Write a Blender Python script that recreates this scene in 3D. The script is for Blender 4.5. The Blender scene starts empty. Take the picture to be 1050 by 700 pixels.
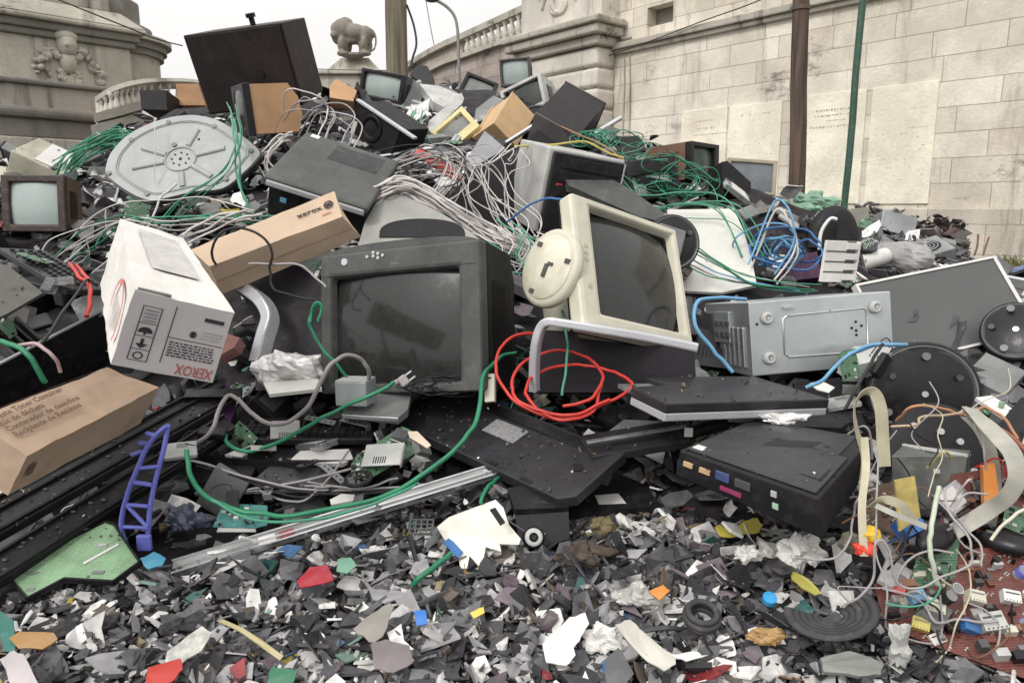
import bpy, math, random
import numpy as np
from mathutils import Matrix, Vector, Quaternion, noise
from mathutils.bvhtree import BVHTree
random.seed(7)
SC = bpy.context.scene
COL = SC.collection
PI = math.pi
# ------------------------------------------------------------------ camera
FPX, CX, CY, HOR, CAMZ = 764.0, 525.0, 350.0, 215.0, 1.05
TH = math.atan((CY - HOR) / FPX)
CT, ST = math.cos(TH), math.sin(TH)
CAM = Vector((0, 0, CAMZ))
def camdir(x, y, z):            # camera frame (right, forward, up) -> world
    return Vector((x, y * CT + z * ST, z * CT - y * ST))
def P(px, py, d):
    return CAM + camdir((px - CX) / FPX * d, d, -(py - CY) / FPX * d)
def pix(p):
    v = Vector(p) - CAM
    y = v.y * CT - v.z * ST; z = v.y * ST + v.z * CT
    if y < 0.05: return (-999, -999, y)
    return (CX + FPX * v.x / y, CY - FPX * z / y, y)
cam = bpy.data.cameras.new('camera'); camo = bpy.data.objects.new('camera', cam); COL.objects.link(camo)
camo.location = CAM; camo.rotation_euler = (PI / 2 - TH, 0, 0)
cam.sensor_width = 36; cam.lens = 36 * FPX / 1050; cam.clip_end = 900; cam.clip_start = 0.02
SC.camera = camo
# ------------------------------------------------------------------ materials
MATS = {}
def mat(name, col, rough=.5, metal=0.0, var=.25, scale=9.0, dust=.25, dcol=(.30, .27, .24), bump=.15, coat=0.0, bscale=60):
    if name in MATS: return MATS[name]
    m = bpy.data.materials.new(name); m.use_nodes = True; nt = m.node_tree; N = nt.nodes; L = nt.links
    b = N['Principled BSDF']; b.inputs['Metallic'].default_value = metal; b.inputs['Coat Weight'].default_value = coat; b.inputs['Specular IOR Level'].default_value = .5 if max(col) > .08 else .36
    tc = N.new('ShaderNodeTexCoord')
    n1 = N.new('ShaderNodeTexNoise'); n1.inputs['Scale'].default_value = scale; n1.inputs['Detail'].default_value = 5
    L.new(tc.outputs['Object'], n1.inputs['Vector'])
    r = N.new('ShaderNodeMapRange'); r.inputs[1].default_value = .3; r.inputs[2].default_value = .7
    r.inputs[3].default_value = 1 - var; r.inputs[4].default_value = 1 + var
    L.new(n1.outputs[0], r.inputs[0])
    mul = N.new('ShaderNodeVectorMath'); mul.operation = 'SCALE'; mul.inputs[0].default_value = col[:3]
    L.new(r.outputs[0], mul.inputs['Scale'])
    n2 = N.new('ShaderNodeTexNoise'); n2.inputs['Scale'].default_value = scale * 3.1; n2.inputs['Detail'].default_value = 8; n2.inputs['Roughness'].default_value = .7
    L.new(tc.outputs['Object'], n2.inputs['Vector'])
    r2 = N.new('ShaderNodeMapRange'); r2.inputs[1].default_value = .5; r2.inputs[2].default_value = .72
    r2.inputs[3].default_value = 0; r2.inputs[4].default_value = dust; L.new(n2.outputs[0], r2.inputs[0])
    mx = N.new('ShaderNodeMix'); mx.data_type = 'RGBA'; mx.inputs[7].default_value = (*dcol, 1)
    L.new(r2.outputs[0], mx.inputs[0]); L.new(mul.outputs[0], mx.inputs[6]); L.new(mx.outputs[2], b.inputs['Base Color'])
    r3 = N.new('ShaderNodeMapRange'); r3.inputs[1].default_value = .3; r3.inputs[2].default_value = .75
    r3.inputs[3].default_value = max(.05, rough - .12); r3.inputs[4].default_value = min(1, rough + .2)
    L.new(n2.outputs[0], r3.inputs[0]); L.new(r3.outputs[0], b.inputs['Roughness'])
    if bump:
        n3 = N.new('ShaderNodeTexNoise'); n3.inputs['Scale'].default_value = bscale; n3.inputs['Detail'].default_value = 3
        L.new(tc.outputs['Object'], n3.inputs['Vector'])
        bp = N.new('ShaderNodeBump'); bp.inputs['Strength'].default_value = bump; bp.inputs['Distance'].default_value = .004
        L.new(n3.outputs[0], bp.inputs['Height']); L.new(bp.outputs[0], b.inputs['Normal'])
    MATS[name] = m; return m
BLK = mat('black_plastic', (.012, .0108, .0128), .34, dust=.08, dcol=(.12, .11, .11))
BLK2 = mat('matte_black', (.0075, .0065, .0085), .6, dust=.07)
DGR = mat('dark_grey_plastic', (.066, .069, .066), .5, dust=.2)
CHR = mat('charcoal_plastic', (.026, .025, .028), .38, dust=.12, dcol=(.11, .10, .10))
GRY = mat('grey_plastic', (.17, .175, .17), .5)
LGR = mat('light_grey_plastic', (.42, .42, .40), .5)
WHT = mat('white_plastic', (.66, .645, .61), .5, var=.1)
BEI = mat('beige_plastic', (.56, .535, .43), .45, var=.08, dust=.3, dcol=(.33, .30, .22))
YEL = mat('yellowed_plastic', (.62, .53, .26), .5, var=.1)
STL = mat('galvanised_steel', (.50, .53, .53), .36, metal=.75, var=.16, scale=4, dust=.35, dcol=(.30, .32, .31), bump=.05)
ALU = mat('bright_metal', (.62, .63, .64), .3, metal=.9, var=.1, dust=.2)
SLV = mat('silver_plastic', (.50, .50, .52), .32, metal=.25, var=.08, dust=.15)
SCR = mat('dark_glass', (.022, .023, .022), .10, var=.1, scale=22, dust=.16, dcol=(.09, .09, .085), bump=0, coat=.3)
SCP = mat('pale_glass', (.34, .40, .38), .2, var=.15, scale=5, dust=.3, bump=0, coat=.2)
TANP = mat('tan_chipboard', (.46, .27, .14), .7, var=.12, dust=.15)
TANY = mat('yellow_chipboard', (.54, .36, .19), .7, var=.1, dust=.15)
WOOD = mat('brown_veneer', (.12, .07, .045), .5, var=.3)
DWOOD = mat('dark_veneer', (.016, .009, .008), .5, var=.4, dust=.18, dcol=(.10, .08, .06))
CARD = mat('cardboard', (.44, .315, .225), .85, var=.12, scale=6, dust=.4, dcol=(.36, .26, .18), bump=.1, bscale=25)
CARD2 = mat('pale_cardboard', (.50, .375, .27), .85, var=.1, scale=6, dust=.35, dcol=(.4, .3, .2), bump=.1)
WCARD = mat('white_cardboard', (.68, .66, .62), .7, var=.08, scale=7, dust=.4, dcol=(.58, .52, .46), bump=.25, bscale=14)
GCARD = mat('grey_cardboard', (.50, .47, .47), .75, var=.05, scale=4, dust=.12, dcol=(.4, .37, .36), bump=.15, bscale=14)
INK = mat('dark_ink', (.035, .03, .035), .8, bump=0, dust=0)
INKB = mat('brown_ink', (.16, .10, .07), .8, bump=0, dust=0)
INKR = mat('red_ink', (.42, .09, .08), .8, bump=0, dust=0)
GRN = mat('green_cable_jacket', (.016, .20, .095), .42, var=.25, dust=.45, dcol=(.07, .13, .09))
GRN2 = mat('pale_green_cable_jacket', (.05, .26, .16), .42, var=.25, dust=.5, dcol=(.16, .22, .17))
RED = mat('red_cable_jacket', (.52, .035, .025), .38, var=.15, dust=.3, dcol=(.26, .07, .05))
BLU = mat('blue_cable_jacket', (.035, .14, .36), .42, var=.25, dust=.45, dcol=(.1, .13, .19))
LBL = mat('light_blue_cable_jacket', (.13, .33, .52), .42, var=.15, dust=.4, dcol=(.2, .26, .3))
WCB = mat('white_cable_jacket', (.56, .53, .50), .5, var=.1, dust=.3)
GCB = mat('grey_cable_jacket', (.34, .32, .32), .5, var=.1, dust=.2)
BCB = mat('black_cable_jacket', (.018, .018, .020), .45, dust=.15)
YCB = mat('yellow_cable_jacket', (.50, .42, .10), .5, dust=.2)
PCG = mat('green_circuit_board', (.055, .17, .085), .45, var=.3, scale=30, dust=.3, dcol=(.35, .40, .28))
PCL = mat('light_green_circuit_board', (.20, .37, .20), .45, var=.2, scale=30, dust=.4, dcol=(.40, .46, .33))
PCT = mat('teal_circuit_board', (.03, .20, .19), .45, var=.3, scale=30, dust=.2)
PCR = mat('red_circuit_board', (.15, .022, .018), .45, var=.3, scale=22, dust=.3, dcol=(.28, .12, .09))
VIO = mat('violet_blue_plastic', (.17, .19, .62), .4, var=.08, dust=.1)
PUR = mat('deep_purple_plastic', (.045, .014, .055), .3, var=.3, dust=.1)
ORG = mat('orange_plastic', (.62, .22, .04), .5)
BRN = mat('brown_laminate', (.22, .10, .06), .6, scale=20)
BLUP = mat('blue_plastic', (.03, .16, .50), .4)
REDP = mat('red_plastic', (.55, .03, .03), .4)
RUB = mat('black_rubber', (.045, .045, .047), .7)
FOIL = mat('crumpled_foil', (.72, .71, .69), .35, metal=.35, var=.25, scale=30, dust=.3, bump=.6, bscale=90)
GOLD = mat('gold_metal', (.6, .42, .16), .35, metal=.6)
TARP = mat('green_tarp', (.17, .30, .21), .6, var=.3)
MAG = mat('magenta_connector', (.30, .035, .11), .45, dust=.35, dcol=(.1, .06, .07))
def pcbmat(name, col, line, dust):
    m = mat(name, col, .45, var=.3, scale=22, dust=dust, dcol=tuple(min(1, c * 1.6 + .06) for c in col)); nt = m.node_tree; N = nt.nodes; L = nt.links; b = N['Principled BSDF']; src = b.inputs['Base Color'].links[0].from_socket
    tc = N.new('ShaderNodeTexCoord'); mp = N.new('ShaderNodeMapping'); mp.inputs['Rotation'].default_value = (PI / 2, 0, 0); L.new(tc.outputs['Object'], mp.inputs[0])
    br = N.new('ShaderNodeTexBrick'); br.inputs['Scale'].default_value = 1; br.inputs['Brick Width'].default_value = .031; br.inputs['Row Height'].default_value = .0052; br.inputs['Mortar Size'].default_value = .0007; br.offset = .37
    L.new(mp.outputs[0], br.inputs['Vector'])
    vo = N.new('ShaderNodeTexVoronoi'); vo.inputs['Scale'].default_value = 170; L.new(tc.outputs['Object'], vo.inputs['Vector']); lt = N.new('ShaderNodeMath'); lt.operation = 'LESS_THAN'; lt.inputs[1].default_value = .22; L.new(vo.outputs['Distance'], lt.inputs[0])
    mx = N.new('ShaderNodeMath'); mx.operation = 'MAXIMUM'; L.new(br.outputs['Fac'], mx.inputs[0]); L.new(lt.outputs[0], mx.inputs[1]); ml = N.new('ShaderNodeMath'); ml.operation = 'MULTIPLY'; ml.inputs[1].default_value = .6; L.new(mx.outputs[0], ml.inputs[0])
    x = N.new('ShaderNodeMix'); x.data_type = 'RGBA'; x.inputs[7].default_value = (*line, 1); L.new(ml.outputs[0], x.inputs[0]); L.new(src, x.inputs[6]); L.new(x.outputs[2], b.inputs['Base Color']); return m
for k_ in ('green_circuit_board', 'light_green_circuit_board', 'teal_circuit_board', 'red_circuit_board'): MATS.pop(k_, None)
PCG = pcbmat('green_board_traces', (.045, .13, .07), (.20, .27, .16), .3)
PCL = pcbmat('light_green_board_traces', (.17, .31, .17), (.36, .44, .30), .3)
PCT = pcbmat('teal_board_traces', (.03, .16, .15), (.14, .28, .25), .2)
PCR = pcbmat('rusty_red_board_traces', (.11, .024, .019), (.20, .10, .07), .45)
HEAPM = mat('grimy_scrap', (.016, .013, .015), .8, var=.8, scale=14, dust=.5, dcol=(.06, .052, .052), bump=1.0, bscale=40)
POLEW = None
# ------------------------------------------------------------------ geometry collector
class G:
    def __init__(s): s.v = []; s.f = []; s.m = []; s.s = []
    def add(s, vs, fs, mi=0, sm=False, mx=None):
        o = len(s.v)
        if mx is not None: vs = [mx @ Vector(v) for v in vs]
        s.v += [tuple(v) for v in vs]
        for f in fs: s.f.append(tuple(i + o for i in f)); s.m.append(mi); s.s.append(sm)
        return s
    def hexa(s, c8, mi=0, mx=None, faces='lrfkbt'):   # corner order l/r, f/k, b/t
        F = {'l': (0, 1, 3, 2), 'r': (4, 6, 7, 5), 'f': (0, 4, 5, 1), 'k': (2, 3, 7, 6), 'b': (0, 2, 6, 4), 't': (1, 5, 7, 3)}
        return s.add(c8, [F[k] for k in faces], mi, False, mx)
    def box(s, c, d, mi=0, mx=None, faces='lrfkbt'):
        x, y, z = c; a, b, e = d[0] / 2, d[1] / 2, d[2] / 2
        return s.hexa([(x + i * a, y + j * b, z + k * e) for i in (-1, 1) for j in (-1, 1) for k in (-1, 1)], mi, mx, faces)
    def prism(s, poly, y0, y1, mi=0, mx=None, mside=None):   # polygon in xz, extruded along y
        n = len(poly)
        vs = [(x, y0, z) for x, z in poly] + [(x, y1, z) for x, z in poly]
        s.add(vs, [tuple(range(n)), tuple(range(2 * n - 1, n - 1, -1))], mi, False, mx)
        s.add(vs, [(i, i + n, (i + 1) % n + n, (i + 1) % n) for i in range(n)], mi if mside is None else mside, False, mx)
        return s
    def frame(s, W, H, w, h, y0, y1, dz=0, mi=0, mx=None, inset=.012):
        a = [(-W / 2, -H / 2), (W / 2, -H / 2), (W / 2, H / 2), (-W / 2, H / 2)]
        b = [(-w / 2, -h / 2 + dz), (w / 2, -h / 2 + dz), (w / 2, h / 2 + dz), (-w / 2, h / 2 + dz)]
        vs = [(x, y0, z) for x, z in a] + [(x, y0, z) for x, z in b] + [(x * .985, y0 + inset, z) for x, z in b] + [(x, y1, z) for x, z in a]
        fs = []
        for i in range(4):
            j = (i + 1) % 4
            fs += [(i, j, j + 4, i + 4), (i + 4, j + 4, j + 8, i + 8), (i + 12, j + 12, j, i)]
        fs.append((15, 14, 13, 12))
        return s.add(vs, fs, mi, False, mx)
    def screen(s, w, h, y, bulge=.014, dz=0, mi=0, mx=None, n=8):
        vs = []; fs = []
        for i in range(n + 1):
            for j in range(n + 1):
                u, v = i / n * 2 - 1, j / n * 2 - 1
                vs.append((u * w / 2, y - bulge * (1 - u * u) * (1 - .0 * v) - bulge * .7 * (1 - v * v) + bulge * .7, v * h / 2 + dz))
        for i in range(n):
            for j in range(n):
                a = i * (n + 1) + j; fs.append((a, a + n + 1, a + n + 2, a + 1))
        return s.add(vs, fs, mi, True, mx)
    def cyl(s, p0, p1, r0, r1=None, n=20, mi=0, mx=None, caps=True, sm=True):
        p0 = Vector(p0); p1 = Vector(p1); r1 = r0 if r1 is None else r1
        ax = (p1 - p0).normalized(); t = Vector((0, 0, 1)) if abs(ax.z) < .9 else Vector((1, 0, 0))
        u = ax.cross(t).normalized(); w = ax.cross(u)
        vs = []
        for p, r in ((p0, r0), (p1, r1)):
            for i in range(n):
                a = 2 * PI * i / n; vs.append(p + u * (r * math.cos(a)) + w * (r * math.sin(a)))
        s.add(vs, [(i, (i + 1) % n, (i + 1) % n + n, i + n) for i in range(n)], mi, sm, mx)
        if caps: s.add(vs, [tuple(range(n - 1, -1, -1)), tuple(range(n, 2 * n))], mi, False, mx)
        return s
    def lathe(s, prof, n=24, mi=0, mx=None, axis='y'):   # prof (r, h)
        vs = []; m = len(prof)
        for r, h in prof:
            for i in range(n):
                a = 2 * PI * i / n; c, q = r * math.cos(a), r * math.sin(a)
                vs.append((c, h, q) if axis == 'y' else (c, q, h))
        fs = [(k * n + i, k * n + (i + 1) % n, (k + 1) * n + (i + 1) % n, (k + 1) * n + i) for k in range(m - 1) for i in range(n)]
        fs += [tuple(range(n)), tuple(range(m * n - 1, (m - 1) * n - 1, -1))]
        return s.add(vs, fs, mi, True, mx)
    def carton(s, c8, mi=0, n=16, amp=.0032, seed=0):
        c = [Vector(v) for v in c8]; F = {'l': (2, 0, 1, 3), 'r': (4, 6, 7, 5), 'f': (0, 4, 5, 1), 'k': (6, 2, 3, 7), 'b': (2, 6, 4, 0), 't': (1, 5, 7, 3)}; o3 = Vector((seed, seed * .7, 3))
        for q in F.values():
            q = [c[k] for k in q]; vs = []
            for i in range(n + 1):
                for j in range(n + 1):
                    p = q[0].lerp(q[1], i / n).lerp(q[3].lerp(q[2], i / n), j / n)
                    e = noise.noise_vector(p * 13 + o3) * amp + noise.noise_vector(p * 38 + o3) * amp * .45; vs.append(p + e)
            s.add(vs, [(i * (n + 1) + j, (i + 1) * (n + 1) + j, (i + 1) * (n + 1) + j + 1, i * (n + 1) + j + 1) for i in range(n) for j in range(n)], mi, False)
        return s
    def sph(s, c, r, mi=0, n=10, mx=None, jit=0):
        r = (r, r, r) if not isinstance(r, tuple) else r
        vs = [(c[0], c[1], c[2] + r[2])]; fs = []
        for k in range(1, n):
            for i in range(n * 2):
                a = PI * k / n; b = PI * i / n; q = 1 + random.uniform(-jit, jit)
                vs.append((c[0] + r[0] * q * math.sin(a) * math.cos(b), c[1] + r[1] * q * math.sin(a) * math.sin(b), c[2] + r[2] * q * math.cos(a)))
        vs.append((c[0], c[1], c[2] - r[2])); N = 2 * n
        for i in range(N):
            fs.append((0, 1 + i, 1 + (i + 1) % N)); e = len(vs) - 1; fs.append((e, e - N + (i + 1) % N, e - N + i))
            for k in range(n - 2): fs.append((1 + k * N + i, 1 + (k + 1) * N + i, 1 + (k + 1) * N + (i + 1) % N, 1 + k * N + (i + 1) % N))
        return s.add(vs, fs, mi, jit == 0, mx)
    def tube(s, pts, r, n=6, mi=0, mx=None, flat=None, sub=6, up=None):
        pts = smooth(pts, sub) if sub > 1 else [Vector(p) for p in pts]
        vs = []; prev = None
        for i, p in enumerate(pts):
            t = (pts[min(i + 1, len(pts) - 1)] - pts[max(i - 1, 0)])
            if t.length < 1e-7: t = Vector((1, 0, 0))
            t.normalize()
            if prev is None: prev = Vector(up) if up else (Vector((0, 0, 1)) if abs(t.z) < .9 else Vector((1, 0, 0)))
            u = (prev - t * prev.dot(t)); u = u.normalized() if u.length > 1e-6 else t.orthogonal().normalized()
            prev = u; w = t.cross(u); ra, rb = (r, r) if flat is None else flat
            for k in range(n):
                a = 2 * PI * (k + .5) / n; vs.append(p + u * (ra * math.cos(a)) + w * (rb * math.sin(a)))
        m = len(pts)
        fs = [(k * n + i, k * n + (i + 1) % n, (k + 1) * n + (i + 1) % n, (k + 1) * n + i) for k in range(m - 1) for i in range(n)]
        s.add(vs, fs, mi, n > 4, mx)
        s.add(vs, [tuple(range(n)), tuple(range(m * n - 1, (m - 1) * n - 1, -1))], mi, False, mx)
        return s
    def beam(s, a, b, w, h, up=(0, 0, 1), mi=0, mx=None):
        a = Vector(a); b = Vector(b); t = (b - a).normalized(); u = Vector(up); u = (u - t * u.dot(t)).normalized(); q = t.cross(u)
        c = []
        for p in (a, b):
            for j in (1, -1):
                for k in (-1, 1): c.append(p + q * (j * w / 2) + u * (k * h / 2))
        return s.hexa(c, mi, mx)
    def text(s, txt, size, mi, mx, bold=0.0, thick=.0004):
        cu = bpy.data.curves.new('t', 'FONT'); cu.body = txt; cu.size = size; cu.offset = bold; cu.extrude = thick; cu.resolution_u = 2
        o = bpy.data.objects.new('t', cu); COL.objects.link(o); bpy.context.view_layer.update()
        me = bpy.data.meshes.new_from_object(o)
        s.add([v.co.copy() for v in me.vertices], [tuple(p.vertices) for p in me.polygons], mi, False, mx)
        bpy.data.objects.remove(o); bpy.data.curves.remove(cu); bpy.data.meshes.remove(me)
        return s
    def mesh(s, name, mats):
        me = bpy.data.meshes.new(name); me.from_pydata(s.v, [], s.f); me.polygons.foreach_set('material_index', s.m)
        me.polygons.foreach_set('use_smooth', s.s)
        for m in mats: me.materials.append(m)
        me.update(); return me
    def build(s, name, mats, parent=None, mx=None, bevel=0, kind=None, label=None, recalc=True, seg=2):
        if not isinstance(mats, (list, tuple)): mats = [mats]
        me = s.mesh(name, mats)
        if recalc:
            import bmesh
            bm = bmesh.new(); bm.from_mesh(me); bmesh.ops.recalc_face_normals(bm, faces=bm.faces); bm.to_mesh(me); bm.free()
        o = bpy.data.objects.new(name, me); COL.objects.link(o)
        if parent is not None: o.parent = parent
        if mx is not None: o.matrix_local = mx
        if bevel:
            b = o.modifiers.new('bevel', 'BEVEL'); b.width = bevel; b.segments = seg; b.limit_method = 'ANGLE'; b.angle_limit = math.radians(40)
        if kind: o['kind'] = kind
        if label: o['label'] = label
        return o
def smooth(pts, sub):
    pts = [Vector(p) for p in pts]
    if len(pts) < 3: return pts
    out = []
    for i in range(len(pts) - 1):
        a = pts[max(i - 1, 0)]; b = pts[i]; c = pts[i + 1]; d = pts[min(i + 2, len(pts) - 1)]
        for k in range(sub):
            t = k / sub
            out.append(.5 * ((2 * b) + (c - a) * t + (2 * a - 5 * b + 4 * c - d) * t * t + (3 * b - a - 3 * c + d) * t ** 3))
    out.append(pts[-1]); return out
DONE_SHIFT = set()
HEROES = []      # (short description, object) for wording and for the scatter test
def tag(o, label, cat, group=None, hero=None):
    o['label'] = label; o['category'] = cat
    if group: o['group'] = group
    if hero: HEROES.append((hero, o))
    return o
def thing(name, label, cat, mx=None, group=None, hero=None):
    o = bpy.data.objects.new(name, None); COL.objects.link(o); o.empty_display_size = .05
    if mx is not None: o.matrix_world = mx
    return tag(o, label, cat, group, hero)
def M3(c, x, y, z):
    return Matrix(((x[0], y[0], z[0], c[0]), (x[1], y[1], z[1], c[1]), (x[2], y[2], z[2], c[2]), (0, 0, 0, 1)))
SHIFT = {'swivel': .87, 'small_grey_box': .88, 'wood_tv': .885, 'beige_box': .80, 'brown_tv': .92, 'frame_monitor': .86, 'green_tv': .90, 'disc_b': .93}
def pose(n):
    a = list(POSES[n]); k = SHIFT.get(n, 1)
    if k != 1:
        for i, c in enumerate((0, 0, CAMZ)): a[i] = c + (a[i] - c) * k
        for i in (12, 13, 14): a[i] *= k
        if n in WARP and not WARP[n][0] is None and n not in DONE_SHIFT: WARP[n] = [[v * k for v in w] for w in WARP[n]]; DONE_SHIFT.add(n)
    return Matrix(((a[3], a[4], a[5], a[0]), (a[6], a[7], a[8], a[1]), (a[9], a[10], a[11], a[2]), (0, 0, 0, 1))), Vector(a[12:15])
def plane(px, py, d, n=(0, -1, 0)):     # local x right, z up, y into the thing; n in camera frame, facing the viewer
    nn = camdir(*n).normalized(); y = -nn; x = camdir(1, 0, 0); x = (x - y * x.dot(y)).normalized(); z = x.cross(y)
    return M3(P(px, py, d), x, y, z)
def outl(mx, pts):
    o = mx.translation; n = mx.col[1].to_3d(); inv = mx.inverted(); r = []
    for px, py in pts:
        dr = P(px, py, 1) - CAM; t = (o - CAM).dot(n) / dr.dot(n); q = inv @ (CAM + dr * t); r.append((q.x, q.z))
    return r
def slab(name, pts, d, n, th, m, label, cat, bevel=.003, mats=None, hero=None, group=None, build=True):
    cx = sum(p[0] for p in pts) / len(pts); cy = sum(p[1] for p in pts) / len(pts)
    mx = plane(cx, cy, d, n); g = G().prism(outl(mx, pts), 0, th)
    if not build: return g, mx
    o = g.build(name, m, None, mx, bevel); tag(o, label, cat, group, hero); return o
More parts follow.
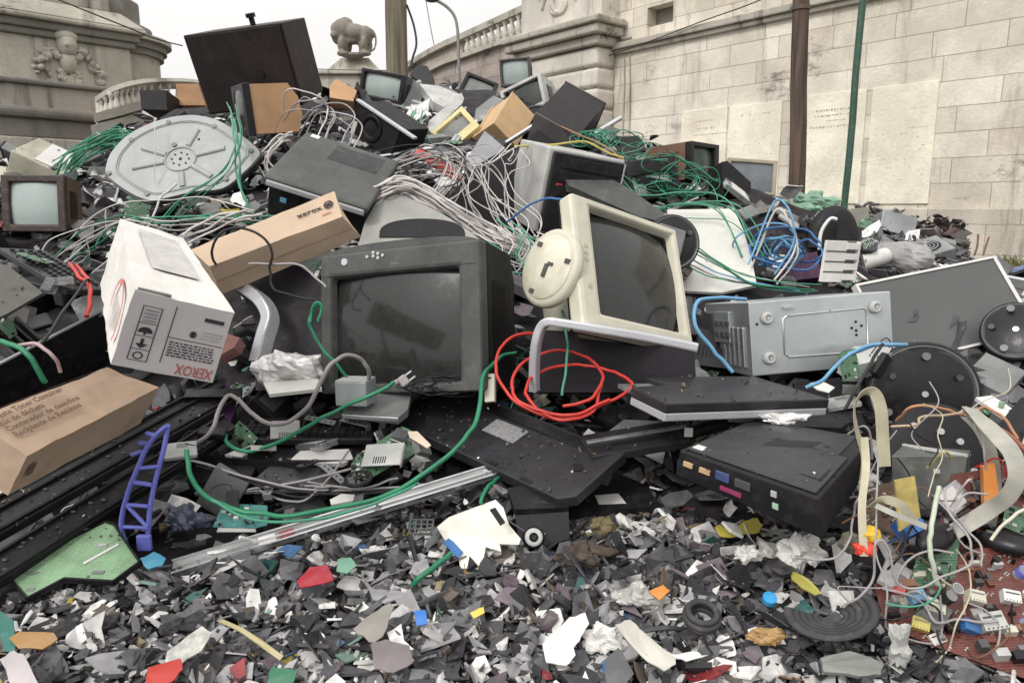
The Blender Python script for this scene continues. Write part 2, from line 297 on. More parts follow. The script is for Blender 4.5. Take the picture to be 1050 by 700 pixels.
POSES = {
 'black_crt': [-0.2279, 2.1339, 0.7231, 0.9202, 0.3906, -0.024, -0.3749, 0.8974, 0.2326, 0.1124, -0.205, 0.9723, 0.4915, 0.4004, 0.3887],
 'beige_crt': [0.2094, 2.1141, 0.804, 0.0663, -0.6114, 0.7885, -0.4782, 0.6741, 0.5629, -0.8758, -0.4144, -0.2476, 0.3688, 0.3808, 0.4142],
 'swivel': [0.1053, 2.2006, 0.8834, 0.5795, 0.7392, 0.343, -0.8021, 0.5919, 0.0794, -0.1443, -0.3211, 0.936, 0.238, 0.03, 0.2395],
 'steel_case': [0.8748, 2.2837, 0.677, 0.9915, -0.1039, -0.0782, 0.1131, 0.9858, 0.1244, 0.0642, -0.1321, 0.9892, 0.4296, 0.3416, 0.2112],
 'lcd_panel': [1.4252, 2.4344, 0.7264, 0.9574, -0.1236, -0.2609, 0.2462, 0.8218, 0.5139, 0.1509, -0.5562, 0.8172, 0.5606, 0.03, 0.2908],
 'disc_a': [1.1321, 1.9916, 0.5515, 0.9916, 0.1291, -0.0014, -0.1269, 0.9772, 0.1703, 0.0234, -0.1687, 0.9854, 0.305, 0.03, 0.2882],
 'disc_b': [1.6925, 2.4716, 0.6511, 0.827, 0.5027, 0.2519, -0.5531, 0.6469, 0.5249, 0.101, -0.5734, 0.813, 0.2115, 0.03, 0.2209],
 'disc_c': [0.5458, 2.5346, 0.9426, 0.9828, -0.1823, -0.0291, 0.1844, 0.9613, 0.2047, -0.0094, -0.2065, 0.9784, 0.1909, 0.025, 0.1908],
 'slab_laptop': [-0.0222, 1.8254, 0.4707, 0.7304, 0.6699, -0.1334, -0.674, 0.6753, -0.2995, -0.1105, 0.3087, 0.9447, 0.6028, 0.219, 0.0294],
 'thick_laptop': [0.5236, 1.8263, 0.5868, 0.8958, -0.4308, 0.1092, 0.4347, 0.9004, -0.0139, -0.0923, 0.06, 0.9939, 0.5169, 0.228, 0.0441],
 'docking': [0.5789, 1.5442, 0.5101, 0.8003, 0.5873, 0.1211, -0.587, 0.8085, -0.0418, -0.1225, -0.0376, 0.9918, 0.2829, 0.441, 0.067],
 'long_carton': [-0.6634, 2.1279, 0.9575, 0.8547, -0.5148, -0.0664, 0.3673, 0.6903, -0.6234, 0.3668, 0.5084, 0.7791, 0.4123, 0.1066, 0.0972],
 'white_carton': [-0.746, 1.5627, 0.8759, 0.7933, -0.4919, 0.3588, 0.5339, 0.8453, -0.0216, -0.2926, 0.2087, 0.9332, 0.1668, 0.5312, 0.1496],
 'brown_carton': [-0.8935, 1.4417, 0.6297, 0.1239, -0.86, 0.495, 0.9908, 0.0802, -0.1088, 0.0538, 0.504, 0.862, 0.3799, 0.1143, 0.0946],
 'chassis': [-1.3857, 2.0736, 0.6261, 0.346, -0.8898, 0.2976, 0.8937, 0.216, -0.3934, 0.2857, 0.4021, 0.8699, 0.4393, 0.1605, 0.2358],
 'big_tv': [-1.3321, 4.0859, 1.7924, 0.9628, 0.2304, -0.1408, -0.2653, 0.9043, -0.3344, 0.0503, 0.3593, 0.9319, 0.565, 0.2685, 0.3958],
 'tan_tv': [-1.182, 3.7499, 1.5272, 0.8607, -0.5056, -0.0601, 0.4978, 0.8604, -0.1087, 0.1067, 0.0637, 0.9923, 0.256, 0.256, 0.2222],
 'beige_box': [-2.785, 4.5404, 1.2764, 0.8348, -0.1404, 0.5324, 0.314, 0.9157, -0.2507, -0.4523, 0.3765, 0.8085, 0.2672, 0.3084, 0.23],
 'wood_tv': [-2.0835, 3.3737, 1.0681, 0.9977, -0.0674, 0.001, 0.0669, 0.9922, 0.1048, -0.0081, -0.1045, 0.9945, 0.2657, 0.1761, 0.2435],
 'grey_case': [-0.6044, 2.5704, 1.1235, 0.9536, 0.1663, 0.2512, -0.023, 0.8716, -0.4897, -0.3004, 0.4612, 0.8349, 0.342, 0.3564, 0.1537],
 'crt_a': [-0.8194, 5.3121, 1.8541, 0.9376, 0.2947, 0.1848, -0.2806, 0.9547, -0.0989, -0.2056, 0.0409, 0.9778, 0.3149, 0.3329, 0.2038],
 'crt_c': [-0.2941, 6.2268, 1.899, 0.9299, -0.1408, 0.3399, -0.0597, 0.854, 0.5169, -0.3631, -0.5009, 0.7857, 0.2695, 0.2986, 0.2689],
 'crt_d': [0.0517, 6.4336, 2.1469, 0.9818, 0.177, -0.0684, -0.1795, 0.9833, -0.0313, 0.0617, 0.043, 0.9972, 0.2481, 0.3186, 0.2142],
 'yellow_crt': [-0.2766, 4.5497, 1.4333, 0.7746, 0.4565, -0.4377, 0.0181, 0.6757, 0.7369, 0.6322, -0.5788, 0.5151, 0.2467, 0.2591, 0.2553],
 'tan_box': [-0.0478, 4.4202, 1.5196, 0.3653, -0.6314, -0.684, 0.6445, 0.7018, -0.3035, 0.6717, -0.33, 0.6633, 0.2876, 0.1998, 0.1858],
 'black_box': [0.2721, 3.9625, 1.4679, 0.4649, -0.2286, -0.8553, 0.6957, 0.6918, 0.1933, 0.5476, -0.6849, 0.4806, 0.3385, 0.2407, 0.2376],
 'server': [0.2035, 2.9892, 1.1275, 0.9426, -0.2784, 0.1846, 0.3018, 0.9465, -0.114, -0.143, 0.1631, 0.9762, 0.3048, 0.3808, 0.3097],
 'grey_monitor': [0.1463, 5.4046, 1.776, 0.8309, 0.5232, -0.1893, -0.4526, 0.8335, 0.3169, 0.3236, -0.1776, 0.9294, 0.3263, 0.2914, 0.2302],
 'brown_tv': [0.9328, 4.2017, 1.295, 0.723, -0.6907, -0.0151, 0.6904, 0.7216, 0.0516, -0.0247, -0.0477, 0.9986, 0.2683, 0.3028, 0.1966],
 'green_tv': [0.642, 3.8463, 1.1742, 0.9054, -0.3597, -0.2256, 0.3934, 0.9106, 0.127, 0.1597, -0.2037, 0.9659, 0.2902, 0.2778, 0.1993],
 'frame_monitor': [1.498, 4.8209, 1.2215, 0.9847, 0.1167, 0.1296, -0.1549, 0.9264, 0.3431, -0.0801, -0.358, 0.9303, 0.3054, 0.05, 0.2294],
 'bracket': [1.0736, 2.4466, 0.8828, 0.9499, -0.3057, 0.0655, 0.3091, 0.9496, -0.0514, -0.0465, 0.069, 0.9965, 0.1367, 0.02, 0.1341],
 'black_drive': [-0.6606, 4.1329, 1.4732, 0.7723, 0.495, 0.3981, -0.376, 0.8614, -0.3415, -0.5119, 0.1141, 0.8514, 0.3108, 0.25, 0.1677],
 'small_grey_box': [-0.4533, 2.1081, 0.5304, 0.9803, 0.197, -0.0112, -0.1967, 0.9802, 0.0216, 0.0152, -0.0189, 0.9997, 0.0957, 0.0791, 0.0713],
 'steel_can': [0.9183, 1.5559, 0.4697, 0.7958, 0.6053, -0.0198, -0.5963, 0.7888, 0.149, 0.1058, -0.1068, 0.9886, 0.1344, 0.0904, 0.1184],
}
WARP = {
 'docking': [[-0.1438, -0.2186, -0.0202], [-0.1424, -0.2205, 0.036], [-0.1399, 0.2212, -0.0346], [-0.1347, 0.2204, 0.0155], [0.1524, -0.2159, -0.045], [0.134, -0.226, 0.0324], [0.1426, 0.2215, -0.0327], [0.1347, 0.2198, 0.0484]],
 'long_carton': [[-0.1977, -0.0555, -0.047], [-0.1927, -0.0532, 0.054], [-0.21, 0.0546, -0.049], [-0.2195, 0.0569, 0.0462], [0.2226, -0.0603, -0.0476], [0.1866, -0.0529, 0.0411], [0.2112, 0.0519, -0.0477], [0.2095, 0.0557, 0.0519]],
 'white_carton': [[-0.0887, -0.2611, -0.0717], [-0.0845, -0.2653, 0.0726], [-0.0775, 0.2598, -0.0816], [-0.0773, 0.2634, 0.0844], [0.0879, -0.2684, -0.0729], [0.0867, -0.2687, 0.0719], [0.0827, 0.2658, -0.0763], [0.0694, 0.275, 0.0716]],
 'brown_carton': [[-0.1901, -0.0539, -0.0482], [-0.1908, -0.0575, 0.0442], [-0.1899, 0.0575, -0.0471], [-0.189, 0.0544, 0.0508], [0.1906, -0.057, -0.0447], [0.1927, -0.0606, 0.058], [0.189, 0.0585, -0.051], [0.1874, 0.0605, 0.0375]],
 'chassis': [[-0.2234, -0.0792, -0.1234], [-0.217, -0.084, 0.121], [-0.2208, 0.08, -0.1197], [-0.2177, 0.0777, 0.1202], [0.2216, -0.0819, -0.1152], [0.2145, -0.0692, 0.1129], [0.2214, 0.0784, -0.1158], [0.2241, 0.0743, 0.1231]],
 'beige_box': [[-0.1336, -0.153, -0.1124], [-0.1507, -0.1471, 0.1132], [-0.1278, 0.1522, -0.1134], [-0.1096, 0.1445, 0.118], [0.138, -0.1559, -0.1143], [0.1535, -0.1632, 0.1155], [0.1238, 0.1579, -0.1167], [0.1063, 0.1648, 0.1105]],
 'steel_can': [[-0.0686, -0.0464, -0.0647], [-0.0697, -0.0473, 0.0517], [-0.0666, 0.0456, -0.0602], [-0.0627, 0.0487, 0.0622], [0.0612, -0.0496, -0.0546], [0.073, -0.0407, 0.0639], [0.065, 0.0436, -0.0569], [0.0703, 0.0476, 0.0616]],
}
# ------------------------------------------------------------------ world and sun
def world():
    w = bpy.data.worlds.new('World'); SC.world = w; w.use_nodes = True; nt = w.node_tree; N = nt.nodes; L = nt.links
    bg = N['Background']; sky = N.new('ShaderNodeTexSky'); sky.sky_type = 'NISHITA'; sky.sun_disc = False
    sky.sun_elevation = math.radians(44); sky.sun_rotation = math.radians(SUNROT); sky.air_density = 1; sky.dust_density = 4; sky.ozone_density = 1
    hs = N.new('ShaderNodeHueSaturation'); hs.inputs['Saturation'].default_value = .06; L.new(sky.outputs[0], hs.inputs['Color'])
    mx = N.new('ShaderNodeMix'); mx.data_type = 'RGBA'; mx.inputs[0].default_value = .72; mx.inputs[7].default_value = (8.0, 7.88, 7.78, 1)
    tc = N.new('ShaderNodeTexCoord'); ns = N.new('ShaderNodeTexNoise'); ns.inputs['Scale'].default_value = 2.2; ns.inputs['Detail'].default_value = 4
    L.new(tc.outputs['Generated'], ns.inputs['Vector'])
    mr = N.new('ShaderNodeMapRange'); mr.inputs[1].default_value = .3; mr.inputs[2].default_value = .7; mr.inputs[3].default_value = .95; mr.inputs[4].default_value = 1.05
    L.new(ns.outputs[0], mr.inputs[0])
    L.new(hs.outputs[0], mx.inputs[6])
    sc = N.new('ShaderNodeVectorMath'); sc.operation = 'SCALE'; L.new(mx.outputs[2], sc.inputs[0]); L.new(mr.outputs[0], sc.inputs['Scale'])
    sx = N.new('ShaderNodeSeparateXYZ'); L.new(tc.outputs['Generated'], sx.inputs[0])     # overcast sky: zenith brighter than horizon
    gr = N.new('ShaderNodeMapRange'); gr.inputs[1].default_value = 0; gr.inputs[2].default_value = 1; gr.inputs[3].default_value = .87; gr.inputs[4].default_value = 1.6; L.new(sx.outputs[2], gr.inputs[0])
    s2 = N.new('ShaderNodeVectorMath'); s2.operation = 'SCALE'; L.new(sc.outputs[0], s2.inputs[0]); L.new(gr.outputs[0], s2.inputs['Scale'])
    L.new(s2.outputs[0], bg.inputs['Color']); bg.inputs['Strength'].default_value = .14
    sl = bpy.data.lights.new('sun', 'SUN'); sl.energy = 1.3; sl.angle = math.radians(14); sl.color = (1, .965, .93)
    so = bpy.data.objects.new('sun', sl); COL.objects.link(so)
    d = Vector((math.sin(math.radians(SUNROT)) * math.cos(math.radians(44)), math.cos(math.radians(SUNROT)) * math.cos(math.radians(44)), math.sin(math.radians(44))))
    so.rotation_euler = d.to_track_quat('Z', 'Y').to_euler()
SUNROT = 217.0
world()
SC.view_settings.view_transform = 'Standard'; SC.view_settings.look = 'None'; SC.view_settings.exposure = 0.03; SC.view_settings.gamma = 1
# ------------------------------------------------------------------ stone
def stone(name, col, brick=None, grime=.5, moss=.0, streak=True):
    m = bpy.data.materials.new(name); m.use_nodes = True; nt = m.node_tree; N = nt.nodes; L = nt.links; b = N['Principled BSDF']
    b.inputs['Roughness'].default_value = .88
    tc = N.new('ShaderNodeTexCoord')
    def mixc(fac, a, bb, mode='MIX'):
        x = N.new('ShaderNodeMix'); x.data_type = 'RGBA'; x.blend_type = mode
        for s_, v in ((0, fac), (6, a), (7, bb)):
            if hasattr(v, 'links'): L.new(v, x.inputs[s_])
            else: x.inputs[s_].default_value = v if s_ == 0 else (*v, 1)
        return x.outputs[2]
    def nz(scale, det=5, stretch=None, rough=.6, lo=.4, hi=.6, o0=0, o1=1):
        n = N.new('ShaderNodeTexNoise'); n.inputs['Scale'].default_value = scale; n.inputs['Detail'].default_value = det; n.inputs['Roughness'].default_value = rough
        mp = N.new('ShaderNodeMapping'); L.new(tc.outputs['Object'], mp.inputs[0])
        if stretch: mp.inputs['Scale'].default_value = stretch
        mp.inputs['Location'].default_value = (scale * 1.7, .3, scale)
        L.new(mp.outputs[0], n.inputs['Vector'])
        r = N.new('ShaderNodeMapRange'); r.inputs[1].default_value = lo; r.inputs[2].default_value = hi; r.inputs[3].default_value = o0; r.inputs[4].default_value = o1
        L.new(n.outputs[0], r.inputs[0]); return r.outputs[0]
    c = mixc(nz(1.3, 4), tuple(x * .86 for x in col), tuple(min(1, x * 1.1) for x in col))
    c = mixc(nz(28, 6, None, .75, .35, .75, 0, .45), c, tuple(x * .62 for x in col))
    hgt = None
    if brick:
        bw, bh = brick
        mp = N.new('ShaderNodeMapping'); mp.inputs['Rotation'].default_value = (PI / 2, 0, 0); L.new(tc.outputs['Object'], mp.inputs[0])
        br = N.new('ShaderNodeTexBrick'); br.inputs['Scale'].default_value = 1; br.inputs['Brick Width'].default_value = bw; br.inputs['Row Height'].default_value = bh
        br.inputs['Mortar Size'].default_value = .008; br.inputs['Mortar Smooth'].default_value = .3; br.offset = .43; br.squash = 1.25; br.squash_frequency = 3
        br.inputs['Color1'].default_value = (1, 1, 1, 1); br.inputs['Color2'].default_value = (.78, .75, .72, 1); br.inputs['Mortar'].default_value = (.44, .40, .36, 1)
        # slightly wavering joints
        nw = N.new('ShaderNodeTexNoise'); nw.inputs['Scale'].default_value = 3; L.new(tc.outputs['Object'], nw.inputs['Vector'])
        va = N.new('ShaderNodeVectorMath'); va.operation = 'SCALE'; va.inputs['Scale'].default_value = .016; L.new(nw.outputs['Color'], va.inputs[0])
        vb = N.new('ShaderNodeVectorMath'); L.new(mp.outputs[0], vb.inputs[0]); L.new(va.outputs[0], vb.inputs[1])
        L.new(vb.outputs[0], br.inputs['Vector'])
        c = mixc(.85, c, br.outputs['Color'], 'MULTIPLY'); hgt = br.outputs['Fac']
    if streak: c = mixc(nz(1.6, 7, (2.6, 1, .32), .7, .54, .74, 0, grime), c, (.13, .115, .10))
    c = mixc(nz(.8, 9, (.8, 1, 1.5), .78, .57, .68, 0, grime * 1.4), c, (.07, .062, .055))
    c = mixc(nz(.9, 5, None, .6, .55, .8, 0, .35), c, (.50, .36, .30))
    if moss: c = mixc(nz(2.1, 8, None, .7, .5, .66, 0, moss), c, (.12, .13, .04))
    L.new(c, b.inputs['Base Color'])
    bp = N.new('ShaderNodeBump'); bp.inputs['Strength'].default_value = .35; bp.inputs['Distance'].default_value = .006
    if hgt is not None:
        inv = N.new('ShaderNodeMath'); inv.operation = 'MULTIPLY_ADD'; inv.inputs[1].default_value = -3.0; L.new(hgt, inv.inputs[0]); L.new(nz(20, 6), inv.inputs[2]); L.new(inv.outputs[0], bp.inputs['Height'])
    else: L.new(nz(20, 6), bp.inputs['Height'])
    L.new(bp.outputs[0], b.inputs['Normal']); return m
LIME = stone('limestone_blocks', (.82, .765, .655), (.95, .353), .62)
LIMEP = stone('limestone_plain', (.66, .62, .545), None, .6)
MARB = stone('cream_marble', (.89, .84, .685), None, .15, streak=False)
PLINTH = stone('plinth_stone', (.70, .65, .56), (.95, .42), .8, .2)
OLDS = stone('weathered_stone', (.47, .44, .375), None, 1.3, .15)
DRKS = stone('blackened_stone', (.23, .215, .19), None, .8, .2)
PINKS = stone('pinkish_stone', (.44, .38, .34), (.6, .3), .6)
# ------------------------------------------------------------------ ground
g = G().add([(-400, -60, 0), (400, -60, 0), (400, 800, 0), (-400, 800, 0)], [(0, 1, 2, 3)])
g.build('ground', mat('asphalt', (.055, .053, .05), .9, scale=1.5, var=.3), kind='structure', recalc=False)
# ------------------------------------------------------------------ right wall (own frame: x along the wall to the right, y into it)
W0 = P(1050, HOR, 10); W0.z = 0
WX = Vector((.6357, -.772, 0)).normalized(); WY = Vector((0, 0, 1)).cross(WX); WM = M3(W0, WX, WY, (0, 0, 1)); WI = WM.inverted()
def onplane(inv, mxy, o, px, py, off):
    dr = P(px, py, 1) - CAM; oo = o + mxy * off; t = (oo - CAM).dot(mxy) / dr.dot(mxy); q = inv @ (CAM + dr * t); return q.x, q.z
def WP(px, py, off=0): return onplane(WI, WY, W0, px, py, off)
def wbox(g, x0, x1, y0, y1, z0, z1, mi=0): g.box(((x0 + x1) / 2, (y0 + y1) / 2, (z0 + z1) / 2), (abs(x1 - x0), abs(y1 - y0), abs(z1 - z0)), mi)
xl = WP(613, 60)[0]; xr = 9.0; zs = WP(740, 22)[1]; zb = WP(1000, 213)[1]
wall = thing('retaining_wall', 'tall pale limestone block wall with carved cornice rising behind the scrap heap', 'wall', WM)
g = G(); wbox(g, xl - 1, xr, 0, .8, zb, zs - .12); g.build('wall_face', LIME, wall)
g = G(); wbox(g, xl, xr, -.05, .8, -.5, zb - .004); g.build('plinth', PLINTH, wall, bevel=.02)
g = G(); wbox(g, xl - .1, xr, -.16, .8, zs - .117, zs); wbox(g, xl - .1, xr, -.09, .8, zs - .20, zs - .12 + .001); g.build('string_course', OLDS, wall, bevel=.02)
(nx0, nz1), (nx1, nz0) = WP(663, 8), WP(689, 22); nz1 = max(nz1, nz0 + .3)
g = G(); zt = zs + 2.2
wbox(g, xl - 1, nx0, .03, .8, zs + .003, zt); wbox(g, nx1, xr, .03, .8, zs + .003, zt); wbox(g, nx0, nx1, .03, .8, zs + .003, nz0); wbox(g, nx0, nx1, .03, .8, nz1, zt)
g.build('parapet', LIME, wall)
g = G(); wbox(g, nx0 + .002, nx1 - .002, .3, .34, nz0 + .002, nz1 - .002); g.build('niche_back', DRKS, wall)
# pilaster with cushion blocks, projecting
po = -.55; px0 = WP(540, 60, po)[0]; px1 = WP(612, 60, po)[0]; zc = WP(612, 46, po)[1]
hh = .40; z = zc; k = 0
while z > -.3:
    g = G(); wbox(g, px0, px1, po, -.003, z - hh + .02, z - .02); g.build('cushion_block', LIMEP, wall, bevel=.07, seg=3); z -= hh; k += 1
g = G(); wbox(g, px0 + .06, px1 - .06, po + .09, -.002, -.5, zc + .01); g.build('pilaster_core', OLDS, wall)
g = G(); wbox(g, px0 - .35, px1 + .10, po - .10, -.004, zc, zc + .18); wbox(g, px0 - .5, px1 + .22, po - .24, -.004, zc + .183, zc + .36); wbox(g, px0 - .55, px1 + .3, po - .32, -.004, zc + .363, zc + .50)
g.build('cornice', OLDS, wall, bevel=.04, seg=3)
g = G(); wbox(g, px0 - .25, px1 + .05, po + .05, .4, zc + .503, zc + 2.6); g.build('pedestal_block', LIMEP, wall, bevel=.02)
g = G(); cxr, czr = (px0 + px1) / 2 - .1, zc + 1.0
for sgn in (-1, 1):
    g.tube([(cxr + sgn * (.1 + .42 * math.cos(a) * (1 - a / 9)), po + .03, czr + .38 * math.sin(a) * (1 - a / 9)) for a in [i * .6 for i in range(12)]], .045, 8)
g.tube([(cxr - .7, po + .03, czr + .3), (cxr - .3, po + .02, czr + .42), (cxr, po + .03, czr + .33), (cxr + .4, po + .02, czr + .45), (cxr + .7, po + .03, czr + .3)], .05, 8)
g.build('scroll_relief', LIMEP, wall)
# small holes / hooks of the wall
# plaques with worn inscriptions
def plaque(x0, x1, yt, yb, lab, lines):
    a = WP(x0, yt[0]); c = WP(x1, yt[1]); bz = WP((x0 + x1) / 2, yb)[1]; zt_ = (a[1] + c[1]) / 2
    g = G(); wbox(g, a[0], c[0], -.03, -.002, bz, zt_)
    t = thing('inscribed_plaque', lab, 'plaque', WM, 'marble plaques fixed along the block wall', None)
    g.build('slab', MARB, t, bevel=.006)
    w = c[0] - a[0]; h = zt_ - bz; g = G(); rnd = random.Random(int(x0))
    for (u0, u1, v, sz, dens) in lines:
        u = u0
        while u < u1:
            l = rnd.uniform(.012, .05)
            if rnd.random() < dens: wbox(g, a[0] + u * w, a[0] + min(u + l, u1) * w - .006, -.0315, -.0302, zt_ - v * h - sz * h * rnd.uniform(.6, 1), zt_ - v * h)
            u += l + rnd.uniform(.006, .02)
    g.build('inscription', INSC, t)
INSC = mat('worn_lettering', (.42, .38, .29), .9, bump=0, dust=.6, dcol=(.75, .69, .52), scale=4)
faint = [(.1, .9, .3 + .035 * i, .006, .12) for i in range(16)]
plaque(700, 747, (114, 110), 206, 'cream marble plaque farthest left along the wall, half hidden behind the brown television', [(.3, .7, .12, .02, .9), (.35, .75, .2, .02, .9), (.3, 1, .27, .015, .9)] + faint)
plaque(749, 803, (110, 103), 207, 'cream marble plaque just left of the brown wooden pole', [(.2, .8, .1, .012, .5)] + faint)
plaque(829, 890, (99, 91), 209, 'cream marble plaque crossed by the green pole, with dark worn heading', [(.1, .85, .14, .022, .98), (.15, .85, .19, .018, .98), (.35, .7, .24, .015, .95), (.08, .85, .29, .02, .98)] + [(.1, .85, .42 + .035 * i, .006, .14) for i in range(12)])
plaque(896, 964, (90, 83), 209, 'large cream marble plaque right of the green pole', [(.62, .9, .2, .008, 1), (.5, .6, .40, .02, 1), (.6, .9, .36, .008, 1)] + [(.1, .45, .4, .01, .4)] + faint)
# conduits and thin wires on the wall
def wtube(pts, r, m, name, lab, cat, off=-.03):
    g = G().tube([(WP(x, y, off)[0], off, WP(x, y, off)[1]) for x, y in pts], r, 6, sub=3); o = g.build(name, m, None, WM); return tag(o, lab, cat)
wtube([(640, 42), (640, 90), (638, 150)], .012, OLDS, 'wall_conduit', 'left of two thin vertical conduits running down the wall', 'conduit')
wtube([(645, 42), (646, 90), (645, 150)], .012, OLDS, 'wall_conduit', 'right of two thin vertical conduits running down the wall', 'conduit')
wtube([(616, 60), (660, 45), (720, 22), (760, 8), (800, -8)], .01, BCB, 'wall_cable', 'thin black cable strung along the wall under the cornice', 'cable', -.2)
wtube([(637, 40), (647, 40)], .04, DRKS, 'junction_box', 'small dark box at the top of the wall conduits', 'box', -.05)
# ------------------------------------------------------------------ ramp wall with balustrade going away
rp = [(560, 1, 33, 16.3), (520, 19, 43, 17.4), (480, 37, 57, 18.8), (455, 48, 66, 19.8), (430, 62, 80, 20.8), (412, 76, 92, 21.6), (396, 92, 106, 22.4)]
top = [P(a, b, d) for a, b, c, d in rp]; bot = [P(a, c, d) for a, b, c, d in rp]
ramp = thing('balustrade', 'stone balustrade on a ramp wall sloping down behind the pile', 'balustrade')
tp = smooth(top, 5); bt = smooth(bot, 5)
g = G()
for q, (th_, w_) in ((tp, (.10, .22)), (bt, (.08, .2))): g.tube(q, .1, 4, flat=(th_, w_), sub=1)
g.build('handrail', OLDS, ramp)
away = Vector((.35, .94, 0))
g = G()
for i in range(len(bt) - 1):
    a, b = bt[i] - Vector((0, 0, .05)), bt[i + 1] - Vector((0, 0, .05)); c = []
    for q in (b, a):
        for yy in (0, .6):
            for zz in (0, 1): c.append(q + away * yy if zz else Vector((q.x + away.x * yy, q.y + away.y * yy, -.3)))
    g.hexa(c)
g.build('ramp_wall', PINKS, ramp)
g = G()
for i in range(11, len(bt) - 1):
    a, b = bt[i], bt[i + 1]; ta, tb = tp[i], tp[i + 1]; c = []
    for q, r in ((b, tb), (a, ta)):
        for yy in (0, .2): c += [q + away * yy, Vector((r.x + away.x * yy, r.y + away.y * yy, r.z))]
    g.hexa(c)
g.build('solid_parapet', PINKS, ramp)
bal = [(.10, 0), (.10, .06), (.05, .10), (.10, .26), (.11, .36), (.07, .55), (.045, .72), (.08, .80), (.09, .88), (.09, 1)]
for i in range(13):
    t = (i + .5) / 13 * 10.5; k = int(t); f = t - k; a = bt[k].lerp(bt[k + 1], f); b = tp[k].lerp(tp[k + 1], f)
    g = G().lathe([(r * .95, h * (b.z - a.z)) for r, h in bal], 10, axis='z'); g.build('baluster', LIMEP, ramp, Matrix.Translation(a + away * .02))
# ------------------------------------------------------------------ left monument
Q0 = P(0, HOR, 8); Q0.z = 0
QX = Vector((.697, .717, 0)).normalized(); QY = Vector((0, 0, 1)).cross(QX); QM = M3(Q0, QX, QY, (0, 0, 1)); QI = QM.inverted()
def QP(px, py, off=0): return onplane(QI, QY, Q0, px, py, off)
mon = thing('monument', 'weathered stone monument base with cherub relief at the upper left', 'monument', QM)
x0 = QP(2, 60)[0]; x1 = QP(128, 60)[0]; zz = lambda y: QP(65, y)[1]
cxm, cym, rm = x1 + .02, .70, .56
def ring(name, ya, yb, off, m, bev=.015, xo0=0, drum=True):
    g = G(); wbox(g, x0 - off + xo0, x1 + off, -off, 3, zz(yb), zz(ya) - .003)
    if drum: g.cyl((cxm, cym, zz(yb) + .001), (cxm, cym, zz(ya) - .004), rm + off, n=40)
    g.build(name, m, mon, bevel=bev)
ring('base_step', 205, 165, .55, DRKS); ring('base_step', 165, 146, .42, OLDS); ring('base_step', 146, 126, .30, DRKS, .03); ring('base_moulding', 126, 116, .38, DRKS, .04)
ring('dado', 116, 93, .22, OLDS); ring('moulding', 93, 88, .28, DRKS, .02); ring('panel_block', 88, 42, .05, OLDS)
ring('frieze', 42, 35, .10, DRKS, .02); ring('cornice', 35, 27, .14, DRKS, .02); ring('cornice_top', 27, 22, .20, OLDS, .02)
g = G()
a = (x0 - .2, x1 + .2); zA, zB = zz(22), zz(4)
g.hexa([(a[0], -.2, zA), (a[0] + .06, .0, zB), (a[0], 3, zA), (a[0] + .06, 2.8, zB), (a[1], -.2, zA), (a[1] - .2, .0, zB), (a[1], 3, zA), (a[1] - .2, 2.8, zB)])
wbox(g, a[0] + .1, a[1] - .3, .05, 2.4, zB + .003, zB + 1.2); g.build('upper_plinth', OLDS, mon, bevel=.02)
g = G(); rnd = random.Random(3)
for zc_, r_, h_ in ((zz(22) + .08, .55, .16), (zz(22) + .3, .42, .3)): g.cyl((cxm, cym, zc_ - h_ / 2), (cxm, cym, zc_ + h_ / 2), r_, n=30)
for i in range(26):
    t = i / 26; g.sph((cxm - .15 + rnd.uniform(-.28, .28) * (1 - t * .4), cym + rnd.uniform(-.3, .1) - .15, zz(22) + .1 + t * 1.1), (rnd.uniform(.08, .2), rnd.uniform(.08, .16), rnd.uniform(.1, .26)), n=7)
o = g.build('figure_group', DRKS, mon); rmod = o.modifiers.new('r', 'REMESH'); rmod.mode = 'VOXEL'; rmod.voxel_size = .035; rmod.use_smooth_shade = True
g = G(); cx_, cz_ = QP(66, 48)
g.sph((cx_, -.09, cz_), (.10, .11, .13), n=12); g.sph((cx_ - .03, -.19, cz_ - .01), .025, n=6); g.sph((cx_, -.08, cz_ + .09), (.12, .1, .07), n=8)
g.sph((cx_, -.08, cz_ - .17), (.085, .08, .13), n=8)
for i in range(60):
    sd = rnd.choice((-1, 1)); t = rnd.random()
    g.sph((cx_ + sd * (.08 + .26 * t), -.07 + rnd.uniform(-.02, .02), cz_ - .10 - .16 * t * rnd.random() + .08 * math.sin(t * 5) - .05 * rnd.random()), (rnd.uniform(.02, .06), .045, rnd.uniform(.02, .05)), n=5)
for i in range(24): g.sph((cx_ + rnd.gauss(0, .09), -.06, cz_ - .27 - .12 * rnd.random()), (rnd.uniform(.02, .05), .04, rnd.uniform(.03, .07)), n=5)
g.build('cherub_relief', OLDS, mon)
# curved balustrade beside it
cb = thing('balustrade', 'short curved stone balustrade wrapping the foot of the monument', 'balustrade')
arc = [(104, 103, 122, 7.6), (118, 94, 118, 7.5), (135, 89, 113, 7.7), (155, 86.5, 110, 8.1), (184, 86, 109, 8.7), (206, 88, 110, 9.4)]
ta = smooth([P(a, b, d) for a, b, c, d in arc], 6); ba = smooth([P(a, c, d) for a, b, c, d in arc], 6)
g = G().tube(ta, .05, 4, flat=(.035, .09), sub=1); g.build('handrail', OLDS, cb)
g = G().tube(ba, .05, 4, flat=(.06, .11), sub=1); g.tube([p - Vector((0, 0, .16)) for p in ba], .05, 4, flat=(.12, .16), sub=1); g.build('base_kerb', DRKS, cb)
g = G()
for i in range(len(ba) - 1):
    c = []
    for q in (ba[i], ba[i + 1]):
        for yy in (0, .5): c += [Vector((q.x, q.y + yy, -.1)), Vector((q.x, q.y + yy, q.z - .2))]
    g.hexa(c)
g.build('foot_wall', OLDS, cb)
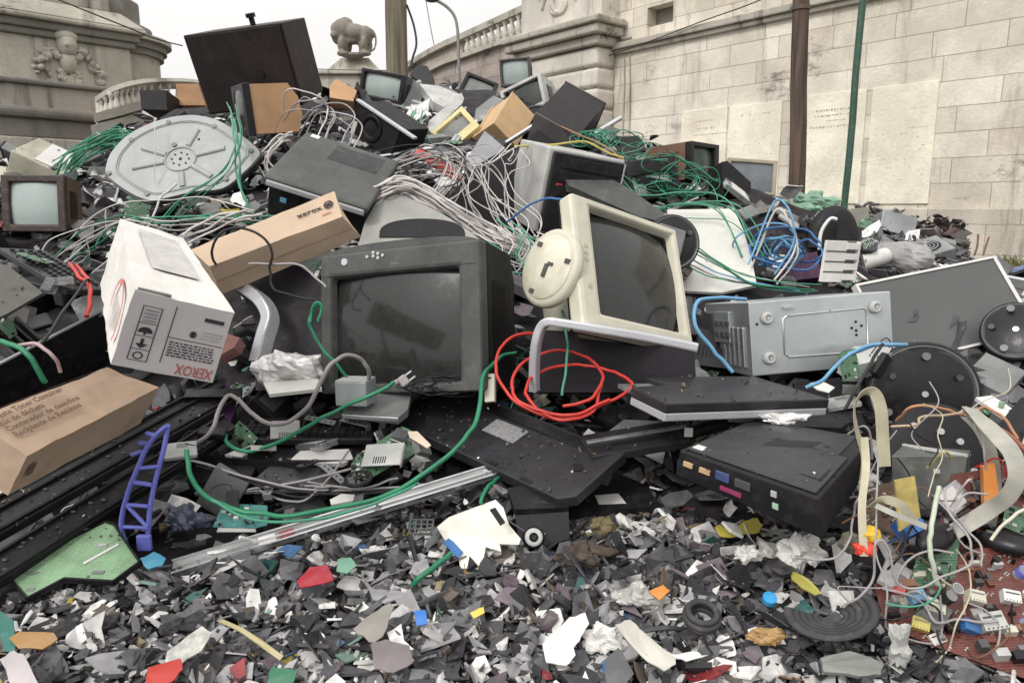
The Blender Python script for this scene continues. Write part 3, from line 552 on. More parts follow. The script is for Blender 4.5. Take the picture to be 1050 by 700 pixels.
for i in range(15):
    t = (i + .7) / 15.5 * (len(ta) - 2); k = int(t); f = t - k; a = ba[k].lerp(ba[k + 1], f); b = ta[k].lerp(ta[k + 1], f)
    G().lathe([(r * .33, h * (b.z - a.z)) for r, h in bal], 8, axis='z').build('baluster', LIMEP, cb, Matrix.Translation(a))
G().cyl(ba[0] - Vector((0, 0, .1)), ta[0], .055, n=12).build('pier', LIMEP, cb)
# ------------------------------------------------------------------ lion on its pedestal
LD = 14.0
ped = thing('statue_pedestal', 'tapered stone pedestal carrying the stone lion', 'pedestal')
s_ = LD / FPX
pc = P(362, 84, LD)
g = G(); w1, w2 = .62, .34; za, zb_ = P(362, 100, LD).z, P(362, 59, LD).z
for (wa, wb, q0, q1) in ((.66, .62, -.2, P(362, 78, LD).z), (.70, .70, P(362, 78, LD).z, P(362, 74, LD).z), (.52, .26, P(362, 74, LD).z + .002, P(362, 57.5, LD).z)):
    g.hexa([(pc.x + i * (wa if k < 0 else wb), pc.y + .5 + j * (wa if k < 0 else wb), q0 if k < 0 else q1) for i in (-1, 1) for j in (-1, 1) for k in (-1, 1)])
g.build('pedestal', OLDS, ped, bevel=.02)
g = G()
def LB(px, py, rx, rz, dy=0, ry=None):
    p = P(px, py, LD + dy); g.sph(p, (rx * s_, (ry or (rx + rz) / 2) * s_, rz * s_), n=9)
# lion standing side-on: mane and head at left, body, haunch, curled tail at right
for q in ((351, 32, 10.5, 12), (347, 38, 7, 8), (364, 34, 12, 9), (375, 37, 7.5, 10), (372, 46, 4.5, 9, .05), (352, 47, 5, 9, -.05), (345, 30, 6, 7, -.08), (342.5, 36, 4, 3.5, -.12), (356, 24, 6, 5, 0), (347, 36, 7, 9), (354, 24, 7, 6), (344.5, 33, 4, 4, -.1), (343, 36, 3, 2.6, -.12), (350, 46, 4, 8, -.15), (357, 47, 4, 8, .12), (373, 46, 3.6, 8, -.12), (378, 47, 4, 8, .15), (371, 50, 3, 7, 0), (351, 55, 6, 3, -.2), (374, 55, 7, 3, -.15), (362, 42, 7, 4), (362, 57, 13, 3)): LB(*q)
g.tube([P(379, 30, LD), P(383.5, 33, LD), P(385.5, 41, LD), P(384, 50, LD), P(379.5, 53, LD), P(377, 51, LD)], 1.2 * s_, 8)
o = g.build('lion_statue', stone('statue_stone', (.25, .225, .19), None, 1.0, .1)); rmod = o.modifiers.new('r', 'REMESH'); rmod.mode = 'VOXEL'; rmod.voxel_size = .026; rmod.use_smooth_shade = True
tag(o, 'weathered stone lion standing on its pedestal with curled tail', 'statue')
# ------------------------------------------------------------------ poles
def wooden(name, cola, colb):
    m = bpy.data.materials.new(name); m.use_nodes = True; N = m.node_tree.nodes; L = m.node_tree.links; b = N['Principled BSDF']; b.inputs['Roughness'].default_value = .85
    tc = N.new('ShaderNodeTexCoord'); mp = N.new('ShaderNodeMapping'); mp.inputs['Scale'].default_value = (30, 30, 1.3); L.new(tc.outputs['Object'], mp.inputs[0])
    n = N.new('ShaderNodeTexNoise'); n.inputs['Scale'].default_value = 1; n.inputs['Detail'].default_value = 7; L.new(mp.outputs[0], n.inputs['Vector'])
    r = N.new('ShaderNodeMapRange'); r.inputs[1].default_value = .35; r.inputs[2].default_value = .65; L.new(n.outputs[0], r.inputs[0])
    x = N.new('ShaderNodeMix'); x.data_type = 'RGBA'; x.inputs[6].default_value = (*cola, 1); x.inputs[7].default_value = (*colb, 1); L.new(r.outputs[0], x.inputs[0]); L.new(x.outputs[2], b.inputs['Base Color'])
    bp = N.new('ShaderNodeBump'); bp.inputs['Strength'].default_value = .8; bp.inputs['Distance'].default_value = .01; L.new(n.outputs[0], bp.inputs['Height']); L.new(bp.outputs[0], b.inputs['Normal']); return m
WPG = wooden('grey_pole_wood', (.10, .085, .055), (.24, .20, .14)); WPB = wooden('brown_pole_wood', (.06, .04, .03), (.14, .095, .07))
def pole(name, px, py, pxt, pyt, d, r0, r1, m, lab, cat, band=None):
    a = P(px, py, d); dr = P(pxt, pyt, 1) - CAM; t = d / (dr.y * CT - dr.z * ST); b = CAM + dr * ((a.y) / dr.y)
    ax = (b - a).normalized(); a0 = a + ax * ((-.1 - a.z) / ax.z); b1 = a + ax * ((5.6 - a.z) / ax.z)
    t_ = thing(name, lab, cat); n = 14; pts = [a0.lerp(b1, i / n) + Vector((math.sin(i * 1.7) * .004, math.cos(i * 2.1) * .004, 0)) for i in range(n + 1)]
    g = G()
    for i in range(n): g.cyl(pts[i], pts[i + 1], r0 + (r1 - r0) * i / n, r0 + (r1 - r0) * (i + 1) / n, n=18, caps=False)
    g.build('shaft', m, t_)
    if band:
        for z_ in band:
            q = a + ax * ((z_ - a.z) / ax.z); G().cyl(q - ax * .02, q + ax * .02, r0 + .008, n=18).build('metal_band', mat('rusty_band', (.10, .07, .05), .6), t_)
    return t_
pole('utility_pole', 407.5, 75, 406, 0, 6.6, .098, .090, WPG, 'thick grey wooden utility pole rising behind the small monitors', 'pole')
pole('utility_pole', 817, 195, 821, 0, 8.2, .092, .080, WPB, 'dark brown wooden pole in front of the wall plaques', 'pole', [P(820, 17, 8.2).z])
pole('green_pole', 866, 213, 884.5, 0, 7.6, .034, .034, mat('green_paint', (.03, .085, .055), .5), 'thin leaning green metal pole between the wall plaques', 'pole')
lamp = thing('street_lamp', 'slender curved street lamp against the sky above the ramp wall', 'street lamp')
D_ = 17.0
G().tube([P(472, 110, D_), P(471, 80, D_), P(470, 50, D_), P(469, 30, D_), P(466, 17, D_), P(459, 8, D_), P(450, 2, D_), P(444, 0, D_)], .035, 8).build('lamp_post', GRY, lamp)
g = G().sph(P(443, 0, D_), (.17, .10, .06), n=10); g.build('lamp_head', DGR, lamp)
def wire(pts, r, m, lab, cat='wire', name='overhead_wire', group=None):
    g = G().tube([P(*p) for p in pts], r, 5, sub=5); o = g.build(name, m, recalc=False); return tag(o, lab, cat, group)
wire([(150, -30, 6.5), (60, -20, 6.2)], .004, BCB, 'thin wire over the monument top')
wire([(40, -8, 7), (85, 10, 7.1), (130, 28, 7.3), (160, 40, 7.6), (187, 47, 8)], .007, BCB, 'thin sagging wire crossing in front of the monument')
wire([(435, -10, 12), (440, 20, 12), (445, 46, 12)], .008, GRY, 'thin straight wire dropping beside the street lamp')
wire([(417, 5, 6.45), (424, 25, 6.5), (427, 45, 6.5), (423, 60, 6.5), (421, 72, 6.5)], .010, BCB, 'dark cable hanging down beside the grey utility pole')
wire([(325, 71, 9), (360, 72, 9), (400, 72.5, 9)], .005, BCB, 'thin level wire in front of the lion pedestal')
# ------------------------------------------------------------------ heap surface
BASE = [(40, 6.4), (60, 6.0), (80, 5.6), (100, 5.0), (150, 3.95), (200, 3.3), (250, 2.85), (300, 2.5), (350, 2.28), (400, 2.12), (450, 1.96), (520, 1.80), (600, 1.53), (700, 1.27), (780, 1.12), (900, .95)]
def interp(tab, x):
    if x <= tab[0][0]: return tab[0][1]
    for (a, b), (c, d) in zip(tab, tab[1:]):
        if x <= c: return b + (d - b) * (x - a) / (c - a)
    return tab[-1][1]
CREST = [(-600, 230), (-300, 200), (-100, 172), (80, 168), (130, 140), (180, 112), (330, 104), (400, 92), (450, 90), (510, 92), (550, 108), (600, 138), (640, 150), (700, 166), (760, 190), (800, 206), (850, 224), (900, 236), (950, 250), (1000, 282), (1060, 300), (1250, 330), (1600, 360)]
def D(px, py):
    d = interp(BASE, py)
    if py < 330 and px > 740: d *= 1 + .32 * min(1, (px - 740) / 220) * min(1, (330 - py) / 70)
    if py < 260 and px < 140: d *= 1 - .06 * min(1, (140 - px) / 140)
    return d
def S(px, py, off=-.02): return P(px, py, D(px, py) + off)
def slabxy(g, poly, z0, z1, mi=0): # polygon in xy, extruded along z
    n = len(poly); vs = [(x, y, z0) for x, y in poly] + [(x, y, z1) for x, y in poly]
    return g.add(vs, [tuple(range(n)), tuple(range(2 * n - 1, n - 1, -1))] + [(i, (i + 1) % n, (i + 1) % n + n, i + n) for i in range(n)], mi)
# ------------------------------------------------------------------ old CRT monitors and televisions
def crt(name, label, cat, mx, dim, body, bez, scr, bw=(.10, .10, .12, .10), bulge=.012, taper=.62, split=.35, hero=None, group=None, vents=True, knobs=0, buttons=None, bevel=.004, secs=None):
    W, D_, H = dim; t = thing(name, label, cat, mx, group, hero); l, r, b, tp = [k * min(W, H) for k in bw]
    yf = -D_ / 2; w = W - l - r; h = H - b - tp; cx = (l - r) / 2; dz = (b - tp) / 2
    g = G(); g.frame(W, H, w, h, yf, yf + D_ * .12, 0)
    # shift the opening
    g = G(); A = [(-W / 2, -H / 2), (W / 2, -H / 2), (W / 2, H / 2), (-W / 2, H / 2)]; B = [(-W / 2 + l, -H / 2 + b), (W / 2 - r, -H / 2 + b), (W / 2 - r, H / 2 - tp), (-W / 2 + l, H / 2 - tp)]
    ins = min(.03, D_ * .1); C_ = [(cx + (x - cx) * .965, dz + (z - dz) * .965) for x, z in B]
    vs = [(x, yf, z) for x, z in A] + [(x, yf, z) for x, z in B] + [(x, yf + ins * .8, z) for x, z in C_] + [(x, yf + D_ * .13, z) for x, z in A]
    fs = []
    for i in range(4):
        j = (i + 1) % 4; fs += [(i, j, j + 4, i + 4), (i + 4, j + 4, j + 8, i + 8), (i + 12, j + 12, j, i)]
    fs.append((15, 14, 13, 12)); g.add(vs, fs); g.build('bezel', bez, t, bevel=bevel, recalc=False)
    G().screen(w * .97, h * .97, yf + ins * .75, bulge, dz, 0, Matrix.Translation((cx, 0, 0))).build('screen', scr, t, recalc=False)
    g = G(); y1 = yf + D_ * .132; y2 = yf + D_ * (.132 + split * .868); y3 = D_ / 2; q = .985
    sec = [(y1, q, q, 0), (y2, q * .97, q * .97, 0), (y3, taper, taper, 0)]
    if secs: sec = [(yf + D_ * a_, b_, c_, e_ * H) for a_, b_, c_, e_ in secs]
    for (ya, wa, ha, za), (yb, wb, hb, zb_) in zip(sec, sec[1:]):
        c = [(i * W / 2 * (wa if j < 0 else wb), ya if j < 0 else yb, k * H / 2 * (ha if j < 0 else hb) + (za if j < 0 else zb_)) for i in (-1, 1) for j in (-1, 1) for k in (-1, 1)]
        g.hexa(c, 0, None, 'lrbt' + ('f' if ya == y1 else 'k'))
    if vents:
        for i in range(9):
            x = -W * .3 + i * W * .075; g.box((x, (y1 + y2) / 2, H / 2 * .985 + .0005), (W * .03, (y2 - y1) * .5, .001), 1)
            for sx in (-1, 1): g.box((sx * (W / 2 * .985 + .0005), y1 + (y2 - y1) * (.25 + i * .07), 0), (.001, (y2 - y1) * .03, H * .5), 1)
    g.build('housing', [body, BLK2], t, bevel=bevel * 1.5)
    G().box((0, y1 + .0008, 0), (W * .992, .0025, H * .992)).build('seam', BLK2, t)
    for k in range(knobs):
        G().cyl((W / 2 - r * .5, yf - .012, H / 2 - tp - .03 - k * .035), (W / 2 - r * .5, yf, H / 2 - tp - .03 - k * .035), .009, n=12).build('knob', SLV, t)
    if buttons:
        for (u, v, s_) in buttons: G().cyl((u * W / 2, yf - .003, v * H / 2), (u * W / 2, yf + .001, v * H / 2), s_, n=12).build('button', SLV, t)
    return t
m_, d_ = pose('black_crt')
c = crt('crt_monitor', 'big dark grey CRT monitor facing the camera in the middle of the pile', 'monitor', m_, d_, BLK2, DGR, SCR, (.085, .15, .06, .17), .02, .7, .5, 'big dark grey monitor',
    buttons=[(-.66, .86, .010), (-.36, .90, .0045), (-.28, .90, .0045), (-.22, .93, .0045), (-.22, .87, .0045), (-.16, .90, .0045), (-.28, .95, .0045)], bevel=.008)
W, DD, H = d_
g = G(); g.add([(-W / 2 + .01, 0, H / 2 - .002), (W / 2 - .01, 0, H / 2 - .002)] + [(W / 2 * .97 * math.cos(a), 0, H / 2 - .004 + .022 * math.sin(a)) for a in [PI * i / 14 for i in range(1, 14)]], [tuple([1] + list(range(2, 15)) + [0])], 0, False, Matrix.Translation((0, -DD / 2 + .003, 0)))
g.v += [(x, y + .05, z) for x, y, z in g.v]; n = 15; g.f.append(tuple(range(2 * n - 1, n - 1, -1))); g.m.append(0); g.s.append(False)
order = [1] + list(range(2, 15)) + [0]
for i in range(n): a, b = order[i], order[(i + 1) % n]; g.f.append((a, b, b + n, a + n)); g.m.append(0); g.s.append(True)
g.build('brow', DGR, c)
G().text('DELL', .012, 0, Matrix.Translation((-.015, -DD / 2 - .0008, H * .375)) @ Matrix.Rotation(PI / 2, 4, 'X'), .0003).build('logo', GRY, c)
for z_ in (.335,): G().box((0, -DD / 2 - .0004, H * z_), (W * .96, .001, .0012)).build('seam', BLK2, c)
# beige monitor on its side with swivel foot
m_, d_ = pose('beige_crt')
c = crt('crt_monitor', 'cream CRT monitor tipped on its side with round swivel foot sticking out left', 'monitor', m_, d_, BEI, BEI, SCR, (.055, .12, .18, .05), .02, .6, .45, 'cream tipped monitor', vents=False, secs=[(.132, .985, .98, 0), (.20, .93, .86, .05), (.55, .72, .58, .16), (1, .5, .42, .2)], bevel=.012)
W, DD, H = d_
for i, u in enumerate((-.22, -.12, -.02, .38)):
    G().cyl((u * W / 2, -DD / 2 - .002, -H / 2 + .035), (u * W / 2, -DD / 2 + .002, -H / 2 + .035), .007, n=12).build('button', mat('worn_beige_button', (.45, .43, .34), .5), c)
ms, ds = pose('swivel'); R_ = ds[0] / 2; inv = m_.inverted()
g = G().lathe([(R_ * .9, .0), (R_, .006), (R_, .024), (R_ * .86, .04), (R_ * .45, .06), (R_ * .4, .12)], 40)
g.build('swivel_foot', BEI, c, inv @ ms)
g = G().lathe([(R_ * .80, -.004), (R_ * .84, .002)], 40); g.build('foot_rim', mat('cream_foot_plate', (.66, .63, .50), .5), c, inv @ ms)
for a in (.4, 2.4, 4.4): G().box((R_ * .72 * math.cos(a), -.005, R_ * .72 * math.sin(a)), (.018, .004, .012), 0).build('foot_clip', DGR, c, inv @ ms)
g = G().box((0, -.006, -.01), (.012, .006, .035)).box((.012, -.006, .01), (.018, .006, .008)); g.build('pivot_slot', DGR, c, inv @ ms)
# old televisions and the monitors on the crest
def simple(nm, key, lab, body, bez, scr, hero, cat='monitor', **k):
    m_, d_ = pose(key); return crt(nm, lab, cat, m_, d_, body, bez, scr, hero=hero, **k)
simple('television', 'wood_tv', 'small old brown television with pale dusty screen at the left edge', WOOD, mat('dark_brown_frame', (.05, .035, .03), .5), SCP, 'old brown television', 'television', bw=(.13, .13, .12, .12), taper=.9, split=.7)
simple('crt_monitor', 'crt_a', 'small black monitor with pale screen leaning beside the utility pole', DGR, BLK, SCP, 'small monitor by the pole', bw=(.12, .12, .2, .1), knobs=0)
simple('crt_monitor', 'crt_c', 'black framed monitor lying tilted on the crest near the lamp post', BLK, BLK, GRY, 'tilted monitor on the crest', bw=(.1, .1, .1, .1), bulge=.005)
simple('crt_monitor', 'crt_d', 'tiny monitor with pale green screen standing highest on the crest', DGR, DGR, SCP, 'highest small monitor', bw=(.08, .08, .1, .08))
simple('crt_monitor', 'yellow_crt', 'yellowed monitor with small grey screen tipped over near the crest', YEL, YEL, GRY, 'yellowed monitor', bw=(.12, .12, .3, .14), taper=.8)
simple('crt_monitor', 'grey_monitor', 'light grey monitor seen from its side below the highest monitor', LGR, LGR, SCR, 'light grey crest monitor', bw=(.1, .1, .12, .1), taper=.8, split=.6)
simple('television', 'brown_tv', 'brown wooden television with dark screen side near the wall plaques', mat('red_brown_veneer', (.17, .085, .055), .5), BLK, mat('green_dark_glass', (.05, .075, .065), .15), 'brown wooden television', 'television', bw=(.12, .2, .12, .12), taper=.92, split=.8)
simple('television', 'green_tv', 'dark television with pale green screen wrapped in green cables', BLK, BLK, SCP, 'television in green cables', 'television', bw=(.12, .14, .14, .38), taper=.75)
m_, d_ = pose('frame_monitor')
t = crt('crt_monitor', 'flat monitor with tan frame and dark blue grey screen before the wall', 'monitor', m_, Vector((d_[0], .16, d_[2])), GRY, mat('tan_grey_frame', (.27, .24, .18), .5), mat('bluegrey_glass', (.10, .115, .13), .3, bump=0), (.10, .10, .08, .10), .004, .6, hero='tan framed monitor')
# television shell in tan chipboard
m_, d_ = pose('tan_tv'); W, DD, H = d_
t = thing('television', 'tan sided television with black front standing under the big dark cabinet', 'television', m_, None, 'tan sided television')
g = G().prism([(-W / 2 + .03, -H / 2), (-W / 2 + .03, H / 2), (W * .30, H / 2), (W / 2 - .01, H * .22), (W / 2, -H * .18), (W * .40, -H / 2)], -DD / 2, DD / 2); g.build('case', TANP, t, bevel=.003)
g = G().box((-W / 2 + .012, 0, 0), (.034, DD + .012, H + .012)); g.build('front_frame', BLK, t, bevel=.004)
G().screen(DD * .8, H * .8, 0, .012, 0, 0, Matrix.Translation((-W / 2 - .007, 0, 0)) @ Matrix.Rotation(-PI / 2, 4, 'Z')).build('screen', SCR, t, recalc=False)
# big dark cabinet on top
m_, d_ = pose('big_tv'); W, DD, H = d_
t = thing('television', 'huge dark brown television cabinet tilted on top of the pile at left', 'television', m_, None, 'huge dark cabinet')
G().hexa([(i * W / 2 * (1 if j < 0 else .95), j * DD / 2, k * H / 2 * (1 if j < 0 else .93)) for i in (-1, 1) for j in (-1, 1) for k in (-1, 1)]).build('case', DWOOD, t, bevel=.006)
G().box((0, -DD / 2 - .004, 0), (W * .96, .008, H * .95)).build('back_panel', mat('dark_hardboard', (.018, .012, .012), .55, var=.4, dust=.2, dcol=(.06, .045, .04)), t, bevel=.002)
G().cyl((W * .08, 0, H / 2 - .01), (W * .08, 0, H / 2 + .035), .014, n=12).cyl((W * .08, 0, H / 2 + .03), (W * .08, 0, H / 2 + .05), .024, n=12).build('aerial_knob', BLK, t)
G().cyl((W * .18, -DD / 2 - .012, -.02), (W * .18, -DD / 2, -.02), .02, n=14).build('boss', BLK2, t)
# plain boxes near the crest
def shell(name, key, lab, cat, m1, m2, hero, open_side='f'):
    m_, d_ = pose(key); W, DD, H = d_; t = thing(name, lab, cat, m_, None, hero); th = .014; g = G()
    g.box((-W / 2 + th / 2, 0, 0), (th, DD, H)); g.box((W / 2 - th / 2, 0, 0), (th, DD, H)); g.box((0, 0, H / 2 - th / 2), (W - 2 * th - .001, DD, th)); g.box((0, 0, -H / 2 + th / 2), (W - 2 * th - .001, DD, th))
    g.build('case', m1, t, bevel=.002)
    G().box((0, DD / 2 - .02 if open_side == 'f' else 0, 0), (W - 2 * th - .002, .01, H - 2 * th - .002)).build('back_panel', m2, t); return t, d_
m_, d_ = pose('tan_box'); W, DD, H = d_
t = thing('speaker_box', 'yellowish tan wooden box open on one side in the crest clutter', 'box', m_, None, 'yellow tan box')
g = G(); th = .014
g.box((0, -DD / 2 + th / 2, 0), (W, th, H)); g.box((0, DD / 2 - th / 2, 0), (W, th, H)); g.box((-W / 2 + th / 2, 0, 0), (th, DD - 2 * th - .001, H)); g.box((0, 0, -H / 2 + th / 2), (W - 2 * th - .004, DD - 2 * th - .002, th)); g.box((0, 0, H / 2 - th), (W - 2 * th - .002, DD - 2 * th - .002, th))
g.build('case', TANY, t, bevel=.002); G().box((W / 2 - .03, 0, 0), (.006, DD - .032, H - .04)).build('baffle', BLK2, t)
m_, d_ = pose('black_box'); W, DD, H = d_
t = thing('speaker_box', 'large black wooden box tilted in front of the wall on the crest', 'box', m_, None, 'large black tilted box')
G().box((0, 0, 0), (W, DD, H)).build('case', mat('black_laminate', (.016, .012, .013), .45, dust=.2, dcol=(.06, .05, .05)), t, bevel=.003)
for sx in (-1, 1): G().box((sx * (W / 2 + .002), 0, 0), (.006, DD + .006, H + .006)).build('edge_strip', mat('grey_edge_band', (.13, .12, .12), .5), t, bevel=.001)
m_, d_ = pose('beige_box'); t = thing('computer_case', 'beige computer case lying above the old brown television', 'computer case', m_, None, 'beige computer case')
G().hexa(WARP['beige_box']).build('case', [mat('olive_beige', (.42, .40, .31), .55, dust=.35)], t, bevel=.006)
W, DD, H = d_; G().box((.03, 0, H / 2 + .003), (.11, .22, .004)).build('label_panel', WHT, t); G().box((.06, -.1, H / 2 + .005), (.02, .06, .012)).build('latch', DGR, t, bevel=.002)
# server tower: grey side, black front
m_, d_ = pose('server'); W, DD, H = d_
t = thing('computer_tower', 'large tower with light grey side and black front behind the cream monitor', 'computer', m_, None, 'grey and black tower')
G().box((0, .01, 0), (W, DD - .02, H)).build('case', LGR, t, bevel=.006)
G().box((.004, -DD / 2 + .004, 0), (W - .02, .03, H - .02)).build('front_panel', BLK, t, bevel=.006)
for i in range(3): G().box((.01, -DD / 2 - .013, H * .36 - i * .05), (W * .78, .006, .04)).build('drive_bay', BLK2, t, bevel=.002)
G().box((-W * .33, -DD / 2 - .013, H * .1), (.022, .004, .010)).build('badge', REDP, t)
G().box((W / 2 - .012, -DD / 2 - .012, 0), (.005, .006, H - .02)).build('edge_trim', SLV, t)
# metal case in the middle right
m_, d_ = pose('steel_case'); W, DD, H = d_
t = thing('computer_case', 'bare galvanised steel computer case on its side with round feet', 'computer case', m_, None, 'steel computer case')
g = G().box((0, 0, 0), (W, DD, H)); g.build('chassis', STL, t, bevel=.003)
g = G().tube([(-W * .24, -DD / 2 - .001, H * .28), (W * .30, -DD / 2 - .001, H * .30), (W * .32, -DD / 2 - .001, H * .26), (W * .32, -DD / 2 - .001, -H * .26), (W * .3, -DD / 2 - .001, -H * .3), (-W * .24, -DD / 2 - .001, -H * .28), (-W * .27, -DD / 2 - .001, -H * .24), (-W * .27, -DD / 2 - .001, H * .24), (-W * .24, -DD / 2 - .001, H * .28)], .003, 6, sub=1)
g.build('pressed_rib', ALU, t)
for (u, v) in ((-.38, .27), (-.38, -.27), (.38, .30)):
    q = (u * W, -DD / 2, v * H); o = G().lathe([(.019, 0), (.019, -.006), (.015, -.014), (.008, -.015), (.007, -.006)], 20).build('foot', LGR, t, Matrix.Translation(q)); G().cyl((0, -.0155, 0), (0, -.005, 0), .006, n=10).build('screw', ALU, o)
g = G().box((-.1, -DD / 2 - .006, H * .40), (.03, .012, .006)); g.build('tab', ALU, t)
g = G()
for (u, v) in ((.24, .12), (.24, 0), (.24, -.06), (.21, .04), (.28, .06), (-.45, .2)): g.cyl((u * W, -DD / 2 - .0015, v * H), (u * W, -DD / 2 + .001, v * H), .004, n=8)
g.build('holes', BLK2, t)
g = G()
for i in range(5): g.box((-W / 2 - .003, -DD / 2 + .05 + i * .035, -H * .12), (.006, .020, H * .55))
g.build('slot_cover', ALU, t, bevel=.001)
g = G().box((-W / 2 - .004, .02, H * .15), (.01, .12, H * .45)); g.build('port_plate', STL, t, bevel=.002)
g = G()
for i in range(6): g.box((-W / 2 - .011, -.03 + (i % 3) * .04, H * (.05 + .16 * (i // 3))), (.006, .024, .014))
g.build('ports', DGR, t, bevel=.001)
g = G().box((-W / 2 - .004, DD * .38, 0), (.006, .06, H * .7)); g.build('fan_grille', DGR, t)
# flat screen panel
m_, d_ = pose('lcd_panel'); W, DD, H = d_
t = thing('lcd_screen', 'flat dark grey screen with thin white frame standing at the right', 'screen', m_, None, 'white framed flat screen')
g = G().frame(W, H, W - .016, H - .016, -DD / 2, DD / 2 - .004, 0, 0, None, .003); g.build('frame', WHT, t, recalc=False)
G().box((0, -DD / 2 + .007, 0), (W - .017, .004, H - .017)).build('panel', mat('matt_lcd', (.085, .088, .085), .4, var=.1, scale=2, dust=.12, dcol=(.2, .2, .19), bump=0), t)
g = G().prism([(W * .28, -H / 2 + .012), (W * .33, -H / 2 + .012), (W * .33, -H * .32), (W * .30, -H * .30), (W * .27, -H * .36)], -DD / 2 + .0035, -DD / 2 + .0045); g.build('scuff', BLK2, t)
# round black stand feet seen from below
def disc(key, lab, hero, feet=6, pm=BLK2, arm=True, thk=1):
    m_, d_ = pose(key); R_ = d_[0] / 2; k = d_[2] / d_[0]
    t = thing('stand_base', lab, 'monitor stand', m_ @ Matrix.Diagonal((1, 1, k, 1)), None, hero)
    G().lathe([(R_ * .80, -.004), (R_ * .86, 0), (R_ * .97, -.002), (R_, .006), (R_ * 1.0, .018 * thk), (R_ * .7, .026 * thk), (.05, .03 * thk)], 48).build('plate', BLK, t)
    G().lathe([(R_ * .9, -.0012), (R_ * .905, -.0032), (R_ * .92, -.0032), (R_ * .925, -.0012)], 48).build('rim_groove', GRY, t)
    for i in range(feet):
        a = 2 * PI * i / feet + .5; rr = R_ * (.72 if i % 2 else .66)
        G().cyl((rr * math.cos(a), -.013, rr * math.sin(a)), (rr * math.cos(a), -.001, rr * math.sin(a)), .011 if i % 2 else .009, n=16).build('rubber_foot', GRY if i % 2 else DGR, t)
    G().cyl((0, -.010, 0), (0, 0, 0), .009, n=12).build('centre_screw', ALU, t)
    if arm: G().box((0, .10, .0), (R_ * .6, .16, .03)).build('neck', BLK, t, bevel=.006)
    return t
disc('disc_a', 'largest round black stand base with grey rubber feet at right', 'largest black stand base', thk=2.6)
disc('disc_b', 'round black stand base at the right edge before the flat screen', 'right edge stand base', 5)
t = disc('disc_c', 'round black stand base half hidden behind the cream monitor', 'stand base behind cream monitor', 3)
G().box((-.02, -.012, -.02), (.10, .012, .13), 0, Matrix.Rotation(.3, 4, 'Y')).build('cover_plate', mat('mid_grey_cover', (.16, .16, .17), .45), t, bevel=.01)
mx = plane(962, 462, 1.78, (-.1, -1, .3))
t = thing('stand_base', 'dark round plate with silver screws behind the ribbon cables', 'monitor stand', mx, None, 'screwed dark plate')
G().lathe([(.11, -.003), (.118, .004), (.11, .02), (.05, .025)], 36).build('plate', BLK2, t)
for (x, y) in ((-.05, .06), (.01, .045), (.05, .02), (.06, -.01), (.07, -.05)): G().cyl((x, -.010, y), (x, -.002, y), .008, n=12).build('screw', LGR, t)
# laptops and docking station
m_, d_ = pose('slab_laptop'); W, DD, H = d_
t = thing('laptop', 'upturned charcoal laptop base spotted with dirt and bearing a silver label', 'laptop', m_, None, 'upturned charcoal laptop')
g = slabxy(G(), [(-W / 2, -DD / 2), (W / 2 - .03, -DD / 2), (W / 2, -DD / 2 + .03), (W / 2, DD / 2), (-W / 2 + .02, DD / 2), (-W / 2, DD / 2 - .02)], -H / 2, H / 2)
g.build('base', CHR, t, bevel=.004, seg=2)
G().box((-.01, .02, H / 2 + .0006), (.11, .06, .001)).build('label', mat('silver_label', (.26, .26, .26), .5, scale=160, var=.3), t)
G().box((W * .1, DD * .36, H / 2 + .001), (W * .62, .035, .004)).build('hinge_cover', BLK, t, bevel=.002)
for (x, y, a) in ((.05, -.095, .045), (.17, -.10, .035), (-.12, -.09, .012)): G().box((x, y, H / 2 + .0008), (a, .012, .0016)).build('vent', BLK2, t)
G().cyl((W * .4, .0, H / 2), (W * .4, .0, H / 2 + .003), .014, n=14).build('rubber_foot', BLK2, t)
rnd = random.Random(5); g = G()
for i in range(34):
    x, y, s_ = rnd.uniform(-.15, .28), rnd.gauss(.02, .04), rnd.uniform(.002, .008); g.sph((x, y, H / 2), (s_, s_ * .6, .0012), n=4, jit=.2)
g.build('dirt_spots', mat('dried_mud', (.03, .02, .02), .7), t)
m_, d_ = pose('thick_laptop'); W, DD, H = d_
t = thing('laptop', 'thick closed laptop with silver lower edge below the cream monitor', 'laptop', m_, None, 'silver edged closed laptop')
out = [(-W / 2 + .0, -DD / 2), (W / 2, -DD / 2), (W * .42, DD / 2), (-W * .30, DD / 2), (-W * .28, DD * .18), (-W / 2, DD * .1)]
slabxy(G(), out, -H * .05, H / 2).build('lid', CHR, t, bevel=.004)
slabxy(G(), [(x * .99, y * .99) for x, y in out], -H / 2, -H * .055).build('base', SLV, t, bevel=.003)
g = G().box((-W * .38, DD * .3, H * .1), (.10, .05, .01)); g.build('broken_port', GRY, t)
m_, d_ = pose('docking'); W, DD, H = d_; WA = [Vector(v) for v in WARP['docking']]
t = thing('docking_station', 'black docking station with coloured rear ports above the shredded plastic', 'docking station', m_, None, 'black docking station')
G().hexa(WA).build('base', BLK2, t, bevel=.004)
def on_top(u, v, up=0.0): # u,v 0..1 over the top face
    a = WA[1].lerp(WA[5], u); b = WA[3].lerp(WA[7], u); q = a.lerp(b, v); return Vector((q.x, q.y, q.z + up))
def on_front(u, v, o=0.0):
    a = WA[0].lerp(WA[4], u); b = WA[1].lerp(WA[5], u); q = a.lerp(b, v); return Vector((q.x, q.y - o, q.z))
def patch(g, f, u0, u1, v0, v1, h, mi=0):
    c = []
    for u in (u0, u1):
        for v in (v0, v1):
            for o in (0, h): c.append(f(u, v, o))
    return g.hexa(c, mi)
patch(G(), on_top, .03, .97, .03, .58, .006).build('lid', CHR, t, bevel=.003)
patch(G(), on_top, .03, .90, .585, .97, .006).build('lid_rear', CHR, t, bevel=.003)
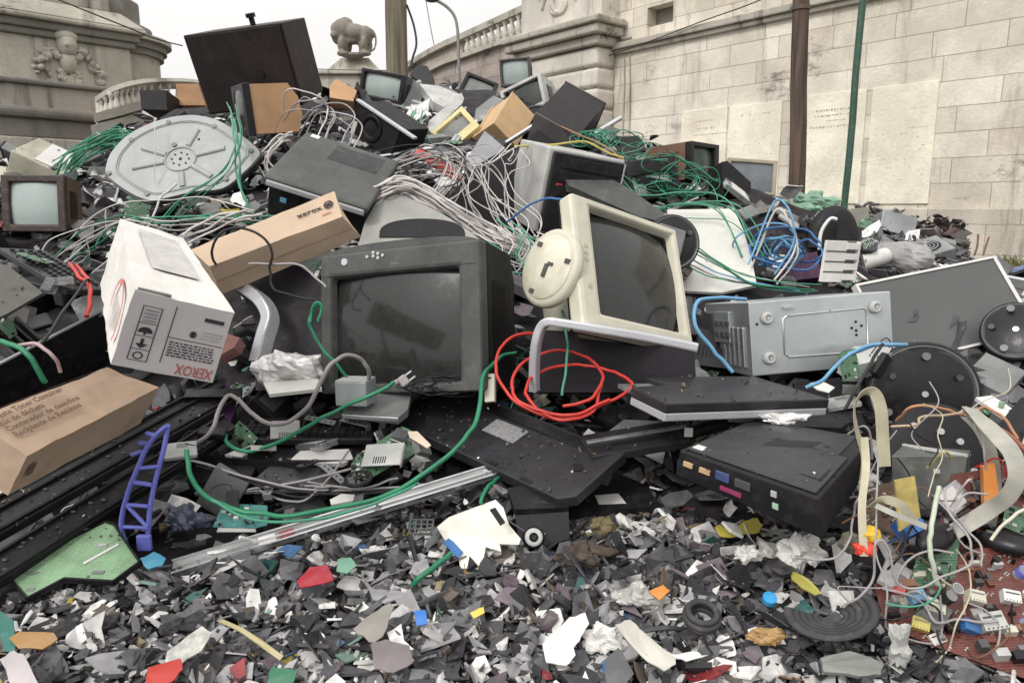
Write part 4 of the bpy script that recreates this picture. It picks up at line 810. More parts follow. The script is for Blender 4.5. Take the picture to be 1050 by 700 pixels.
patch(G(), on_top, .06, .14, .05, .12, .0075).build('paper_scrap', WHT, t)
g = G()
for q in ((.3, .34, .2, .23), (.55, .6, .5, .53), (.7, .76, .3, .33), (.4, .46, .6, .62), (.75, .8, .65, .68), (.2, .27, .45, .46), (.6, .62, .8, .86)): patch(g, on_top, *q, .0068)
patch(g, on_top, .72, .94, .16, .18, .0068); patch(g, on_top, .92, .94, .16, .34, .0068)
g.build('moulded_slots', BLK2, t)
for (u0, u1, v0, v1, mm, nm) in ((.05, .12, .5, .68, TANY, 'port'), (.17, .25, .5, .68, TANY, 'port'), (.29, .39, .5, .78, mat('blue_port', (.06, .09, .22), .4), 'port'), (.43, .54, .5, .75, DGR, 'port'), (.33, .48, .2, .34, MAG, 'parallel_port'), (.68, .72, .62, .78, LGR, 'round_port'), (.69, .73, .3, .46, mat('green_port', (.35, .5, .38), .5), 'round_port')):
    patch(G(), on_front, u0, u1, v0, v1, .006).build(nm, mm, t, bevel=.001)
# dark hinge piece with silver top between the laptops
t = thing('laptop', 'narrow folded laptop edge with silver rim between the two laptops', 'laptop', None, None, 'narrow folded laptop')
a, b = P(600, 461, 1.80), P(700, 444, 1.86); G().beam(a, b, .10, .022, camdir(0, -.4, .9)).build('body', CHR, t, bevel=.003)
G().beam(a + camdir(0, -.035, .022), b + camdir(0, -.035, .022), .012, .006, camdir(0, -.4, .9)).build('silver_rim', ALU, t, bevel=.001)
a, b = P(697, 447, 1.83), P(744, 434, 1.87); G().cyl(a, b, .016, n=14).build('hinge', BLK2, t)
G().box((0, 0, 0), (.02, .003, .022), 0, Matrix.Translation(P(706, 443, 1.80))).build('sticker', WHT, t)
# ------------------------------------------------------------------ cartons with print
def face_mx(c8, face):      # matrix with x right, y up along the printed face, z out; c8 corner order l/r f/k b/t
    c = [Vector(v) for v in c8]
    i = {'f': (0, 4, 5, 1), 't': (1, 5, 7, 3), 'l': (2, 0, 1, 3), 'r': (4, 6, 7, 5)}[face]; return [c[k] for k in i]
def bil(q, u, v):  return q[0].lerp(q[1], u).lerp(q[3].lerp(q[2], u), v)
def printed(g, q, txt, u, v, size, mi, up=.0012, flip=False, bold=0, ang=0, sx=1):
    o = bil(q, u, v); x = (q[1] - q[0]).normalized(); z = x.cross(q[3] - q[0]).normalized(); y = z.cross(x)
    if flip: x, y = -x, -y
    mx = M3(o + z * up, x, y, z) @ Matrix.Rotation(ang, 4, 'Z') @ Matrix.Diagonal((sx, 1, 1, 1)); g.text(txt, size, mi, mx, bold, .0003)
def ink(g, q, u0, u1, v0, v1, mi, up=.0012):
    n = (q[1] - q[0]).cross(q[3] - q[0]).normalized(); g.add([bil(q, u, v) + n * up for u, v in ((u0, v0), (u1, v0), (u1, v1), (u0, v1))], [(0, 1, 2, 3)], mi)
def ringink(g, q, cu, cv, ru, rv, w, mi, a0=0, a1=2 * PI, n=24, up=.0012):
    nn = (q[1] - q[0]).cross(q[3] - q[0]).normalized(); vs = []
    for i in range(n + 1):
        a = a0 + (a1 - a0) * i / n
        for k in (1, 1 - w): vs.append(bil(q, cu + ru * k * math.cos(a), cv + rv * k * math.sin(a)) + nn * up)
    g.add(vs, [(2 * i, 2 * i + 1, 2 * i + 3, 2 * i + 2) for i in range(n)], mi)
m_, d_ = pose('white_carton'); W8 = WARP['white_carton']
t = thing('cardboard_box', 'large white XEROX carton lying upside down at the left', 'box', m_, None, 'white XEROX carton')
g = G().carton(W8, 0, seed=1); q = face_mx(W8, 'f'); L_ = face_mx(W8, 'l')
g.build('carton', WCARD, t, recalc=False)
g = G(); q = [p + Vector((0, -.0035, 0)) for p in q]; ce = (q[0] + q[2]) / 2
g.add([ce + (p - ce) * .99 for p in q], [(0, 1, 2, 3)], 0)
rnd = random.Random(11)
ink(g, q, .425, .435, .15, .92, 1); ink(g, q, .435, .98, .50, .51, 1)
for r_ in range(6):
    u = .46
    while u < .93:
        l = rnd.uniform(.015, .06)
        if u + l < .94: ink(g, q, u, u + l, .26 + r_ * .036, .26 + r_ * .036 + .018, 1)
        u += l + .014
    if r_ < 3:
        u = .74
        while u < .95:
            l = rnd.uniform(.01, .03); ink(g, q, u, u + l, .56 + r_ * .045, .56 + r_ * .045 + .016, 2); u += l + .012
ringink(g, q, .66, .60, .035, .045, .3, 1); ink(g, q, .64, .68, .57, .63, 1); ink(g, q, .73, .93, .80, .85, 1)
for (a, b, c_, e) in ((.12, .13, .12, .84), (.30, .31, .12, .84)): ink(g, q, a, b, c_, e, 1)
for v in (.12, .27, .45, .62, .84): ink(g, q, .12, .31, v, v + .008, 1)
for r_ in range(4): ink(g, q, .15, .28, .65 + r_ * .045, .67 + r_ * .045, 2)
ringink(g, q, .21, .50, .07, .075, .99, 1, 0, PI); ink(g, q, .20, .22, .47, .51, 1)
ink(g, q, .195, .225, .34, .42, 1)
nn = (q[1] - q[0]).cross(q[3] - q[0]).normalized(); g.add([bil(q, u, v) + nn * .0012 for u, v in ((.15, .35), (.21, .29), (.27, .35))], [(0, 1, 2)], 1)
ringink(g, q, .21, .19, .05, .05, .3, 1)
printed(g, q, 'XEROX', .965, .175, .030, 3, flip=True, bold=.0001, sx=.66)
g.build('printed_end_panel', [GCARD, INK, mat('faint_ink', (.28, .26, .27), .8), INKR], t, recalc=False)
g = G(); L_ = [p + Vector((-.0035, 0, 0)) for p in L_]
for a in range(3): pass
ringink(g, L_, .78, .42, .17, .42, .13, 0, -.6, 3.4)
for i in range(7): ink(g, L_, .66 + i * .028, .672 + i * .028, .12 + .02 * i, .55, 1)
g.build('side_print', [mat('pale_red_ink', (.60, .20, .16), .8, bump=0), mat('pale_grey_ink', (.55, .53, .50), .8, bump=0)], t, recalc=False)
g = G(); T_ = face_mx(W8, 't'); T_ = [p + Vector((0, 0, .0028)) for p in T_]
ink(g, T_, .25, .80, .30, .88, 0)
g.build('faded_label', mat('faded_label', (.52, .50, .48), .8, scale=30, var=.15, dust=.3, dcol=(.5, .48, .46)), t, recalc=False)
G().beam(T_[0].lerp(T_[1], .03) + Vector((0, .003, 0)), T_[0].lerp(T_[1], .35) + Vector((0, .003, 0)), .008, .004).build('flap_edge_shade', mat('flap_shadow', (.2, .19, .18), .8), t)  # dark strip along the flap edge, its shade put into the colour
m_, d_ = pose('brown_carton'); W8 = WARP['brown_carton']
t = thing('cardboard_box', 'brown waste toner carton with four printed lines at the left edge', 'box', m_, None, 'brown waste toner carton')
G().carton(W8, seed=2).build('carton', CARD, t, recalc=False)
g = G(); q = [p + Vector((0, 0, .0035)) for p in face_mx(W8, 't')]
for i, s_ in enumerate(('Waste Toner Container', 'Bac de déchets', 'Contenedor de desechos', 'Recipiente de Resíduos')): printed(g, q, s_, .05, .80 - i * .15, .0175, 0, bold=.0002)
q2 = [p + Vector((0, -.0035, 0)) for p in face_mx(W8, 'f')]; ink(g, q2, .05, .09, .4, .7, 0)
g.build('print', INKB, t, recalc=False)
g = G(); ink(g, q, .0, .995, .995, 1.0, 0); g.build('lid_edge', INKB, t, recalc=False)
m_, d_ = pose('long_carton'); W8 = WARP['long_carton']
t = thing('cardboard_box', 'long slim brown carton slanting across the upper left of the pile', 'box', m_, None, 'long brown carton')
G().carton(W8, seed=5, amp=.002).build('carton', CARD2, t, recalc=False)
g = G(); q9 = [p + Vector((0, -.0035, 0)) for p in face_mx(W8, 'f')]; ink(g, q9, .01, .99, .48, .495, 0); g.build('flap_seam', INKB, t, recalc=False)
g = G(); q = [p + Vector((0, 0, .0035)) for p in face_mx(W8, 't')]
printed(g, q, 'xerox', .70, .50, .030, 0, bold=.0004, ang=.0); ringink(g, q, .93, .56, .035, .14, .3, 0); ink(g, q, .91, .95, .5, .6, 0); ink(g, q, .86, .93, .26, .31, 1)
g.build('print', [INK, mat('faint_red_ink', (.5, .25, .18), .8, bump=0)], t, recalc=False)
# ------------------------------------------------------------------ open chassis lower left, dark bars
m_, d_ = pose('chassis'); W8 = [Vector(v) for v in WARP['chassis']]
t = thing('computer_case', 'open black computer chassis with grey innards at the left edge', 'computer case', m_, None, 'open black chassis')
G().hexa([v * 1 for v in W8], 0, None, 'lrfkb').build('shell', BLK2, t, recalc=False)
a, b = W8[1], W8[5]; G().beam(a, b, .006, .006).build('front_lip', SLV, t)
inn = [v * .93 for v in W8]; fl = [inn[1].copy(), inn[5].copy(), inn[7].copy(), inn[3].copy()]
G().add([v - Vector((0, 0, .05)) for v in fl], [(0, 1, 2, 3)]).build('inner_tray', mat('inner_grey', (.12, .125, .13), .5, scale=20), t, recalc=False)
for i in range(5): G().beam(W8[1].lerp(W8[5], .35 + i * .05) + Vector((0, .02, -.06)), W8[3].lerp(W8[7], .35 + i * .05) + Vector((0, -.02, -.03)), .008, .06).build('expansion_card', BLK if i % 2 else DGR, t)
slab('cover_panel', [(-40, 262), (8, 272), (44, 300), (10, 320), (-40, 345)], 1.98, (.3, -.7, .7), .01, mat('olive_grey_panel', (.085, .083, .07), .5), 'olive grey cover panel leaning at the left edge', 'panel', hero='olive cover panel')
t = thing('keyboard', 'thin black keyboard edge lying behind the white carton', 'keyboard', None, None, 'thin black keyboard')
a, b = P(22, 258, 2.35), P(92, 300, 2.12); G().beam(a, b, .13, .02, camdir(0.1, -.12, 1)).build('base', CHR, t, bevel=.004)
g = G(); ax = (b - a); n_ = camdir(.1, -.12, 1).normalized(); sd = n_.cross(ax.normalized())
for i in range(14):
    for j in range(4): g.box((0, 0, 0), (.011, .011, .006), 0, M3(a + ax * (.08 + i * .063) + sd * (-.04 + j * .026) + n_ * .012, ax.normalized(), sd, n_))
g.build('keys', BLK2, t)
def channel(name, lab, a, b, w, h, up, m, m2, ribs, hero):
    t = thing(name, lab, 'metal channel', None, None, hero); a = Vector(a); b = Vector(b)
    G().beam(a, b, w, h, up, 0).build('channel', m, t, bevel=.004)
    ax = (b - a).normalized(); u = Vector(up); u = (u - ax * u.dot(ax)).normalized(); s_ = ax.cross(u)
    for k in ribs: G().beam(a + s_ * k * w + u * (h / 2 + .004), b + s_ * k * w + u * (h / 2 + .004), .006, .012, up).build('rib', m2, t, bevel=.001)
    rnd = random.Random(len(lab)); g = G()
    for i in range(18):
        q = a.lerp(b, rnd.uniform(.1, .9)) + s_ * w * rnd.uniform(-.3, .4) + u * (h / 2 + .001); g.sph(q, (.006, .004, .003), n=4, jit=.3)
    g.build('debris_specks', DGR, t); return t
channel('channel', 'upper long black channel bar slanting under the waste toner carton', P(-60, 565, 1.46), P(232, 402, 1.98), .085, .03, camdir(.25, -.75, .7), CHR, BLK2, (-.42, -.1, .42), 'upper black bar')
channel('channel', 'lower long black channel bar slanting above the green circuit board', P(-60, 622, 1.40), P(236, 436, 1.92), .06, .03, camdir(.25, -.75, .7), BLK2, BLK, (-.4, .4), 'lower black bar')
slab('toner_cover', [(150, 432), (235, 392), (242, 420), (232, 440), (160, 475)], 1.90, (.2, -.7, .8), .03, PUR, 'dark purple plastic cover below the white carton', 'cover', hero='dark purple cover')
slab('card_corner', [(230, 341), (246, 346), (240, 356), (222, 366), (222, 352)], 1.95, (0, -.9, .4), .05, mat('dusty_pink_card', (.32, .15, .13), .8), 'pinkish card box corner peeking out under the white carton', 'box', hero='pinkish box corner')
# ------------------------------------------------------------------ grey plate (lens shape) upper left
lens = [(108, 171), (116, 153), (132, 138), (150, 128), (172, 121), (196, 118), (220, 122), (240, 131), (255, 142), (265, 154), (257, 166), (242, 183), (225, 194), (205, 194), (180, 200), (160, 205), (145, 202), (125, 190), (112, 181)]
mx = plane(187, 160, 2.75, (-.05, -1, .35)); pl = [(v.x, v.y) for v in smooth([(x, z, 0) for x, z in outl(mx, [(108, 173), (113, 158), (128, 141), (148, 129), (172, 121), (198, 118), (222, 123), (244, 136), (265, 154), (262, 164), (248, 178), (228, 193), (200, 196), (178, 201), (156, 205), (140, 201), (122, 190), (110, 180), (108, 173)])], 4)][:-1]
t = thing('base_plate', 'grey pointed oval metal base plate with radial ribs at upper left', 'base plate', mx, None, 'grey oval base plate')
PLT = mat('painted_grey_metal', (.33, .345, .34), .5, var=.12, dust=.35, dcol=(.45, .44, .41))
G().prism(pl, 0, .012).build('plate', PLT, t, bevel=.003)
G().prism([(x * 1.03, z * 1.03) for x, z in pl], .0125, .03).build('black_rim', BLK, t, bevel=.002)
def sc(k): return [(x * k, z * k) for x, z in pl]
cen = outl(mx, [(185, 163)])[0]
for k, r_ in ((.86, .0028), (.60 if False else .83, .0022)): G().tube([(cen[0] + (x - cen[0]) * k, -.001, cen[1] + (z - cen[1]) * k) for x, z in pl + pl[:1]], r_, 6, sub=4).build('pressed_edge', PLT, t)
for i, (ex, ey) in enumerate(((140, 150), (166, 131), (206, 128), (238, 150), (222, 184), (188, 196), (152, 194), (128, 174))):
    e = outl(mx, [(ex, ey)])[0]; dx, dz = e[0] - cen[0], e[1] - cen[1]; L0 = math.hypot(dx, dz); f = .06 / L0
    if i in (0, 2, 3, 4, 5, 7): G().tube([(cen[0] + dx * f, -.001, cen[1] + dz * f), (cen[0] + dx * .86, -.001, cen[1] + dz * .86)], .01, 8, flat=(.007, .011), sub=3, up=(0, 1, 0)).build('radial_rib', PLT, t)
G().tube([(cen[0] + .058 * math.cos(a), -.001, cen[1] + .05 * math.sin(a)) for a in [PI * i / 12 for i in range(25)]], .004, 6, sub=1).build('hub_ring', PLT, t)
g = G()
for i in range(8): a = i * PI / 4; g.cyl((cen[0] + .032 * math.cos(a), -.0015, cen[1] + .026 * math.sin(a)), (cen[0] + .032 * math.cos(a), .001, cen[1] + .026 * math.sin(a)), .004, n=8)
g.cyl((cen[0], -.0015, cen[1]), (cen[0], .001, cen[1]), .006, n=8)
for q in ((154, 153), (204, 143)): e = outl(mx, [q])[0]; g.cyl((e[0], -.0015, e[1]), (e[0], .001, e[1]), .005, n=8)
g.build('holes', BLK2, t)
for q in ((135, 144), (173, 126), (220, 130), (258, 155), (112, 178), (151, 199), (232, 184), (179, 149)):
    e = outl(mx, [q])[0]; G().cyl((e[0], -.006, e[1]), (e[0], 0, e[1]), .009, n=12).build('bolt', GRY, t)
# grey case (upper centre)
m_, d_ = pose('grey_case'); W, DD, H = d_
t = thing('printer', 'grey topped black printer body with silver front edge at upper left centre', 'printer', m_, None, 'grey topped printer')
G().box((0, 0, H / 2 - .012), (W, DD, .024)).build('lid', DGR, t, bevel=.01, seg=3); G().box((0, .01, -.012), (W - .02, DD - .03, H - .026)).build('body', BLK2, t, bevel=.004)
G().beam((-W / 2 + .01, -DD / 2 + .002, H / 2 - .022), (W / 2 - .01, -DD / 2 + .002, H / 2 - .022), .012, .022).build('silver_edge', SLV, t, bevel=.005)
G().box((W * .12, DD * .26, H / 2 + .0006), (W * .5, DD * .3, .0012)).build('vent_panel', mat('dark_vent', (.035, .035, .036), .6), t)
G().box((-W * .30, -DD / 2 + .004, H / 2 - .07), (.02, .004, .016)).build('sticker', LBL, t); G().box((-W * .38, DD * .44, H / 2 + .001), (.03, .022, .001)).build('label', WHT, t)
# silver arch printer behind the white carton
def arch(name, lab, cat, path, w, d_, m, bodyp, hero, bd, n=(-.2, -1, .3), bth=.2):
    t = thing(name, lab, cat, None, None, hero)
    pts = smooth([P(*p) for p in path], 5); G().tube(pts, .01, 4, flat=(d_, w), sub=1, up=camdir(-.5, 1, .2)).build('silver_arch', m, t, bevel=.005)
    if bodyp:
        mx = plane(sum(p[0] for p in bodyp) / len(bodyp), sum(p[1] for p in bodyp) / len(bodyp), bd, n); G().prism(outl(mx, bodyp), 0, bth).build('body', mat('purple_black_plastic', (.011, .008, .013), .6, dust=.2, dcol=(.04, .03, .04)), t, mx, bevel=.02, seg=3)
    return t
arch('printer', 'black printer with wide silver arch between the white carton and dark monitor', 'printer', [(212, 272, 2.22), (232, 284, 2.16), (255, 298, 2.10), (270, 310, 2.06), (277, 326, 2.04), (272, 345, 2.02), (265, 372, 2.0)], .022, .034, SLV,
     [(208, 268), (240, 262), (300, 268), (332, 290), (332, 400), (262, 400), (262, 330), (250, 306)], 'silver arched printer', 2.16)
arch('printer', 'black device with silver curved front edge under the cream monitor', 'printer', [(714, 356, 1.80), (660, 345, 1.80), (612, 337, 1.81), (575, 331, 1.83), (562, 330, 1.84), (555, 336, 1.85), (550, 352, 1.86), (548, 375, 1.88), (548, 400, 1.90)], .015, .02, SLV,
     [(552, 338), (600, 340), (712, 358), (714, 395), (660, 402), (552, 402)], 'silver edged device', 1.98, (0, -1, .1), .15)
# monitor back with cream-grey triangular shell behind the dark monitor
t = thing('crt_monitor', 'upturned grey monitor shell with black oval opening behind the dark monitor', 'monitor', None, None, 'upturned grey shell')
mx = plane(435, 225, 2.40, (0, -.8, .6)); G().prism(outl(mx, [(366, 256), (374, 228), (385, 208), (399, 197), (425, 205), (455, 220), (480, 236), (498, 250), (500, 262)]), 0, .12).build('shell', mat('stone_grey_plastic', (.30, .30, .27), .5), t, mx, bevel=.01, seg=3)
e = outl(mx, [(391 + 42 + 44 * math.cos(a), 244 - 19 * max(0, math.sin(a)) ** .6 - (0 if math.sin(a) >= 0 else 0)) for a in [PI * i / 20 for i in range(21)]])
G().prism(e, -.004, .002).build('opening', BLK2, t, mx)
# dark flat monitor lying edge-on, dark box behind white cables
slab('lcd_screen', [(571, 164), (579, 163), (600, 172), (640, 190), (682, 219), (676, 227), (655, 222), (583, 190)], 2.72, (.2, -.8, .6), .03, DGR, 'dark flat monitor seen edge on behind the cream monitor', 'screen', hero='edge on flat monitor', bevel=.008)
t = thing('black_box', 'plain black equipment box behind the white cable bundle', 'box', None, None, 'black equipment box')
mx = plane(505, 195, 3.0, (.3, -.9, .25)); G().prism(outl(mx, [(478, 176), (512, 156), (541, 184), (527, 234), (480, 236), (466, 214)]), 0, .25).build('case', BLK2, t, mx, bevel=.006)
G().box((.03, -.003, -.04), (.02, .004, .006)).build('led', LGR, t, mx)
m_, d_ = pose('black_drive'); W, DD, H = d_
t = thing('loudspeaker', 'black speaker box with round cone lying below the small monitor', 'speaker', m_, None, 'black speaker box')
G().box((0, 0, 0), (W, DD, H)).build('case', BLK2, t, bevel=.005)
G().lathe([(.075, -.002), (.07, -.008), (.05, .0), (.03, -.004), (.01, -.008)], 28).build('cone', BLK, t, Matrix.Translation((-.02, -DD / 2, 0)))
G().beam((-W / 2, -DD / 2, H / 2 + .006), (W / 2 + .1, -DD / 2, H / 2 + .006), .03, .012).build('metal_strip', SLV, t, bevel=.002)
G().box((-.12, -DD / 2 - .004, -.05), (.025, .006, .07)).build('label', WHT, t)
slab('monitor_shell', [(478, 164), (497, 134), (518, 152), (498, 172), (484, 172)], 3.3, (.1, -.8, .6), .12, mat('cool_grey_shell', (.25, .255, .27), .45), 'cool grey wedge shaped shell above the white cable bundle', 'monitor shell', hero='cool grey wedge')
slab('monitor_shell', [(440, 124), (473, 95), (476, 101), (474, 106), (443, 136), (438, 132)], 4.55, (.3, -.8, .6), .14, LGR, 'light grey flat shell standing on edge beside the yellowed monitor', 'monitor shell')
slab('monitor_shell', [(430, 86), (450, 88), (474, 98), (455, 110), (444, 104)], 4.9, (.1, -.6, .8), .06, LGR, 'pale grey triangular panel near the top of the pile', 'monitor shell')
slab('monitor_shell', [(420, 76), (430, 66), (438, 68), (445, 80), (446, 90), (432, 86)], 5.5, (0, -1, .2), .25, BLK, 'black cone backed monitor shell right behind the utility pole', 'monitor shell')
slab('monitor_shell', [(410, 82), (420, 78), (436, 92), (428, 114), (412, 112)], 5.0, (.3, -1, .2), .2, GRY, 'dark grey shell right of the small black monitor', 'monitor shell')
slab('speaker_box', [(338, 88), (345, 81), (366, 93), (362, 104), (338, 100)], 4.9, (.1, -1, .5), .15, TANP, 'orange brown wooden box left of the small black monitor', 'box')
slab('monitor_shell', [(488, 112), (506, 98), (520, 104), (505, 120), (486, 126)], 4.6, (0, -.7, .7), .1, GRY, 'grey blue shell fragment left of the tan box', 'monitor shell')
slab('speaker_box', [(556, 128), (598, 140), (606, 150), (560, 150), (540, 146)], 3.7, (0, -1, .1), .2, BLK2, 'dark box wedged under the large black box', 'box')
slab('speaker_box', [(180, 86), (203, 86), (210, 108), (183, 108)], 5.2, (0, -1, 0), .3, mat('orange_brown_board', (.33, .17, .07), .6), 'orange brown wooden cabinet behind the huge dark cabinet', 'box')
slab('speaker_box', [(143, 93), (170, 92), (171, 113), (145, 112)], 5.0, (0, -1, 0), .25, BLK2, 'small black box in front of the curved balustrade', 'box')
slab('equipment_case', [(740, 166), (746, 165), (770, 187), (770, 198), (742, 201)], 3.3, (.4, -1, .1), .1, BLK2, 'black angular case in front of the tan framed monitor', 'case')
slab('equipment_case', [(628, 140), (655, 139), (664, 154), (640, 158)], 4.2, (0, -1, .3), .2, BLK, 'small black case behind the green cable tangle', 'case')
# right middle: white board, dark crate, bracket, tube, cloth, tarp, grey crate
slab('bent_sheet', [(684, 215), (752, 214), (762, 235), (770, 262), (776, 292), (740, 300), (700, 298), (690, 255)], 2.75, (-.1, -.7, .6), .012, mat('dirty_white_panel', (.62, .61, .56), .55, var=.1, dust=.35, scale=4), 'dirty white curved panel behind the steel computer case', 'panel', hero='dirty white panel', bevel=.004)
t = thing('crate', 'open black crate holding blue cable at right', 'crate', None, None, 'open black crate')
mx = plane(800, 262, 3.0, (.05, -.9, .4)); o_ = outl(mx, [(752, 222), (791, 213), (848, 238), (842, 296), (756, 296)])
G().prism(o_, .02, .25).build('interior', mat('deep_black_purple', (.010, .007, .013), .5), t, mx)
for i in range(5): a, b = o_[i], o_[(i + 1) % 5]; G().beam((a[0], .005, a[1]), (b[0], .005, b[1]), .03, .012, (0, -1, 0)).build('rim', mat('greybrown_rim', (.15, .14, .13), .6), t, mx)
slab('toner_cartridge', [(806, 262), (838, 258), (842, 284), (808, 288)], 2.88, (0, -.9, .4), .06, mat('dark_plum_plastic', (.055, .012, .05), .4), 'dark purple cartridge lying inside the open black crate', 'cartridge')
m_, d_ = pose('bracket'); W, DD, H = d_
t = thing('bracket', 'white perforated metal bracket left of the flat screen', 'bracket', m_, None, 'white perforated bracket')
g = G().box((-W * .2, 0, 0), (W * .6, .012, H)); g.build('plate', WHT, t, bevel=.001)
for i in range(4): G().box((W * .28, -.002, H * (.38 - i * .25)), (W * .36, .012, H * .15)).build('slat', WHT, t, bevel=.001)
G().box((W * .28, .01, 0), (W * .4, .006, H)).build('backing', GRY, t); G().box((W * .47, 0, 0), (W * .05, .014, H)).build('side_strip', WHT, t)
for i in range(3): G().box((-W * .2, -.0065, H * (.25 - i * .25)), (W * .58, .002, .004)).build('fold_line', DGR, t)
t = thing('cardboard_tube', 'white rolled tube poking out beside the grey cloth', 'tube', None, None, 'white rolled tube')
G().cyl(P(880, 271, 3.2), P(908, 262, 3.25), .035, n=16).build('tube', WHT, t)
def crumple(name, lab, cat, c, r, m, hero=None, n=9, amp=.35, group=None, sd=1):
    g = G(); g.sph((0, 0, 0), r, n=n + 8, mx=None); rv = Vector((sd * 1.7, sd * .9, sd))
    R0 = max(r); g.v = [tuple(Vector(v) * (1 + amp * noise.noise(Vector(v) / R0 * 1.9 + rv) + amp * .6 * abs(noise.noise(Vector(v) / R0 * 4.5 + rv)))) for v in g.v]; g.s = [False] * len(g.s)
    o = g.build(name, m, None, Matrix.Translation(c)); return tag(o, lab, cat, group, hero)
crumple('plastic_sheet', 'crumpled grey plastic sheet lying left above the flat screen', 'sheet', P(925, 265, 3.3), (.13, .08, .07), mat('grey_cloth', (.30, .29, .29), .5, dust=.5), 'grey plastic sheet', sd=2)
crumple('tarpaulin', 'crumpled green tarpaulin heaped at the foot of the brown pole', 'tarpaulin', P(829, 210, 4.3), (.13, .1, .06), TARP, 'green tarpaulin', amp=.7, sd=3)
crumple('tarpaulin', 'small green cloth scrap under the green tarpaulin', 'tarpaulin', P(822, 216, 4.1), (.08, .07, .035), TARP, amp=.8, sd=5)
slab('crate', [(846, 218), (890, 212), (893, 234), (868, 236), (850, 232)], 3.9, (-.1, -1, .3), .2, mat('greybrown_board', (.17, .165, .13), .6), 'grey brown crate panel right of the green tarpaulin', 'crate', hero='grey brown crate')
t = thing('steel_rack', 'thin steel rack rail sticking up left of the green tarpaulin', 'rack', None)
G().tube([P(760, 202, 3.9), P(812, 203, 4.0)], .012, 4, sub=1).build('rail', GRY, t); G().tube([P(811, 202, 4.0), P(812, 222, 3.9)], .012, 4, sub=1).build('post', GRY, t); G().tube([P(790, 213, 3.8), P(813, 214, 3.95)], .006, 4, sub=1).build('rail', GRY, t)
t = thing('hose', 'curved black duct with white rim beside the bracket', 'duct', None, None, 'curved black duct')
G().tube([P(842, 255, 3.0), P(844, 238, 3.0), (P(853, 226, 3.0)), P(862, 230, 3.0), P(866, 248, 3.0)], .035, 10, flat=(.06, .03)).build('duct', BLK2, t)
G().tube([P(840, 256, 2.92), P(842, 238, 2.92), P(851, 224.5, 2.92), P(858, 225, 2.92)], .007, 6).build('white_rim', WHT, t)
# ------------------------------------------------------------------ left centre small stuff
m_, d_ = pose('small_grey_box'); W, DD, H = d_
t = thing('power_adapter', 'small grey metal box under the dark monitor', 'adapter', m_, None, 'small grey metal box')
G().box((0, 0, 0), (W, DD, H)).build('case', mat('green_grey_metal', (.24, .27, .265), .45), t, bevel=.003); G().box((0, 0, H / 2 + .001), (W * .96, DD * .95, .002)).build('lid', LGR, t)
crumple('plastic_wrap', 'crumpled white blister packaging below the silver arched printer', 'packaging', P(296, 381, 1.96), (.082, .05, .048), FOIL, 'crumpled white packaging', amp=.5, sd=7)
slab('plastic_tray', [(270, 392), (326, 388), (330, 398), (276, 404)], 1.90, (0, -.5, .8), .01, WHT, 'torn white tray edge under the crumpled packaging', 'tray')
t = thing('hard_drive', 'silver edged external drive below the dark monitor', 'drive', None, None, 'silver edged drive')
mx = plane(386, 416, 1.93, (0, -.45, .9)); G().prism(outl(mx, [(351, 422), (365, 402), (422, 402), (418, 420), (408, 428)]), 0, .02).build('case', GRY, t, mx, bevel=.003)
G().beam(P(351, 426, 1.90), P(409, 430, 1.88), .008, .012, camdir(0, -.3, 1)).build('silver_front', ALU, t, bevel=.002)
def keyboard(name, lab, px, py, d, n, L_, Wd, rot, m=BLK, km=BLK2, hero=None, rows=5, cols=17, group=None, root=None):
    mx = (plane(px, py, d, n) @ Matrix.Rotation(rot, 4, 'Y')) if root is None else root
    t = thing(name, lab, 'keyboard', mx, group, hero)
    G().box((0, .008, 0), (L_, .018, Wd)).build('base', m, t, bevel=.003)
    g = G(); rr = random.Random(int(px))
    for i in range(cols):
        for j in range(rows):
            if rr.random() > .06: g.box((-L_ * .46 + (i + .5) * L_ * .92 / cols, -.005, Wd * .42 - (j + .5) * Wd * .8 / rows), (L_ * .92 / cols * .86, .010, Wd * .8 / rows * .86))
    g.build('keys', km, t); return t
keyboard('keyboard', 'black keyboard under the silver edged drive in the middle left', 318, 440, 1.93, (0, -.35, .93), .34, .11, 0, hero='black keyboard')
slab('laptop_battery', [(262, 490), (276, 478), (340, 480), (350, 490), (345, 500), (262, 497)], 1.80, (0, -.6, .75), .03, mat('grey_black_plastic', (.05, .05, .052), .45), 'long dark rounded battery pack left of the green circuit board', 'battery', hero='dark battery pack', bevel=.008)
slab('equipment_case', [(192, 468), (250, 466), (262, 480), (255, 492), (192, 495)], 1.83, (0, -.5, .8), .04, BLK, 'flat black case left of the dark battery pack', 'case', bevel=.006)
slab('equipment_case', [(235, 448), (330, 442), (392, 444), (400, 470), (300, 474), (238, 470)], 1.90, (0, -.3, .95), .05, BLK, 'flat black player lying under the black keyboard', 'case', bevel=.004)
slab('plastic_strip', [(294, 474), (308, 462), (358, 460), (362, 470), (350, 475)], 1.84, (0, -.5, .8), .012, WHT, 'white plastic strip left of the green circuit board', 'strip', bevel=.003)
slab('plastic_strip', [(338, 512), (350, 506), (364, 507), (362, 513), (340, 517)], 1.74, (0, -.5, .8), .01, WHT, 'short white plastic strip above the silver rail', 'strip', bevel=.003)
slab('plastic_strip', [(230, 466), (240, 462), (254, 464), (248, 468)], 1.85, (0, -.5, .8), .008, WHT, 'tiny white chip left of the dark battery pack', 'strip', bevel=.002)
t = thing('metal_rod', 'thin bright metal rod lying above the silver rail', 'rod', None, None, 'thin metal rod')
G().beam(P(200, 506, 1.80), P(372, 500, 1.78), .010, .010, camdir(0, -.3, 1)).build('rod', ALU, t, bevel=.002); G().beam(P(212, 499, 1.84), P(280, 497, 1.84), .02, .008, camdir(0, -.5, .8)).build('rack', GRY, t)
